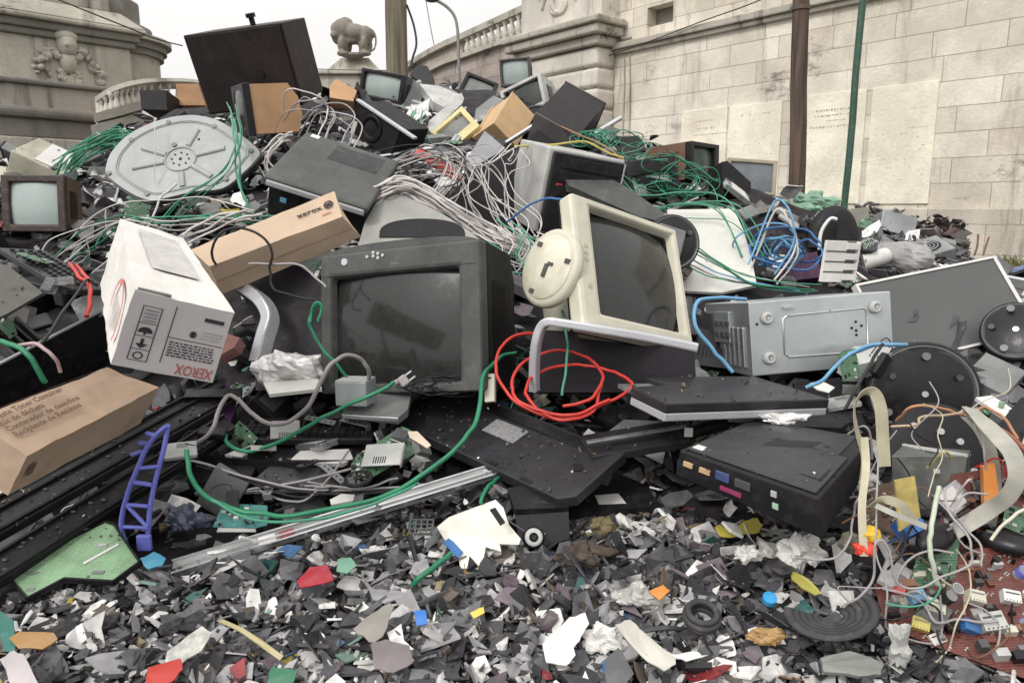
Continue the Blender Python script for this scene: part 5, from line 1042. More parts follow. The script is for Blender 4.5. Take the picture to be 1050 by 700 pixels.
t = thing('metal_rail', 'long silver grooved metal rail lying diagonally above the shredded plastic', 'rail', None, None, 'long silver rail')
a, b = P(178, 584, 1.56), P(506, 484, 1.80); up = camdir(-.1, -.65, .8); G().beam(a, b, .036, .012, up).build('rail', mat('brushed_rail', (.36, .37, .36), .4, metal=.35, dust=.4), t, bevel=.002)
ax = (b - a).normalized(); u = (up - ax * up.dot(ax)).normalized(); s_ = ax.cross(u)
for k in (-.46, .1, .46): G().beam(a + s_ * .036 * k + u * .008, b + s_ * .036 * k + u * .008, .004, .008, up).build('rail_ridge', ALU, t)
G().beam(a.lerp(b, .30) + u * .0066, a.lerp(b, .345) + u * .0066, .018, .002, up).build('red_tape', mat('faded_red_tape', (.4, .06, .09), .6), t)
G().beam(a.lerp(b, .24) + u * .0066, a.lerp(b, .29) + u * .0066, .022, .002, up).build('white_tape', WHT, t)
for f in (.55, .97): q = a.lerp(b, f) + u * .008; G().cyl(q, q + u * .006, .006, n=10).build('screw', ALU, t)
# circuit boards with parts
def board(name, lab, pts, d, n, m, hero=None, chips=14, rim=None, seed=1, group=None, cmats=None, parts=True, mx=None, poly=None, hmax=.008, csz=1):
    if mx is None:
        cx = sum(p[0] for p in pts) / len(pts); cy = sum(p[1] for p in pts) / len(pts); mx = plane(cx, cy, d, n); poly = outl(mx, pts)
    t = thing(name, lab, 'circuit board', mx, group, hero); G().prism(poly, 0, .0022).build('board', m, t)
    rr = random.Random(seed); xs = [p[0] for p in poly]; zs_ = [p[1] for p in poly]; cmats = cmats or [BLK, DGR, BLK2, LGR, GRY]; groups = {}
    def inside(x, z):
        c = False; j = len(poly) - 1
        for i in range(len(poly)):
            if (poly[i][1] > z) != (poly[j][1] > z) and x < (poly[j][0] - poly[i][0]) * (z - poly[i][1]) / (poly[j][1] - poly[i][1]) + poly[i][0]: c = not c
            j = i
        return c
    k = 0; tr = 0; ww = max(xs) - min(xs)
    while k < chips and tr < chips * 8:
        tr += 1; x, z = rr.uniform(min(xs), max(xs)), rr.uniform(min(zs_), max(zs_))
        s1, s2, h = rr.uniform(.03, .12) * ww * csz, rr.uniform(.02, .08) * ww * csz, rr.uniform(.0015, hmax)
        if not all(inside(x + i * s1 / 2, z + j * s2 / 2) for i in (-1, 1) for j in (-1, 1)): continue
        k += 1; mi = rr.randrange(len(cmats)); g = G()
        if rr.random() < .25: g.cyl((x, -h * 1.5, z), (x, 0, z), s2 * .4, n=10)
        else: g.box((x, -h / 2, z), (s1, h, s2))
        g.build('chip', cmats[mi], t)
    g = G()
    for i in range(int(chips * 1.5)):
        x, z = rr.uniform(min(xs), max(xs)), rr.uniform(min(zs_), max(zs_))
        if inside(x, z) and inside(x + .01, z + .01): g.cyl((x, -.001, z), (x, 0, z), .0018, n=6); g.box((x + .004, -.0008, z + .003), (.004, .0016, .002))
    if g.v: g.build('solder_points', LGR, t)
    if rim:
        for i in range(len(poly)): a, b = poly[i], poly[(i + 1) % len(poly)]; G().beam((a[0], .004, a[1]), (b[0], .004, b[1]), .004, .014, (0, -1, 0)).build('edge_rail', rim, t)
    return t
bt = board('circuit_board', 'light green bare circuit board with notch at the lower left', [(10, 592), (24, 577), (108, 535), (117, 538), (143, 576), (116, 596), (66, 593), (28, 613)], 1.52, (0, -.55, .85), PCL, 'light green board', 5, BLK2, 4, cmats=[LGR, GRY], hmax=.003)
a, b = outl(bt.matrix_world, [(86, 578), (122, 558)]); G().beam((a[0], -.0015, a[1]), (b[0], -.0015, b[1]), .006, .002, (0, -1, 0)).build('label_strip', WHT, bt)
a, b = outl(bt.matrix_world, [(20, 577), (58, 559)]); G().beam((a[0], .0, a[1]), (b[0], .0, b[1]), .012, .01, (0, -1, 0)).build('connector', LGR, bt)
board('circuit_board', 'green circuit board crowded with chips leaning in front of the black keyboard', [(360, 476), (366, 466), (412, 437), (420, 440), (440, 457), (400, 478), (368, 497), (360, 492)], 1.80, (0, -.6, .8), PCG, 'chip crowded green board', 26, None, 9, cmats=[BLK, GRY, LGR, PCT, BEI])
slab('paper_scrap', [(418, 442), (428, 442), (442, 456), (438, 459), (420, 448)], 1.785, (0, -.6, .8), .003, mat('tan_paper', (.6, .5, .38), .8), 'tan paper scrap stuck on the chip crowded green board', 'paper')
board('circuit_board', 'teal circuit board with white connector below the thin metal rod', [(218, 540), (226, 522), (240, 516), (274, 518), (274, 538), (262, 541)], 1.68, (0, -.6, .8), PCT, 'teal board', 6, None, 3, cmats=[WHT, LGR])
slab('plastic_strip', [(222, 545), (224, 540), (262, 540), (262, 545)], 1.655, (0, -.8, .5), .006, LGR, 'pale connector strip along the lower edge of the teal board', 'connector')
# violet lever
t = thing('violet_clamp', 'violet blue skeletal plastic frame standing upright at the lower left', 'plastic part', None, None, 'violet plastic frame')
def vp(px, py, dd=0): return P(px, py, 1.60 - (px - 150) * .0005 + dd)
G().tube([vp(172, 436), vp(160, 446), (vp(150, 460)), vp(142, 478), vp(133, 500), vp(126, 525), vp(125, 545), vp(133, 568)], .006, 8, flat=(.005, .009)).build('outer_rail', VIO, t)
G().tube([vp(172, 437, .01), vp(168, 460, .01), vp(160, 490, .01), vp(154, 520, .01), vp(152, 545, .01), vp(150, 562, .01)], .006, 8, flat=(.005, .007)).build('inner_rail', VIO, t)
for (a, b) in (((146, 462), (135, 466)), ((152, 454), (143, 454)), ((160, 447), (150, 444)), ((136, 494), (156, 497))): G().tube([vp(*a), vp(*b)], .005, 6, sub=1).build('tooth', VIO, t)
for (a, b) in (((129, 517), (152, 519)), ((127, 540), (152, 541)), ((130, 518), (151, 540)), ((140, 480), (163, 478))): G().tube([vp(*a), vp(*b)], .0045, 6, sub=1).build('cross_bar', VIO, t)
G().box((0, 0, 0), (.03, .012, .035), 0, Matrix.Translation(vp(148, 556, -.01))).build('foot_plate', VIO, t, bevel=.003)
# camera-like device, labelled slab, white plate
t = thing('webcam', 'boxy black device with round lens beneath the upturned charcoal laptop', 'camera', None, None, 'black lens device')
mx = plane(556, 530, 1.66, (0, -1, .3)); G().prism(outl(mx, [(527, 520), (556, 512), (583, 524), (584, 552), (560, 560), (532, 556)]), 0, .1).build('body', BLK, t, mx, bevel=.006)
G().prism(outl(plane(552, 508, 1.69, (0, -.5, .85)), [(520, 500), (556, 496), (584, 520), (528, 522)]), 0, .02).build('hood', BLK2, t, plane(552, 508, 1.69, (0, -.5, .85)), bevel=.004)
lx, lz = outl(mx, [(547, 551)])[0]
o = G().lathe([(.024, -.022), (.024, .0)], 24).build('lens', BLK2, t, mx @ Matrix.Translation((lx, 0, lz))); G().lathe([(.012, -.026), (.019, -.0265), (.020, -.0225)], 24).build('lens_ring', LGR, o); G().lathe([(.010, -.0275), (.002, -.0275)], 18).build('lens_glass', SCR, o)
t = thing('laptop', 'thin black laptop with white sticker beside the black lens device', 'laptop', None, None, 'stickered thin laptop')
mx = plane(628, 512, 1.80, (0, -.35, .95)); G().prism(outl(mx, [(580, 520), (600, 500), (664, 498), (676, 518), (585, 527)]), 0, .016).build('base', BLK2, t, mx, bevel=.003)
G().prism(outl(mx, [(610, 508), (634, 506), (642, 516), (614, 517)]), -.0012, .0005).build('sticker', WHT, t, mx)
slab('plastic_plate', [(448, 540), (460, 530), (508, 512), (516, 520), (522, 538), (534, 552), (532, 558), (512, 557), (514, 565), (498, 560), (494, 583), (472, 582), (470, 570), (456, 553)], 1.60, (0, -.65, .75), .004, mat('cream_white_plastic', (.74, .72, .62), .5, dust=.15), 'large cream plastic plate with slot lying on the shredded plastic', 'plastic part', bevel=.001, hero='cream plastic plate')
slab('dark_slot', [(502, 522), (508, 520), (518, 535), (513, 538)], 1.585, (0, -.65, .75), .003, BLK2, 'black strip piece lying on the cream plastic plate', 'plastic part')
slab('connector', [(497, 383), (507, 383), (507, 411), (497, 412)], 1.90, (-.2, -1, .2), .02, BEI, 'small cream connector block in front of the dark monitor', 'connector', hero='cream connector')
slab('equipment_case', [(640, 430), (690, 432), (700, 444), (610, 452)], 1.96, (0, -.5, .8), .02, GRY, 'grey flat case piece under the red cable coil', 'case')
slab('equipment_case', [(742, 432), (800, 400), (880, 392), (900, 440), (800, 436)], 2.08, (0, -.4, .9), .03, CHR, 'dark flat case between the steel case and the docking station', 'case', hero='dark flat case')
crumple('paper_scrap', 'glittering white torn label bits on the docking station back edge', 'label', P(805, 428, 1.80), (.045, .015, .012), FOIL, amp=.9, sd=9)
slab('paper_scrap', [(830, 393), (842, 390), (856, 397), (850, 402), (838, 399)], 2.0, (0, -.4, .9), .003, WHT, 'white label scrap under the light blue cable', 'paper')
slab('equipment_case', [(862, 366), (876, 355), (930, 352), (905, 368), (875, 375)], 2.05, (0, -.5, .8), .05, LGR, 'white slab poking out behind the largest black stand base', 'case')
# ------------------------------------------------------------------ lower right: red boards, ribbon cables, parts
rb1 = board('circuit_board', 'large dark red circuit board full of parts in the lower right corner', [(1000, 562), (1110, 552), (1150, 640), (1110, 716), (958, 662), (908, 640), (896, 598), (940, 590)], 1.36, (-.1, -.6, .8), PCR, 'large red board', 98, None, 21, cmats=[BLK, DGR, BLK2, LGR, BEI, GRY, GRY, BRN, PCR, BLK], hmax=.020, csz=.5)
rb2 = board('circuit_board', 'red circuit board standing steeply behind the large red board at right edge', [(958, 560), (976, 486), (1080, 470), (1100, 560), (1000, 566)], 1.52, (-.1, -1, .3), PCR, 'steep red board', 60, None, 22, cmats=[BLK, DGR, BLK2, LGR, BRN, GRY, BLK], hmax=.03, csz=.7)
board('circuit_board', 'rusty red circuit board half hidden at the right edge under the broad ribbon cable', [(1022, 480), (1038, 436), (1090, 440), (1096, 560), (1034, 548)], 1.50, (-.2, -1, .3), PCR, None, 40, None, 29, cmats=[BLK, DGR, BRN, GRY, BLK2], hmax=.02, csz=.7)
board('circuit_board', 'small green circuit board standing among the ribbon cables', [(932, 600), (950, 540), (985, 545), (978, 606)], 1.42, (.1, -1, .4), PCG, None, 12, None, 23, hmax=.012)
board('circuit_board', 'brown circuit board left of the steel can', [(884, 500), (936, 490), (944, 560), (890, 570)], 1.52, (.1, -1, .4), mat('brown_board', (.10, .055, .035), .5, scale=25), None, 22, None, 24, cmats=[BLK, DGR, BLK2, BEI, GRY], hmax=.015)
EP = [('coil', 'blue boxy transformer', BLUP, 932, 540, 1.44, .030), ('box', 'yellow cube capacitor', YCB, 944, 640, 1.33, .018), ('box', 'light blue square relay', LBL, 940, 612, 1.34, .018), ('box', 'red small relay', REDP, 922, 606, 1.35, .012), ('box', 'cream long connector', BEI, 958, 622, 1.33, .02), ('box', 'white slotted connector', WHT, 1036, 612, 1.33, .018), ('box', 'white upright connector strip', WHT, 960, 655, 1.32, .016), ('box', 'cream flat connector', BEI, 1000, 612, 1.33, .018), ('cyl', 'violet capacitor', VIO, 1046, 588, 1.34, .010), ('cyl', 'violet capacitor lying', VIO, 1046, 642, 1.34, .010), ('box', 'pale striped memory socket', LGR, 1016, 638, 1.32, .026), ('box', 'blue window chip', BLU, 994, 642, 1.32, .018), ('cyl', 'silver round capacitor', ALU, 976, 606, 1.33, .010), ('cyl', 'dark round capacitor', BLK, 968, 614, 1.33, .012)]
for kind_, dsc, mm, px, py, dd, s_ in EP:
    rr = random.Random(px); mx = plane(px, py, dd, (rr.uniform(-.3, .3), -.8, .6)) @ Matrix.Rotation(rr.uniform(-.5, .5), 4, 'Y'); g = G()
    if kind_ == 'cyl': g.cyl((0, -s_ * 1.8, 0), (0, 0, 0), s_, n=16).cyl((0, -s_ * 1.86, 0), (0, -s_ * 1.8, 0), s_ * .85, n=16, mi=1)
    else:
        g.box((0, 0, 0), (s_ * 1.6, s_, s_ * 1.2)); g.box((0, -s_ * .5 - .0008, s_ * .25), (s_ * 1.3, .0016, s_ * .14), 1)
        for i in range(5): g.box((-s_ * .6 + i * s_ * .3, -s_ * .5 - .0018, -s_ * .48), (s_ * .1, .0016, s_ * .12), 1)
    o = g.build('electronic_part', [mm, GRY if mm not in (LGR, WHT) else DGR], None, mx, bevel=.0015); tag(o, dsc + ' standing on the red circuit boards at lower right', 'electronic part')
m_, d_ = pose('steel_can'); t = thing('power_supply', 'dull steel can shaped box behind the ribbon cables', 'metal box', m_, None, 'dull steel can')
G().hexa(WARP['steel_can'], 0).build('case', mat('dull_tin', (.12, .125, .115), .5, metal=.3, dust=.5, scale=12), t, bevel=.002)
Wc = [Vector(v) for v in WARP['steel_can']]; G().beam(Wc[3], Wc[5], .006, .006).build('bright_edge', WHT, t); G().box((.02, -.064, .03), (.012, .006, .008)).build('tab', LGR, t)
slab('board_piece', [(1008, 478), (1020, 474), (1026, 520), (1010, 534)], 1.45, (-.3, -1, .1), .02, ORG, 'orange upright plastic block behind the grey ribbon cable', 'plastic part')
slab('board_piece', [(918, 492), (938, 488), (944, 530), (922, 545)], 1.40, (.2, -1, .1), .004, mat('ochre_board', (.42, .33, .10), .6, scale=25, var=.4), 'ochre upright board piece between the two pale ribbon cables', 'circuit board')
t = thing('metal_strip', 'white painted strip running down behind the largest black stand base', 'metal strip', None)
G().beam(P(1008, 408, 1.9), P(1066, 446, 1.75), .05, .012, camdir(0, -.4, .9)).build('strip', WHT, t, bevel=.002)
for i in range(4): q = P(1008, 408, 1.9).lerp(P(1066, 446, 1.75), .3 + i * .2) + camdir(0, -.01, .01); G().sph(q, .008, n=5, jit=.3).build('chip', [PCL, BRN][i % 2], t)
def ribbon(pts, w, m, lab, tw=None, name='ribbon_cable', hero=None, tilt=(0, -1, .2)):
    pp = smooth([P(*p) for p in pts], 7); g = G(); n = len(pp); vs = []
    side = camdir(1, 0, 0)
    for i, p in enumerate(pp):
        tn = (pp[min(i + 1, n - 1)] - pp[max(i - 1, 0)]).normalized(); f = i / (n - 1); a = interp(tw, f) if tw else 0
        s_ = tn.cross(camdir(*tilt)).normalized(); u = tn.cross(s_); s_ = (s_ * math.cos(a) + u * math.sin(a)); K = 9; nn = tn.cross(s_)
        for k in range(K): vs.append(p + s_ * (w * (k / (K - 1) - .5)) + nn * (.0009 if k % 2 else 0))
        for k in range(K): vs.append(p + s_ * (w * (k / (K - 1) - .5)) + nn * (-.0012))
    K2 = 18
    for i in range(n - 1):
        for k in range(8): g.f.append((i * K2 + k, i * K2 + k + 1, (i + 1) * K2 + k + 1, (i + 1) * K2 + k)); g.f.append((i * K2 + 9 + k, (i + 1) * K2 + 9 + k, (i + 1) * K2 + 10 + k, i * K2 + 10 + k))
        for (a, b) in ((0, 9), (8, 17)): g.f.append((i * K2 + a, i * K2 + b, (i + 1) * K2 + b, (i + 1) * K2 + a))
    g.v = [tuple(v) for v in vs]; g.m = [0] * len(g.f); g.s = [False] * len(g.f)
    return tag(g.build(name, m), lab, 'cable', None, hero)
RBC = mat('pale_ribbon', (.50, .46, .33), .5, var=.12, dust=.3, scale=20); RBG = mat('grey_ribbon', (.36, .35, .30), .5, var=.15, dust=.3, scale=20)
ribbon([(884, 500, 1.50), (886, 470, 1.48), (878, 440, 1.46), (876, 418, 1.44), (884, 404, 1.42), (896, 402, 1.41), (903, 418, 1.41), (905, 445, 1.42), (907, 478, 1.43)], .022, RBC, 'pale ribbon cable arching in a tall loop left of the steel can', [(0, .3), (.4, 1.0), (.6, .9), (1, .2)], hero='pale looped ribbon cable')
ribbon([(886, 448, 1.40), (888, 480, 1.39), (884, 520, 1.37), (886, 570, 1.36)], .014, RBC, 'narrow pale ribbon cable hanging down beside the docking station', [(0, 0), (.5, .9), (1, .2)])
ribbon([(994, 418, 1.50), (1008, 432, 1.44), (1024, 448, 1.40), (1038, 465, 1.38), (1043, 488, 1.37), (1034, 508, 1.38), (1018, 520, 1.40), (1000, 532, 1.41), (978, 545, 1.42)], .030, RBG, 'broad grey ribbon cable sweeping in a bend at the right edge', [(0, .2), (.4, .5), (.7, .1), (1, .6)], hero='broad grey ribbon cable')
ribbon([(986, 420, 1.55), (1004, 438, 1.52), (1016, 465, 1.50), (1020, 500, 1.50), (1014, 540, 1.50)], .024, RBG, 'dull grey ribbon cable behind the broad grey one', [(0, .5), (.5, .9), (1, .3)])
ribbon([(892, 520, 1.36), (906, 512, 1.33), (924, 518, 1.32), (938, 536, 1.33)], .016, RBC, 'short arched white ribbon in front of the ochre board piece', [(0, .4), (1, .4)])
ribbon([(898, 518, 1.34), (920, 528, 1.32), (950, 540, 1.32)], .010, RBG, 'thin brownish ribbon crossing left of the blue transformer')
WIRB = mat('dull_brown_wire', (.16, .08, .045), .5)
def cable(pts, r, m, lab, name='cable', group=None, hero=None, n=7, plug=None):
    pp = smooth([P(*p) if len(p) == 3 else S(*p) for p in pts], 4); cs = Vector((pts[0][0], r * 900, 1)); am = min(.0045, r * 1.3)
    pp = [p + noise.noise_vector(p * 22 + cs) * am + noise.noise_vector(p * 60 + cs) * am * .4 for p in pp]
    g = G().tube(pp, r, n, sub=2)
    if plug is None: o = g.build(name, m, recalc=False); return tag(o, lab, 'cable', group, hero)
    t = thing(name, lab, 'cable', None, group, hero); g.build('jacket', m, t, recalc=False)
    a = P(*pts[-1]); b = P(*pts[-2]); ax = (a - b).normalized(); G().beam(a, a + ax * plug[0], plug[1], plug[1] * .7, (0, 0, 1)).build('plug', plug[2], t, bevel=.002); return t
cable([(962, 500, 1.37), (956, 530, 1.34), (953, 560, 1.32), (958, 585, 1.31), (962, 600, 1.31)], .0045, mat('white_green_wire', (.50, .56, .44), .4), 'thick white and green wire hanging over the red boards')
cable([(968, 500, 1.36), (974, 525, 1.33), (990, 545, 1.31), (996, 562, 1.30), (994, 580, 1.30), (965, 592, 1.29), (945, 603, 1.29), (925, 602, 1.29), (915, 588, 1.29), (912, 565, 1.29), (905, 553, 1.29), (897, 560, 1.29), (896, 590, 1.30), (880, 612, 1.31), (862, 622, 1.33)], .0022, GCB, 'thin grey wire in long loops before the red boards', hero='thin looped grey wire')
cable([(900, 470, 1.40), (898, 560, 1.33), (909, 600, 1.31), (909, 640, 1.31), (925, 652, 1.31), (960, 660, 1.31), (966, 640, 1.31), (964, 610, 1.31)], .0018, GCB, 'thin grey wire dropping straight then curling at the board edge')
rw = random.Random(88)
for i in range(26):
    x, y = rw.uniform(895, 1040), rw.uniform(440, 640); a = rw.uniform(0, 6.28); pts = []
    for j in range(rw.randint(4, 7)): pts.append((x, y, 1.30 + (640 - y) * .0009 + rw.uniform(-.02, .03))); a += rw.gauss(0, .8); x += 22 * math.cos(a); y += 22 * math.sin(a)
    mt, nm_ = rw.choice([(GCB, 'grey'), (BCB, 'black'), (RBC, 'cream'), (BCB, 'black'), (GCB, 'grey'), (WIRB, 'brown')]); cable(pts, rw.uniform(.0011, .0024), mt, 'short thin ' + nm_ + ' wire snagged over the red circuit boards', 'wire', 'wires snagged over the red circuit boards')
cable([(908, 618, 1.30), (930, 622, 1.29), (955, 615, 1.29), (965, 600, 1.29)], .0018, GRN2, 'thin green wire before the yellow capacitor')
cable([(1052, 520, 1.32), (1030, 535, 1.31), (1016, 552, 1.31)], .003, BEI, 'cream wire at the right edge above the large red board')
cable([(920, 432, 1.62), (928, 420, 1.58), (945, 416, 1.56), (968, 420, 1.55), (990, 424, 1.54), (1010, 418, 1.54), (1030, 428, 1.5), (1045, 450, 1.45)], .003, mat('orange_brown_wire', (.42, .20, .10), .5), 'orange brown wire across the largest black stand base')
cable([(914, 438, 1.6), (940, 434, 1.56), (944, 428, 1.56), (960, 426, 1.55), (990, 422, 1.54)], .003, mat('tan_wire', (.45, .33, .22), .5), 'tan wire below the orange brown wire')
cable([(990, 420, 1.53), (1012, 436, 1.48), (1034, 446, 1.44), (1060, 470, 1.4)], .005, mat('rust_wire', (.30, .10, .05), .5), 'thick rust coloured wire at the right edge')
for i, (x0, y0, x1, y1) in enumerate(((870, 445, 895, 470), (905, 560, 930, 580), (975, 520, 1000, 500), (1000, 480, 1040, 530), (950, 480, 975, 470))):
    cable([(x0, y0, 1.5), ((x0 + x1) / 2 + 6, min(y0, y1) - 8, 1.46), (x1, y1, 1.5)], .002, [GCB, BLU, WCB, RED, YCB][i], ['grey', 'blue', 'white', 'red', 'yellow'][i] + ' short wire poking out among the right hand circuit boards')
crumple('plastic_part', 'bright yellow lump beside the red lump at right', 'plastic lump', P(893, 548, 1.37), (.016, .014, .014), mat('bright_yellow', (.75, .48, .03), .5), sd=2)
crumple('plastic_part', 'bright red ribbed lump below the yellow lump at right', 'plastic lump', P(887, 562, 1.37), (.020, .014, .012), mat('bright_red', (.72, .06, .03), .5), sd=4)
crumple('plastic_part', 'dark transparent lump left of the yellow lump', 'plastic lump', P(872, 556, 1.40), (.022, .016, .018), mat('olive_lump', (.14, .13, .09), .3), sd=6)
# ------------------------------------------------------------------ individual cables
cable([(190, 462, 1.62), (193, 480, 1.6), (205, 502, 1.6), (228, 518, 1.60), (262, 526, 1.60), (305, 528, 1.60), (350, 520, 1.62), (400, 506, 1.64), (440, 482, 1.66), (470, 458, 1.66), (488, 430, 1.68), (493, 405, 1.74), (496, 385, 1.82), (508, 370, 1.92)], .0055, GRN, 'long thick green cable sweeping in a wide arc across the middle', hero='long green cable')
cable([(215, 512, 1.60), (262, 532, 1.59), (320, 533, 1.60), (380, 518, 1.62), (430, 494, 1.66)], .0035, GRN2, 'thinner green cable running alongside the long green arc')
cable([(232, 445, 1.86), (234, 455, 1.84), (248, 462, 1.82), (275, 458, 1.82), (310, 440, 1.84), (350, 418, 1.84), (385, 402, 1.84), (405, 392, 1.84)], .005, GRN, 'green cable with grey plug ending below the dark monitor', plug=(.03, .014, GCB))
t = thing('plug', 'grey two pin mains plug lying below the dark monitor', 'plug', M3(P(414, 390, 1.83), camdir(.8, 0, .6), camdir(0, 1, 0), camdir(-.6, 0, .8)))
G().box((0, 0, 0), (.022, .018, .026)).build('body', GCB, t, bevel=.004); G().box((.02, 0, .008), (.018, .002, .004)).build('pin', ALU, t); G().box((.02, 0, -.008), (.018, .002, .004)).build('pin', ALU, t)
cable([(326, 312, 1.90), (320, 318, 1.9), (318, 332, 1.9), (325, 350, 1.9), (340, 368, 1.9), (356, 386, 1.92)], .004, GRN, 'green cable hanging at the left side of the dark monitor'); cable([(318, 330, 1.89), (322, 312, 1.89), (329, 314, 1.89), (326, 328, 1.89)], .0035, GRN, 'small green cable loop with clear plug left of the dark monitor')
cable([(512, 488, 1.78), (502, 498, 1.72), (492, 515, 1.66)], .0045, GRN, 'short green cable emerging below the upturned laptop'); cable([(462, 568, 1.53), (448, 580, 1.50), (430, 592, 1.48), (420, 606, 1.5)], .006, GRN, 'green cable end poking out below the cream plastic plate')
cable([(0, 350, 1.60), (20, 358, 1.58), (36, 374, 1.58), (46, 392, 1.6)], .006, GRN, 'thick green cable over the open black chassis at the left edge')
cable([(18, 354, 1.60), (40, 354, 1.58), (56, 366, 1.58), (63, 382, 1.6)], .004, mat('pinkish_cable', (.42, .30, .30), .5), 'pinkish cable over the open black chassis')
cable([(178, 458, 1.84), (200, 455, 1.82), (218, 440, 1.82), (228, 412, 1.84), (238, 406, 1.85), (252, 418, 1.82), (270, 432, 1.80), (290, 434, 1.80), (312, 420, 1.80), (326, 398, 1.80), (338, 375, 1.80), (352, 364, 1.82), (368, 366, 1.84), (377, 378, 1.86), (378, 390, 1.9)], .0055, mat('warm_grey_cable', (.26, .235, .235), .45), 'thick warm grey cable snaking below the crumpled packaging', hero='warm grey snaking cable')
cable([(548, 341, 1.95), (528, 344, 1.92), (513, 358, 1.88), (508, 378, 1.84), (516, 398, 1.82), (535, 416, 1.80), (560, 427, 1.79), (590, 428, 1.78), (620, 414, 1.79), (646, 399, 1.82), (642, 386, 1.86), (615, 377, 1.90), (585, 374, 1.92), (555, 380, 1.90), (541, 392, 1.86), (541, 406, 1.82), (553, 422, 1.79), (580, 431, 1.77), (608, 422, 1.78), (614, 402, 1.82), (617, 383, 1.87), (602, 367, 1.91), (575, 359, 1.93), (548, 366, 1.91), (530, 379, 1.87), (525, 398, 1.83), (536, 414, 1.80), (562, 424, 1.78), (592, 425, 1.77), (625, 410, 1.79)], .0042, RED, 'bright red network cable coiled in loops below the cream monitor', hero='red cable coil', n=8)
cable([(577, 416, 1.80), (604, 410, 1.79), (615, 396, 1.83)], .0042, RED, 'short end piece of the red cable inside its coil', n=8)
cable([(576, 318, 1.93), (580, 335, 1.92), (581, 360, 1.90), (579, 385, 1.88), (575, 405, 1.86)], .0035, GRN2, 'thin pale green cable hanging in front of the silver edged device')
cable([(592, 350, 1.93), (590, 335, 1.93), (598, 328, 1.93), (612, 328, 1.93), (632, 327, 1.93)], .004, BCB, 'short black cable hooked over the silver edged device')
cable([(508, 372, 1.9), (514, 366, 1.92), (528, 362, 1.95)], .004, GRN, 'green cable bend right of the dark monitor foot')
cable([(222, 272, 1.98), (218, 258, 1.96), (224, 242, 1.95), (240, 234, 1.96), (258, 236, 1.97), (272, 247, 1.98), (278, 262, 1.99), (277, 278, 2.0), (284, 298, 2.0), (325, 308, 2.0)], .0035, BCB, 'black cable looped over the long brown carton', hero='black cable loop')
cable([(255, 271, 2.0), (300, 271, 2.0), (318, 280, 2.0), (334, 294, 1.98)], .003, GCB, 'thin grey wire in front of the long brown carton')
cable([(40, 355, 1.7), (85, 292, 2.0), (92, 288, 2.05)], .004, BCB, 'straight black cable across the open black chassis')
cable([(73, 271, 2.2), (82, 284, 2.12), (90, 290, 2.06), (92, 300, 2.0), (90, 325, 1.94)], .006, RED, 'red cable hanging beside the white carton', hero='red hanging cable'); cable([(78, 272, 2.2), (86, 280, 2.12), (92, 290, 2.05)], .005, RED, 'second short red cable strand beside the white carton')
cable([(12, 242, 3.0), (30, 202, 2.92), (42, 196, 2.9), (60, 190, 2.9), (64, 184, 2.9)], .004, BCB, 'black cable hanging over the screen of the old television')
cable([(870, 364, 1.85), (900, 354, 1.86), (930, 353, 1.9)], .005, LBL, 'light blue cable end on the white slab'); cable([(826, 397, 1.84), (845, 388, 1.82), (862, 370, 1.82), (885, 356, 1.82), (920, 352, 1.86)], .0048, LBL, 'light blue cable curving up to the largest black stand base', hero='light blue curved cable')
cable([(866, 420, 1.78), (880, 395, 1.78), (894, 370, 1.8), (906, 352, 1.82)], .004, BCB, 'black cable along the left of the largest stand base')
cable([(752, 382, 1.98), (735, 362, 1.98), (716, 338, 1.98), (712, 318, 2.0), (722, 306, 2.05), (748, 305, 2.1), (765, 307, 2.12)], .0055, LBL, 'light blue cable bending around the left end of the steel case', hero='light blue cable by steel case')
# red strap across the white cables
t = thing('strap', 'bright red plastic strap across the white cables', 'strap', None, None, 'red strap'); G().beam(P(428, 155, 2.95), P(473, 184, 2.85), .045, .014, camdir(.2, -.9, .4)).build('strap', RED, t, bevel=.006)
# bundles ---------------------------------------------------------------------
def bundle(n, base, spread, r, mats, lab, group, seed, dsp=.06, name='network_cable', dir_=None):
    rr = random.Random(seed)
    for i in range(n):
        ph = rr.uniform(0, 6.28); k = rr.uniform(-1, 1); k2 = rr.uniform(-1, 1); pts = []
        for j, p in enumerate(base):
            w = 1 + .3 * math.sin(j * 1.3 + ph); ox = k * spread[0] * w + rr.uniform(-1, 1) * spread[0] * .25; oy = k2 * spread[1] * w + rr.uniform(-1, 1) * spread[1] * .25
            pts.append((p[0] + ox, p[1] + oy, p[2] + rr.uniform(-dsp, dsp * .3)))
        cable(pts, r * rr.uniform(.8, 1.15), rr.choice(mats), lab, name, group, n=6)
GW = 'white cables spilling from the top of the pile'
bundle(26, [(368, 222, 2.55), (378, 205, 2.5), (398, 192, 2.5), (415, 190, 2.5), (440, 202, 2.5), (470, 222, 2.48), (500, 240, 2.46), (530, 252, 2.44), (545, 262, 2.42)], (6, 9), .0038, [WCB, WCB, GCB, mat('pinkish_white_cable', (.50, .43, .43), .5, dust=.2)], 'white cable in the thick bundle arching over the grey shell', GW, 1)
bundle(13, [(440, 170, 2.9), (470, 165, 2.85), (490, 185, 2.8), (500, 215, 2.7), (515, 240, 2.6), (540, 268, 2.45)], (24, 14), .0023, [WCB, GCB], 'loose white cable hanging in front of the black equipment box', GW, 2)
bundle(5, [(520, 150, 2.9), (512, 165, 2.8), (495, 172, 2.8), (500, 200, 2.7), (530, 225, 2.6), (534, 250, 2.5), (548, 262, 2.45)], (24, 10), .0022, [WCB], 'thin white wire draped down from the tan box', GW, 3)
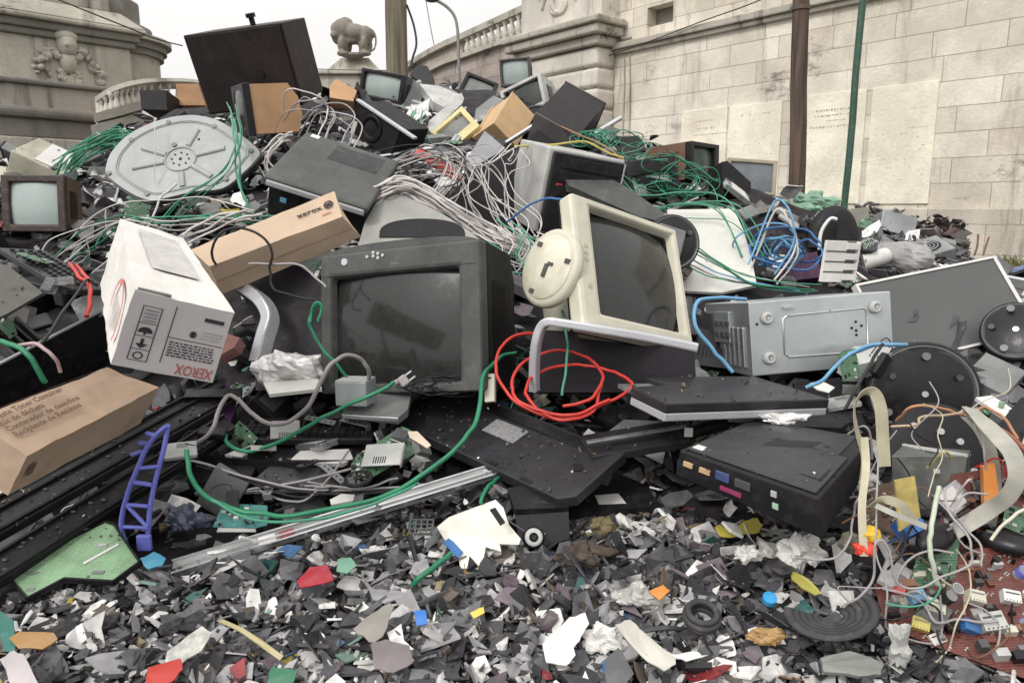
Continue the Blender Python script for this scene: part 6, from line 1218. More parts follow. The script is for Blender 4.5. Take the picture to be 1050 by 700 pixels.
bundle(15, [(400, 175, 2.95), (430, 165, 2.9), (455, 160, 2.9), (480, 172, 2.8), (470, 192, 2.75), (450, 205, 2.6)], (24, 14), .0023, [WCB, GCB, WCB, BCB], 'white cable curling around the red strap', GW, 4)
bundle(16, [(520, 240, 2.4), (535, 255, 2.36), (530, 270, 2.33), (545, 278, 2.3), (552, 262, 2.33), (540, 250, 2.38)], (17, 15), .0022, [WCB, GRN2, GCB, WCB], 'short curled cable left of the swivel foot', 'curled cables beside the swivel foot', 5)
bundle(7, [(300, 128, 3.5), (312, 108, 3.4), (330, 108, 3.4), (345, 120, 3.4), (340, 140, 3.3), (332, 165, 3.2)], (22, 12), .0033, [WCB, GCB], 'white cable curling beside the tan sided television', 'white cables by the tan sided television', 6)
bundle(4, [(285, 178, 2.8), (275, 160, 2.9), (290, 140, 3.0), (300, 135, 3.0)], (12, 8), .004, [WCB], 'white cable above the grey topped printer', 'white cables by the grey topped printer', 7)
def tangle(n, cx, cy, rx, ry, d, r, mats, lab, group, seed, m=7, name='network_cable', dd=.12):
    rr = random.Random(seed)
    for i in range(n):
        a0 = rr.uniform(0, 6.28); sg = rr.choice((-1, 1)); k = rr.uniform(.3, 1); px, py = cx + rr.gauss(0, rx * .28), cy + rr.gauss(0, ry * .28); pts = []
        for j in range(m): a = a0 + sg * j * rr.uniform(.75, 1.05); k *= rr.uniform(.85, 1.12); pts.append((px + rx * .8 * k * math.cos(a), py + ry * .8 * k * math.sin(a), d + rr.uniform(-dd, dd)))
        cable(pts, r * rr.uniform(.8, 1.2), rr.choice(mats), lab, name, group, n=6)
GG = 'green cables tangled around the dark televisions'
tangle(19, 694, 186, 50, 32, 3.25, .0024, [GRN, GRN2], 'green cable tangled over the television by the wall', GG, 11)
tangle(16, 606, 143, 30, 13, 3.6, .0026, [GRN, GRN2], 'green cable heaped behind the grey and black tower', GG, 12)
tangle(8, 650, 156, 34, 20, 3.4, .0024, [GRN, GRN2], 'green cable arching between tower and dark television', GG, 13)
bundle(6, [(600, 165, 3.0), (640, 190, 3.0), (655, 215, 2.9), (700, 208, 2.85), (745, 212, 2.8), (775, 260, 2.7)], (14, 12), .0026, [GRN, GRN2], 'green cable trailing across the dirty white panel', GG, 14)
bundle(7, [(700, 250, 2.62), (730, 268, 2.6), (760, 282, 2.6), (800, 290, 2.6), (830, 292, 2.62)], (16, 9), .0026, [GRN2, GCB, LBL, GRN], 'thin cable trailing above the steel computer case', 'thin cables above the steel computer case', 15)
tangle(11, 806, 256, 44, 28, 2.75, .0040, [BLU, LBL], 'blue cable coiled in the open black crate', 'blue cables in the open black crate', 16, dd=.08)
bundle(3, [(765, 275, 2.7), (790, 215, 2.75), (808, 225, 2.7), (812, 255, 2.65), (790, 285, 2.65)], (7, 6), .004, [WCB, LBL], 'pale cable hanging over the rim of the black crate', 'pale cables on the black crate', 17)
GL = 'green cables around the grey oval base plate'
bundle(26, [(66, 176, 3.0), (78, 160, 3.0), (100, 148, 3.0), (125, 140, 2.95), (138, 150, 2.9)], (14, 10), .0024, [GRN, GRN2, GRN2], 'green cable bunched left of the oval base plate', GL, 18)
bundle(4, [(236, 108, 2.9), (242, 140, 2.68), (228, 175, 2.6), (190, 205, 2.6), (160, 236, 2.6)], (12, 6), .0026, [GRN, GRN2], 'green cable hanging across the oval base plate', GL, 19)
bundle(3, [(238, 120, 2.8), (243, 155, 2.65), (246, 190, 2.6), (262, 222, 2.55)], (5, 8), .0030, [GRN2], 'green cable dropping right of the oval base plate', GL, 20)
bundle(10, [(60, 262, 2.5), (90, 240, 2.5), (130, 225, 2.5), (170, 228, 2.5), (210, 222, 2.48), (262, 224, 2.45)], (26, 18), .0024, [GRN, GRN2, GRN, BCB, WCB, BCB], 'green cable lying between base plate and white carton', GL, 21)
bundle(4, [(190, 250, 2.4), (215, 238, 2.38), (240, 226, 2.38), (262, 222, 2.4)], (8, 8), .004, [WCB], 'white cable above the long brown carton', 'white cables above the long brown carton', 22)
cable([(152, 236, 2.55), (163, 205, 2.58), (172, 196, 2.6), (180, 188, 2.62)], .004, WCB, 'single white wire at the lower edge of the oval base plate')
cable([(158, 122, 2.74), (159, 150, 2.70), (158, 186, 2.70)], .0018, WCB, 'thin white string hanging over the oval base plate')
bundle(3, [(430, 110, 4.3), (425, 125, 4.2), (438, 145, 4.1), (455, 152, 4.0)], (6, 5), .005, [YCB, GRN2], 'yellow cable beside the yellowed monitor', 'yellow cables near the crest', 23)
cable([(527, 150, 2.92), (570, 148, 2.9), (600, 146, 2.95), (625, 158, 2.95), (640, 162, 2.95)], .004, YCB, 'yellow cable lying over the top of the grey and black tower'); cable([(548, 118, 3.8), (580, 132, 3.6), (620, 150, 3.2), (640, 165, 3.0)], .004, mat('brown_cable', (.30, .16, .07), .5), 'brown cable under the large black tilted box')
cable([(520, 228, 2.5), (540, 212, 2.4), (560, 204, 2.3), (578, 204, 2.25)], .0035, BLU, 'blue cable curving behind the cream monitor corner')
cable([(415, 175, 2.9), (418, 190, 2.8), (416, 205, 2.6)], .014, BCB, 'thick black strap holding the white cable bundle')
tangle(16, 452, 395, 46, 11, 1.93, .0022, [BCB], 'thin black wire tangled at the foot of the dark monitor', 'thin black wires at the foot of the dark monitor', 24, dd=.03)
for i in range(9):
    rr = random.Random(50 + i); x0, x1 = rr.uniform(190, 320), rr.uniform(330, 470)
    cable([(x0, rr.uniform(470, 520), 1.78), ((x0 + x1) / 2, rr.uniform(485, 515), 1.76), (x1, rr.uniform(460, 500), 1.78)], .003, rr.choice([BCB, GCB, BCB]), 'thin black wire lying among the parts above the silver rail', group='thin wires above the silver rail')
# ------------------------------------------------------------------ the heap itself
from_row = [i / 46 for i in range(47)]
cols = list(range(-620, 1700, 20)); HV = []; HF = []
rows = 58
for ci, px in enumerate(cols):
    yt = interp(CREST, px)
    for r in range(rows):
        if r >= 8:
            f = (r - 8) / (rows - 9); py = yt + (760 - yt) * f ** 1.25; d = D(px, py); off = .16 * min(1, max(0, (560 - py) / 120)); p = P(px, py, d + off)
            q = noise.noise(p * 3.1) * .05 + noise.noise(p * 9) * .025
            k = min(1, max(.15, (560 - py) / 100)); p = p + Vector((0, .5, .5)) * q * k; HV.append(p)
        else:
            p0 = P(px, yt, D(px, yt) + .16); f = (8 - r) / 8; p = Vector((p0.x * (1 + .1 * f), p0.y + f * 2.6, max(-.05, p0.z * (1 - f ** 1.2) + (.0 if f < 1 else -.1)))); p += Vector((0, 0, noise.noise(p * 2.5) * .08 * (1 - f))); HV.append(p)
n = rows
for c in range(len(cols) - 1):
    for r in range(rows - 1): HF.append((c * n + r, c * n + r + 1, (c + 1) * n + r + 1, (c + 1) * n + r))
HV = [tuple(v) for v in HV]
# skirt towards the viewer
base_n = len(HV)
for c in range(len(cols)):
    v = Vector(HV[c * n + n - 1]); HV.append((v.x, v.y - .5, v.z - .06)); HV.append((v.x, v.y - 1.6, -.05))
for c in range(len(cols) - 1):
    a, b = base_n + 2 * c, base_n + 2 * c + 2; HF.append((c * n + n - 1, a, b, (c + 1) * n + n - 1)); HF.append((a, a + 1, b + 1, b))
g = G(); g.v = HV; g.f = HF; g.m = [0] * len(HF); g.s = [True] * len(HF)
heap = g.build('scrap_terrain', HEAPM, kind='structure', recalc=False)
HB = BVHTree.FromPolygons([Vector(v) for v in HV], HF)
def on_heap(x, y):
    h = HB.ray_cast(Vector((x, y, 8)), Vector((0, 0, -1))); return (h[0], h[1]) if h[0] is not None else (None, None)
# obstacles for scatter
bpy.context.view_layer.update()
dg = bpy.context.evaluated_depsgraph_get()
OV = []; OF = []; FR = []
for o in list(bpy.data.objects):
    if o.type != 'MESH' or o is heap or o.get('kind') == 'structure': continue
    root = o
    while root.parent: root = root.parent
    if root.get('category') in ('wall', 'monument', 'balustrade', 'pole', 'street lamp', 'wire', 'statue', 'pedestal', 'plaque', 'conduit', 'cable') and not (root.get('category') == 'cable' and any(root == h[1] for h in HEROES)): continue
    k = len(OV); mw = o.matrix_world; OV += [mw @ v.co for v in o.data.vertices]; OF += [tuple(i + k for i in p.vertices) for p in o.data.polygons]; FR += [root] * len(o.data.polygons)
OB = BVHTree.FromPolygons(OV, OF)
def clear(pts, tol=.0):   # False when a point would stand in front of a placed object
    for p in pts:
        d = p - CAM; L_ = d.length; h = OB.ray_cast(CAM, d.normalized())
        if h[0] is not None and h[3] > L_ - tol: return False
    return True
def inside_obj(p):        # crude: swallowed by a big object
    h = OB.ray_cast(CAM, (p - CAM).normalized()); return h[0] is not None and h[3] < (p - CAM).length - .5
# ------------------------------------------------------------------ clutter prototypes
def proto_optical():
    t = thing('disc_drive', '', 'disc drive'); G().box((0, 0, 0), (.148, .19, .042)).build('case', GRY, t, bevel=.002); fr = G().box((0, -.099, 0), (.15, .008, .044)).build('front_panel', BLK, t, bevel=.001); G().box((.05, -.104, -.012), (.014, .003, .006)).build('button', LGR, fr); return t, .2
def proto_psu():
    t = thing('power_supply', '', 'power supply'); G().box((0, 0, 0), (.15, .14, .086)).build('case', mat('dull_steel', (.27, .28, .28), .4, metal=.5), t, bevel=.002)
    g = G().cyl((0, 0, .0432), (0, 0, .0445), .05, n=24); fh = g.build('fan_hole', BLK2, t); g = G()
    for r_ in (.015, .028, .04): g.tube([(r_ * math.cos(a), r_ * math.sin(a), .046) for a in [PI * i / 8 for i in range(17)]], .0014, 5, sub=1)
    g.build('grille', ALU, fh); return t, .16
def proto_hdd():
    t = thing('hard_drive', '', 'hard drive'); G().box((0, 0, 0), (.102, .147, .025)).build('case', ALU, t, bevel=.002); G().box((0, .01, .0128), (.08, .09, .0006)).build('label', WHT, t); return t, .12
def proto_keyb():
    keyboard('keyboard', '', 0, 0, 1, (0, 0, 1), .44, .15, 0, root=Matrix.Identity(4)); return [o for o in bpy.data.objects if o.get('label') == '' and o['category'] == 'keyboard'][-1], .3
def proto_mouse():
    t = thing('mouse', '', 'mouse'); g = G(); g.sph((0, 0, 0), (.03, .055, .02), n=8); g.build('body', BLK, t); G().box((0, -.03, .018), (.005, .02, .006)).build('wheel', GRY, t); return t, .07
def proto_fan():
    t = thing('cooling_fan', '', 'fan'); g = G(); g.tube([(.05 * math.cos(a), 0, .05 * math.sin(a)) for a in [PI * i / 12 for i in range(25)]], .01, 4, flat=(.012, .006), sub=1); g.build('frame', BLK, t)
    for i in range(7):
        a = i * 2 * PI / 7; G().hexa([(r_ * math.cos(a + da), y, r_ * math.sin(a + da)) for r_, da, y in ((.015, 0, -.008), (.015, 0, -.006), (.015, .5, .006), (.015, .5, .008), (.045, 0, -.008), (.045, 0, -.006), (.045, .7, .006), (.045, .7, .008))]).build('blade', DGR, t)
    G().cyl((0, -.01, 0), (0, .01, 0), .017, n=16).build('hub', BLK2, t); return t, .1
def proto_pcb(m, cm):
    def f():
        t = board('circuit_board', '', None, 1, None, m, None, 14, None, random.randrange(999), None, cm, True, Matrix.Identity(4), [(-.10, -.06), (.09, -.07), (.11, .02), (.08, .06), (-.09, .065)]); return t, .16
    return f
def proto_cover(m, w, d_, h):
    def f():
        t = thing('plastic_cover', '', 'plastic cover'); g = G().box((0, 0, h / 2), (w, d_, .004)); g.box((w / 2, 0, 0), (.004, d_, h)); g.box((-w / 2, 0, 0), (.004, d_, h)); g.box((0, d_ / 2, 0), (w - .005, .004, h)); g.build('shell', m, t, bevel=.001)
        g = G()
        for i in range(6): g.box((-w * .2 + i * w * .06, -.02, h / 2 + .0025), (w * .025, d_ * .3, .001))
        g.build('vent_slots', BLK2, t); return t, max(w, d_) * .9
    return f
def proto_bracket(m):
    def f():
        t = thing('metal_bracket', '', 'metal bracket'); g = G().box((0, 0, 0), (.16, .002, .05)); g.box((.08, .02, 0), (.002, .04, .05)); g.box((-.08, .015, 0), (.002, .03, .05)); g.build('plate', m, t)
        g = G()
        for i in range(5): g.cyl((-.06 + i * .03, -.002, 0), (-.06 + i * .03, .002, 0), .006, n=10)
        g.build('holes', BLK2, t); return t, .14
    return f
def proto_box(m, w, d_, h, nm='equipment_case', cat='case'):
    def f():
        t = thing(nm, '', cat); G().box((0, 0, 0), (w, d_, h)).build('case', m, t, bevel=.005); fr = G().box((0, -d_ / 2 - .001, h * .1), (w * .8, .003, h * .5)).build('front_panel', BLK2 if m is not BLK2 else DGR, t, bevel=.001)
        for i in range(2): G().cyl((w * (.2 + i * .12), -d_ / 2 - .008, -h * .32), (w * (.2 + i * .12), -d_ / 2, -h * .32), .005, n=10).build('button', LGR, fr)
        return t, max(w, d_) * .95
    return f
def proto_monitor(m, b, s):
    def f():
        t = crt('crt_monitor', '', 'monitor', Matrix.Identity(4), Vector((.30, .28, .25)), m, b, s); return t, .3
    return f
def proto_heatsink():
    t = thing('heat_sink', '', 'heat sink'); g = G().box((0, 0, 0), (.07, .07, .008))
    for i in range(9): g.box((-.032 + i * .008, 0, .018), (.0015, .068, .028))
    g.build('fins', ALU, t); return t, .07
def proto_flat(m):
    def f():
        t = thing('closed_laptop', '', 'laptop'); G().box((0, 0, 0), (.32, .23, .012)).build('lid', m, t, bevel=.005); G().box((0, -.0, .0065), (.28, .19, .001)).build('panel', SCR if m is not SLV else DGR, t); return t, .28
    return f
def proto_adapter():
    t = thing('power_adapter', '', 'power adapter'); G().box((0, 0, 0), (.12, .06, .035)).build('brick', BLK, t, bevel=.006); G().tube([(.06, 0, 0), (.10, .01, .01), (.12, .06, 0), (.08, .10, .01), (0, .10, 0)], .003, 6).build('lead', BCB, t); return t, .12
def proto_tube():
    t = thing('metal_tube', '', 'tube'); G().cyl((-.18, 0, 0), (.18, 0, 0), .010, n=12).build('tube', ALU, t); return t, .12
PRO = [(proto_optical, 'black fronted disc drive', 12), (proto_psu, 'dull steel power supply with fan grille', 9), (proto_hdd, 'bright metal hard drive', 10), (proto_keyb, 'black keyboard', 12), (proto_mouse, 'black computer mouse', 7), (proto_fan, 'black cooling fan', 7),
       (proto_pcb(PCG, None), 'green circuit board fragment', 16), (proto_pcb(PCT, [WHT, LGR, BLK]), 'teal circuit board fragment', 4), (proto_cover(BLK, .26, .2, .03), 'black vented plastic cover', 18), (proto_cover(DGR, .2, .16, .04), 'dark grey plastic cover', 14), (proto_cover(LGR, .22, .16, .03), 'light grey plastic cover', 8), (proto_cover(BEI, .18, .14, .03), 'cream plastic cover', 7), (proto_cover(BLK2, .32, .1, .03), 'long black plastic cover', 16),
       (proto_bracket(STL), 'steel bracket with holes', 12), (proto_bracket(BLK), 'black bracket with holes', 8), (proto_box(BLK, .28, .22, .06), 'flat black equipment case', 14), (proto_box(BLK2, .2, .2, .14), 'black box shaped case', 10), (proto_box(GRY, .18, .2, .07), 'grey equipment case', 8),
       (proto_heatsink, 'finned metal heat sink', 5), (proto_flat(CHR), 'charcoal closed laptop', 10), (proto_flat(SLV), 'silver closed laptop', 4), (proto_adapter, 'black power adapter', 10), (proto_tube, 'thin metal tube', 6)]
def dup(root):
    r = root.copy(); COL.objects.link(r)
    for ch in list(root.children):
        c = ch.copy(); COL.objects.link(c); c.parent = r
        for g_ in list(ch.children): d2 = g_.copy(); COL.objects.link(d2); d2.parent = c
    return r
random.seed(21); PLACED = []; protos = []
for f, desc, w in PRO:
    t, rad = f(); protos.append([t, rad, desc, w, False])
wts = [p[3] for p in protos]
def shred_zone(px, py):
    b = interp([(-300, 660), (0, 622), (60, 612), (190, 592), (200, 584), (500, 492), (560, 528), (690, 520), (700, 540), (850, 560), (890, 610), (930, 664), (1050, 700), (1300, 720)], px); return py > b
for i in range(6500):
    if len(PLACED) > 430: break
    x = random.uniform(-3.6, 4.4); y = random.uniform(1.35, 7.4); p, nn = on_heap(x, y)
    if p is None or p.z < .1: continue
    px, py, dd = pix(p)
    if px < -160 or px > 1210 or py > 560 or (py > 470 and px > 560) or (py > 500 and px > 140): continue
    if py < interp(CREST, px) - 6 or shred_zone(px, py + 26): continue
    if py < interp(CREST, px) + 10 and random.random() < .6: continue
    far = dd > 3.4
    t, rad, desc, w, used = pr = random.choices(protos, wts)[0]; sc = random.uniform(.75, 1.1) * (1.25 if far else .8)
    if py < interp(CREST, px) + 12 and rad * sc > .22: continue
    if any((p - q).length < (rad * sc + r2) * .36 for q, r2 in PLACED): continue
    if inside_obj(p): continue
    up = (nn * .7 + Vector((random.gauss(0, .45), random.gauss(0, .45), .5))).normalized(); fx = up.orthogonal().normalized(); fx.rotate(Quaternion(up, random.uniform(0, 6.28)))
    R3 = M3(p + up * .035, fx, up.cross(fx), up)
    if t['category'] in ('circuit board', 'fan', 'metal bracket', 'keyboard'): R3 = R3 @ Matrix.Rotation(-PI / 2, 4, 'X')
    ok = clear([R3 @ (Vector(v) * sc) for o in t.children for v in o.bound_box])
    if not ok: continue
    o = t if not used else dup(t); pr[4] = True; o.matrix_world = R3 @ Matrix.Scale(sc, 4); PLACED.append((p, rad * sc)); o['desc'] = desc; o['group'] = desc + 's scattered through the pile'
for t, rad, desc, w, used in protos:
    if not used:
        for ch in list(t.children): bpy.data.objects.remove(ch)
        bpy.data.objects.remove(t)
print('clutter', len(PLACED))
# small crowd of fine debris between the things (nobody could count it)
def chip_mesh(rr, size, th=None, curl=True):
    n = rr.choice((4, 4, 5, 5, 6, 7, 8)); asp = rr.choice((1, 1, .7, .5, .28)); a0 = rr.uniform(0, 6.28); pts = []
    for i in range(n):
        a = a0 + 2 * PI * i / n + rr.uniform(-.3, .3); k = rr.uniform(.55, 1.1) if i % 2 or rr.random() < .6 else rr.uniform(.3, .7); pts.append((size * k * math.cos(a), size * asp * k * math.sin(a)))
    th = th or (rr.uniform(.0012, .004) if rr.random() < .82 else rr.uniform(.005, .012)); f = rr.gauss(0, .5) if curl and rr.random() < .55 else 0; tw = rr.gauss(0, 3) / 1 if curl else 0
    def z(x, y): return f * abs(x) * .7 + tw * x * y
    top = [(x, y, z(x, y) + th) for x, y in pts]; bot = [(x, y, z(x, y)) for x, y in pts]; c = (sum(p[0] for p in pts) / n, sum(p[1] for p in pts) / n)
    vs = top + bot + [(c[0], c[1], z(*c) + th), (c[0], c[1], z(*c))]; fs = []
    for i in range(n): j = (i + 1) % n; fs += [(i, j, 2 * n), (n + j, n + i, 2 * n + 1), (i, n + i, n + j, j)]
    return vs, fs
def vcmat(name, rough=.55):
    m = bpy.data.materials.new(name); m.use_nodes = True; N = m.node_tree.nodes; L = m.node_tree.links; b = N['Principled BSDF']; b.inputs['Roughness'].default_value = rough
    at = N.new('ShaderNodeAttribute'); at.attribute_name = 'col'; tc = N.new('ShaderNodeTexCoord'); n1 = N.new('ShaderNodeTexNoise'); n1.inputs['Scale'].default_value = 60; n1.inputs['Detail'].default_value = 6; L.new(tc.outputs['Object'], n1.inputs['Vector'])
    r = N.new('ShaderNodeMapRange'); r.inputs[1].default_value = .3; r.inputs[2].default_value = .7; r.inputs[3].default_value = .72; r.inputs[4].default_value = 1.2; L.new(n1.outputs[0], r.inputs[0])
    sc_ = N.new('ShaderNodeVectorMath'); sc_.operation = 'SCALE'; L.new(at.outputs['Color'], sc_.inputs[0]); L.new(r.outputs[0], sc_.inputs['Scale']); 
    n2 = N.new('ShaderNodeTexNoise'); n2.inputs['Scale'].default_value = 25; n2.inputs['Detail'].default_value = 7; L.new(tc.outputs['Object'], n2.inputs['Vector'])
    r2 = N.new('ShaderNodeMapRange'); r2.inputs[1].default_value = .52; r2.inputs[2].default_value = .75; r2.inputs[4].default_value = .4; L.new(n2.outputs[0], r2.inputs[0])
    mx = N.new('ShaderNodeMix'); mx.data_type = 'RGBA'; mx.inputs[7].default_value = (.17, .155, .14, 1); L.new(r2.outputs[0], mx.inputs[0]); L.new(sc_.outputs[0], mx.inputs[6]); L.new(mx.outputs[2], b.inputs['Base Color']); return m
SHM = vcmat('shredded_plastic')
PAL = [((.024, .023, .026), 26), ((.060, .059, .065), 18), ((.105, .103, .110), 14), ((.17, .168, .172), 11), ((.31, .305, .31), 10), ((.50, .485, .47), 10), ((.70, .69, .66), 9.5), ((.15, .118, .135), 4), ((.11, .085, .065), 2.5), ((.035, .11, .10), .8), ((.26, .20, .11), .6), ((.26, .03, .035), .3), ((.42, .34, .06), .3), ((.05, .13, .28), .5), ((.17, .28, .22), .5), ((.32, .16, .07), .3)]
NAMES = {0: 'charcoal', 1: 'dark grey', 2: 'mid grey', 3: 'grey', 4: 'light grey', 5: 'pale grey', 6: 'white', 7: 'mauve grey', 8: 'brown', 9: 'teal', 10: 'tan', 11: 'red', 12: 'yellow', 13: 'blue', 14: 'mint green', 15: 'orange'}
def chips(count, gen, name, lab, sizes, lift, seed, cat='scrap'):
    rr = random.Random(seed); V = []; F_ = []; C = []
    k = 0; tries = 0
    while k < count and tries < count * 4:
        tries += 1; r = gen(rr)
        if r is None: continue
        p, nn, sm = r; s_ = rr.choice(sizes) * rr.uniform(.7, 1.3) * sm
        up = (nn + Vector((rr.gauss(0, .55), rr.gauss(0, .55), .0))).normalized(); fx = up.orthogonal().normalized(); fx.rotate(Quaternion(up, rr.uniform(0, 6.28))); mx = M3(p + nn * rr.uniform(*lift), fx, up.cross(fx), up)
        kd = rr.random()
        if kd < .10:
            bl = G().sph((0, 0, 0), (s_ * .8, s_ * .6, s_ * .35), n=4, jit=.38); vs, fs = bl.v, bl.f
        elif kd < .16:
            bl = G().tube([(-s_ * 1.3, 0, 0), (0, s_ * rr.uniform(-.5, .5), s_ * .3), (s_ * 1.3, 0, 0)], s_ * .1, 5, sub=3); vs, fs = bl.v, bl.f
        else: vs, fs = chip_mesh(rr, s_)
        vs = [mx @ Vector(v) for v in vs]
        if not clear([vs[0], vs[2], vs[-1]]): continue
        o = len(V); V += [tuple(v) for v in vs]; F_ += [tuple(i + o for i in f) for f in fs]; c = rr.choices([q[0] for q in PAL], [q[1] for q in PAL])[0]; h = rr.uniform(.75, 1.3); C += [(c[0] * h, c[1] * h, c[2] * h, 1)] * len(fs); k += 1
    me = bpy.data.meshes.new(name); me.from_pydata(V, [], F_); at = me.attributes.new('col', 'FLOAT_COLOR', 'FACE'); at.data.foreach_set('color', [x for c in C for x in c]); me.materials.append(SHM)
    o = bpy.data.objects.new(name, me); COL.objects.link(o); o['kind'] = 'stuff'; tag(o, lab, cat); return o
def gen_shred(rr):
    x = rr.uniform(-1.75, 1.75); y = rr.uniform(.72, 2.1); p, nn = on_heap(x, y)
    if p is None: return None
    px, py, dd = pix(p)
    if not shred_zone(px, py + 6): return None
    return p, nn, 1.0
def gen_gap(rr):
    x = rr.uniform(-3, 4); y = rr.uniform(1.4, 6.5); p, nn = on_heap(x, y)
    if p is None: return None
    px, py, dd = pix(p)
    if px < -120 or px > 1170 or py < interp(CREST, px) - 4: return None
    return p, nn, .7 + .35 * dd / 2
chips(8500, gen_shred, 'shredded_plastic', 'dense layer of shredded grey, black and white plastic chips in the foreground', [.012, .018, .024, .032, .042], (.0, .018), 31)
PALB3 = PAL; PAL = [((.03, .028, .03), 8), ((.07, .066, .066), 5), ((.2, .19, .175), 2.5), ((.5, .48, .44), 2), ((.1, .07, .05), 1.5)]
chips(5200, gen_shred, 'plastic_crumbs', 'fine dark plastic crumbs sifted between the shredded plastic chips', [.005, .007, .010], (.008, .026), 36)
PAL = PALB3
chips(8000, gen_gap, 'broken_fragments', 'small dark broken fragments filling the gaps between the machines', [.015, .022, .03, .045, .055], (.01, .07), 32)
# small hardware lying on top of the flat cases
random.seed(5); SMALL = [(proto_hdd, 'small bright hard drive', 5, .62), (proto_pcb(PCG, None), 'small green circuit board piece', 8, .38), (proto_bracket(STL), 'small perforated steel bracket', 6, .5), (proto_fan, 'small black fan', 3, .55), (proto_heatsink, 'small finned heat sink', 4, .6), (proto_optical, 'small black and grey drive', 4, .55), (proto_adapter, 'small black adapter brick', 5, .55), (proto_cover(LGR, .12, .08, .015), 'small pale plastic cover', 6, .7), (proto_cover(BLK, .16, .05, .015), 'small black plastic strip cover', 7, .8), (proto_box(GRY, .08, .06, .03), 'small grey module', 6, .7), (proto_mouse, 'small black mouse', 3, .8)]
sp = []
for f, dsc, w_, k_ in SMALL: t, rad = f(); sp.append([t, rad, dsc, w_, k_, False])
REG = [((185, 398, 445, 520), 34), ((0, 235, 105, 345), 16), ((560, 380, 760, 440), 8), ((860, 372, 1050, 450), 12), ((985, 370, 1060, 470), 14), ((940, 430, 1050, 560), 12), ((905, 560, 960, 640), 5), ((60, 178, 200, 262), 22), ((380, 110, 500, 170), 10), ((700, 196, 860, 296), 12), ((870, 225, 1000, 275), 8)]
OKR = ('circuit_board', 'equipment_case', 'laptop_battery', 'keyboard', 'computer_case', 'cover_panel', 'channel', 'crate', 'lcd_screen_', 'metal_rod'); SPL = []
for (x0, y0, x1, y1), cnt in REG:
    k = 0
    for _ in range(cnt * 25):
        if k >= cnt: break
        px, py = random.uniform(x0, x1), random.uniform(y0, y1)
        if shred_zone(px, py + 6): continue
        dr = (P(px, py, 1) - CAM).normalized(); h = OB.ray_cast(CAM, dr); hh_ = HB.ray_cast(CAM, dr)
        if h[0] is not None and (hh_[0] is None or h[3] < hh_[3]):
            rt = FR[h[2]]; nm = rt.name.split('.')[0]
            if nm not in OKR or rt.get('label', '').startswith('bare galv'): continue
            p, nn = h[0], h[1] if h[1].dot(dr) < 0 else -h[1]
        elif hh_[0] is not None: p, nn = hh_[0], hh_[1]
        else: continue
        pr = random.choices(sp, [q[3] for q in sp])[0]; t, rad, dsc, w_, k_, used = pr; sc = k_ * random.uniform(.8, 1.15) * (1 + max(0, (p - CAM).length - 2) * .2)
        if any((p - q).length < (rad * sc + r2) * .45 for q, r2 in SPL): continue
        up = (nn + Vector((random.gauss(0, .25), random.gauss(0, .25), .35))).normalized(); fx = up.orthogonal().normalized(); fx.rotate(Quaternion(up, random.uniform(0, 6.28))); R3 = M3(p + up * .012, fx, up.cross(fx), up)
        if t['category'] in ('circuit board', 'fan', 'metal bracket'): R3 = R3 @ Matrix.Rotation(-PI / 2, 4, 'X')
        o = t if not used else dup(t); pr[5] = True; o.matrix_world = R3 @ Matrix.Scale(sc, 4); o['desc'] = dsc; o['group'] = dsc + 's on and between the machines'; SPL.append((p, rad * sc)); k += 1
for q in sp:
    if not q[5]:
        for ch in list(q[0].children_recursive): bpy.data.objects.remove(ch)
        bpy.data.objects.remove(q[0])
print('small', len(SPL))
OK2 = OKR + ('laptop', 'docking_station')
def gen_top(rr):
    px, py = rr.uniform(0, 1050), rr.uniform(120, 560); dr = (P(px, py, 1) - CAM).normalized(); h = OB.ray_cast(CAM, dr)
    if h[0] is None: return None
    if FR[h[2]].name.split('.')[0] not in OK2: return None
    n_ = h[1] if h[1].dot(dr) < 0 else -h[1]
    if n_.z < .45: return None
    return h[0] - dr * .001, n_, .6 + .15 * h[3]
CLEAR0 = clear
def clear(pts, tol=0): return True
PALB2 = PAL; PAL = [((.03, .028, .03), 6), ((.08, .075, .07), 5), ((.2, .19, .17), 2), ((.5, .48, .44), .5), ((.12, .08, .05), 2)]
chips(900, gen_top, 'fine_debris', 'fine crumbs and flakes of plastic lying on the machines', [.002, .003, .004, .006], (.0, .002), 55)
clear = CLEAR0; PAL = PALB2
# stray wires in the gaps, each its own object
rr = random.Random(909); WK = [(BCB, 'thin black wire', 30), (GCB, 'thin grey wire', 14), (WCB, 'thin white wire', 16), (GRN, 'thin green wire', 14), (YCB, 'thin yellow wire', 4), (BLU, 'thin blue wire', 4), (RED, 'thin red wire', 3), (GRN2, 'thin pale green wire', 8)]
k = 0
for _ in range(900):
    if k >= 130: break
    x = rr.uniform(-2.6, 3); y = rr.uniform(1.6, 5.4); a = rr.uniform(0, 6.28); pts = []; ok = True; st = rr.uniform(.03, .075) * (1 + (y - 1.6) * .25)
    for j in range(rr.randint(4, 8)):
        p, nn = on_heap(x, y)
        if p is None: ok = False; break
        q = pix(p)
        if q[1] > 515 or q[1] < interp(CREST, q[0]) + 3 or not -60 < q[0] < 1110 or shred_zone(q[0], q[1] + 10): ok = False; break
        pts.append(p + nn * rr.uniform(.03, .11)); a += rr.gauss(0, .75); x += st * math.cos(a); y += st * math.sin(a)
    if not ok or len(pts) < 4 or not clear(pts): continue
    m_, dsc, w_ = rr.choices(WK, [q[2] for q in WK])[0]; o = G().tube(pts, rr.uniform(.0014, .0032), 6, sub=6).build('wire', m_, recalc=False); o['desc'] = dsc; o['category'] = 'wire'; o['group'] = dsc + 's straggling through the gaps of the pile'; k += 1
print('wires', k)
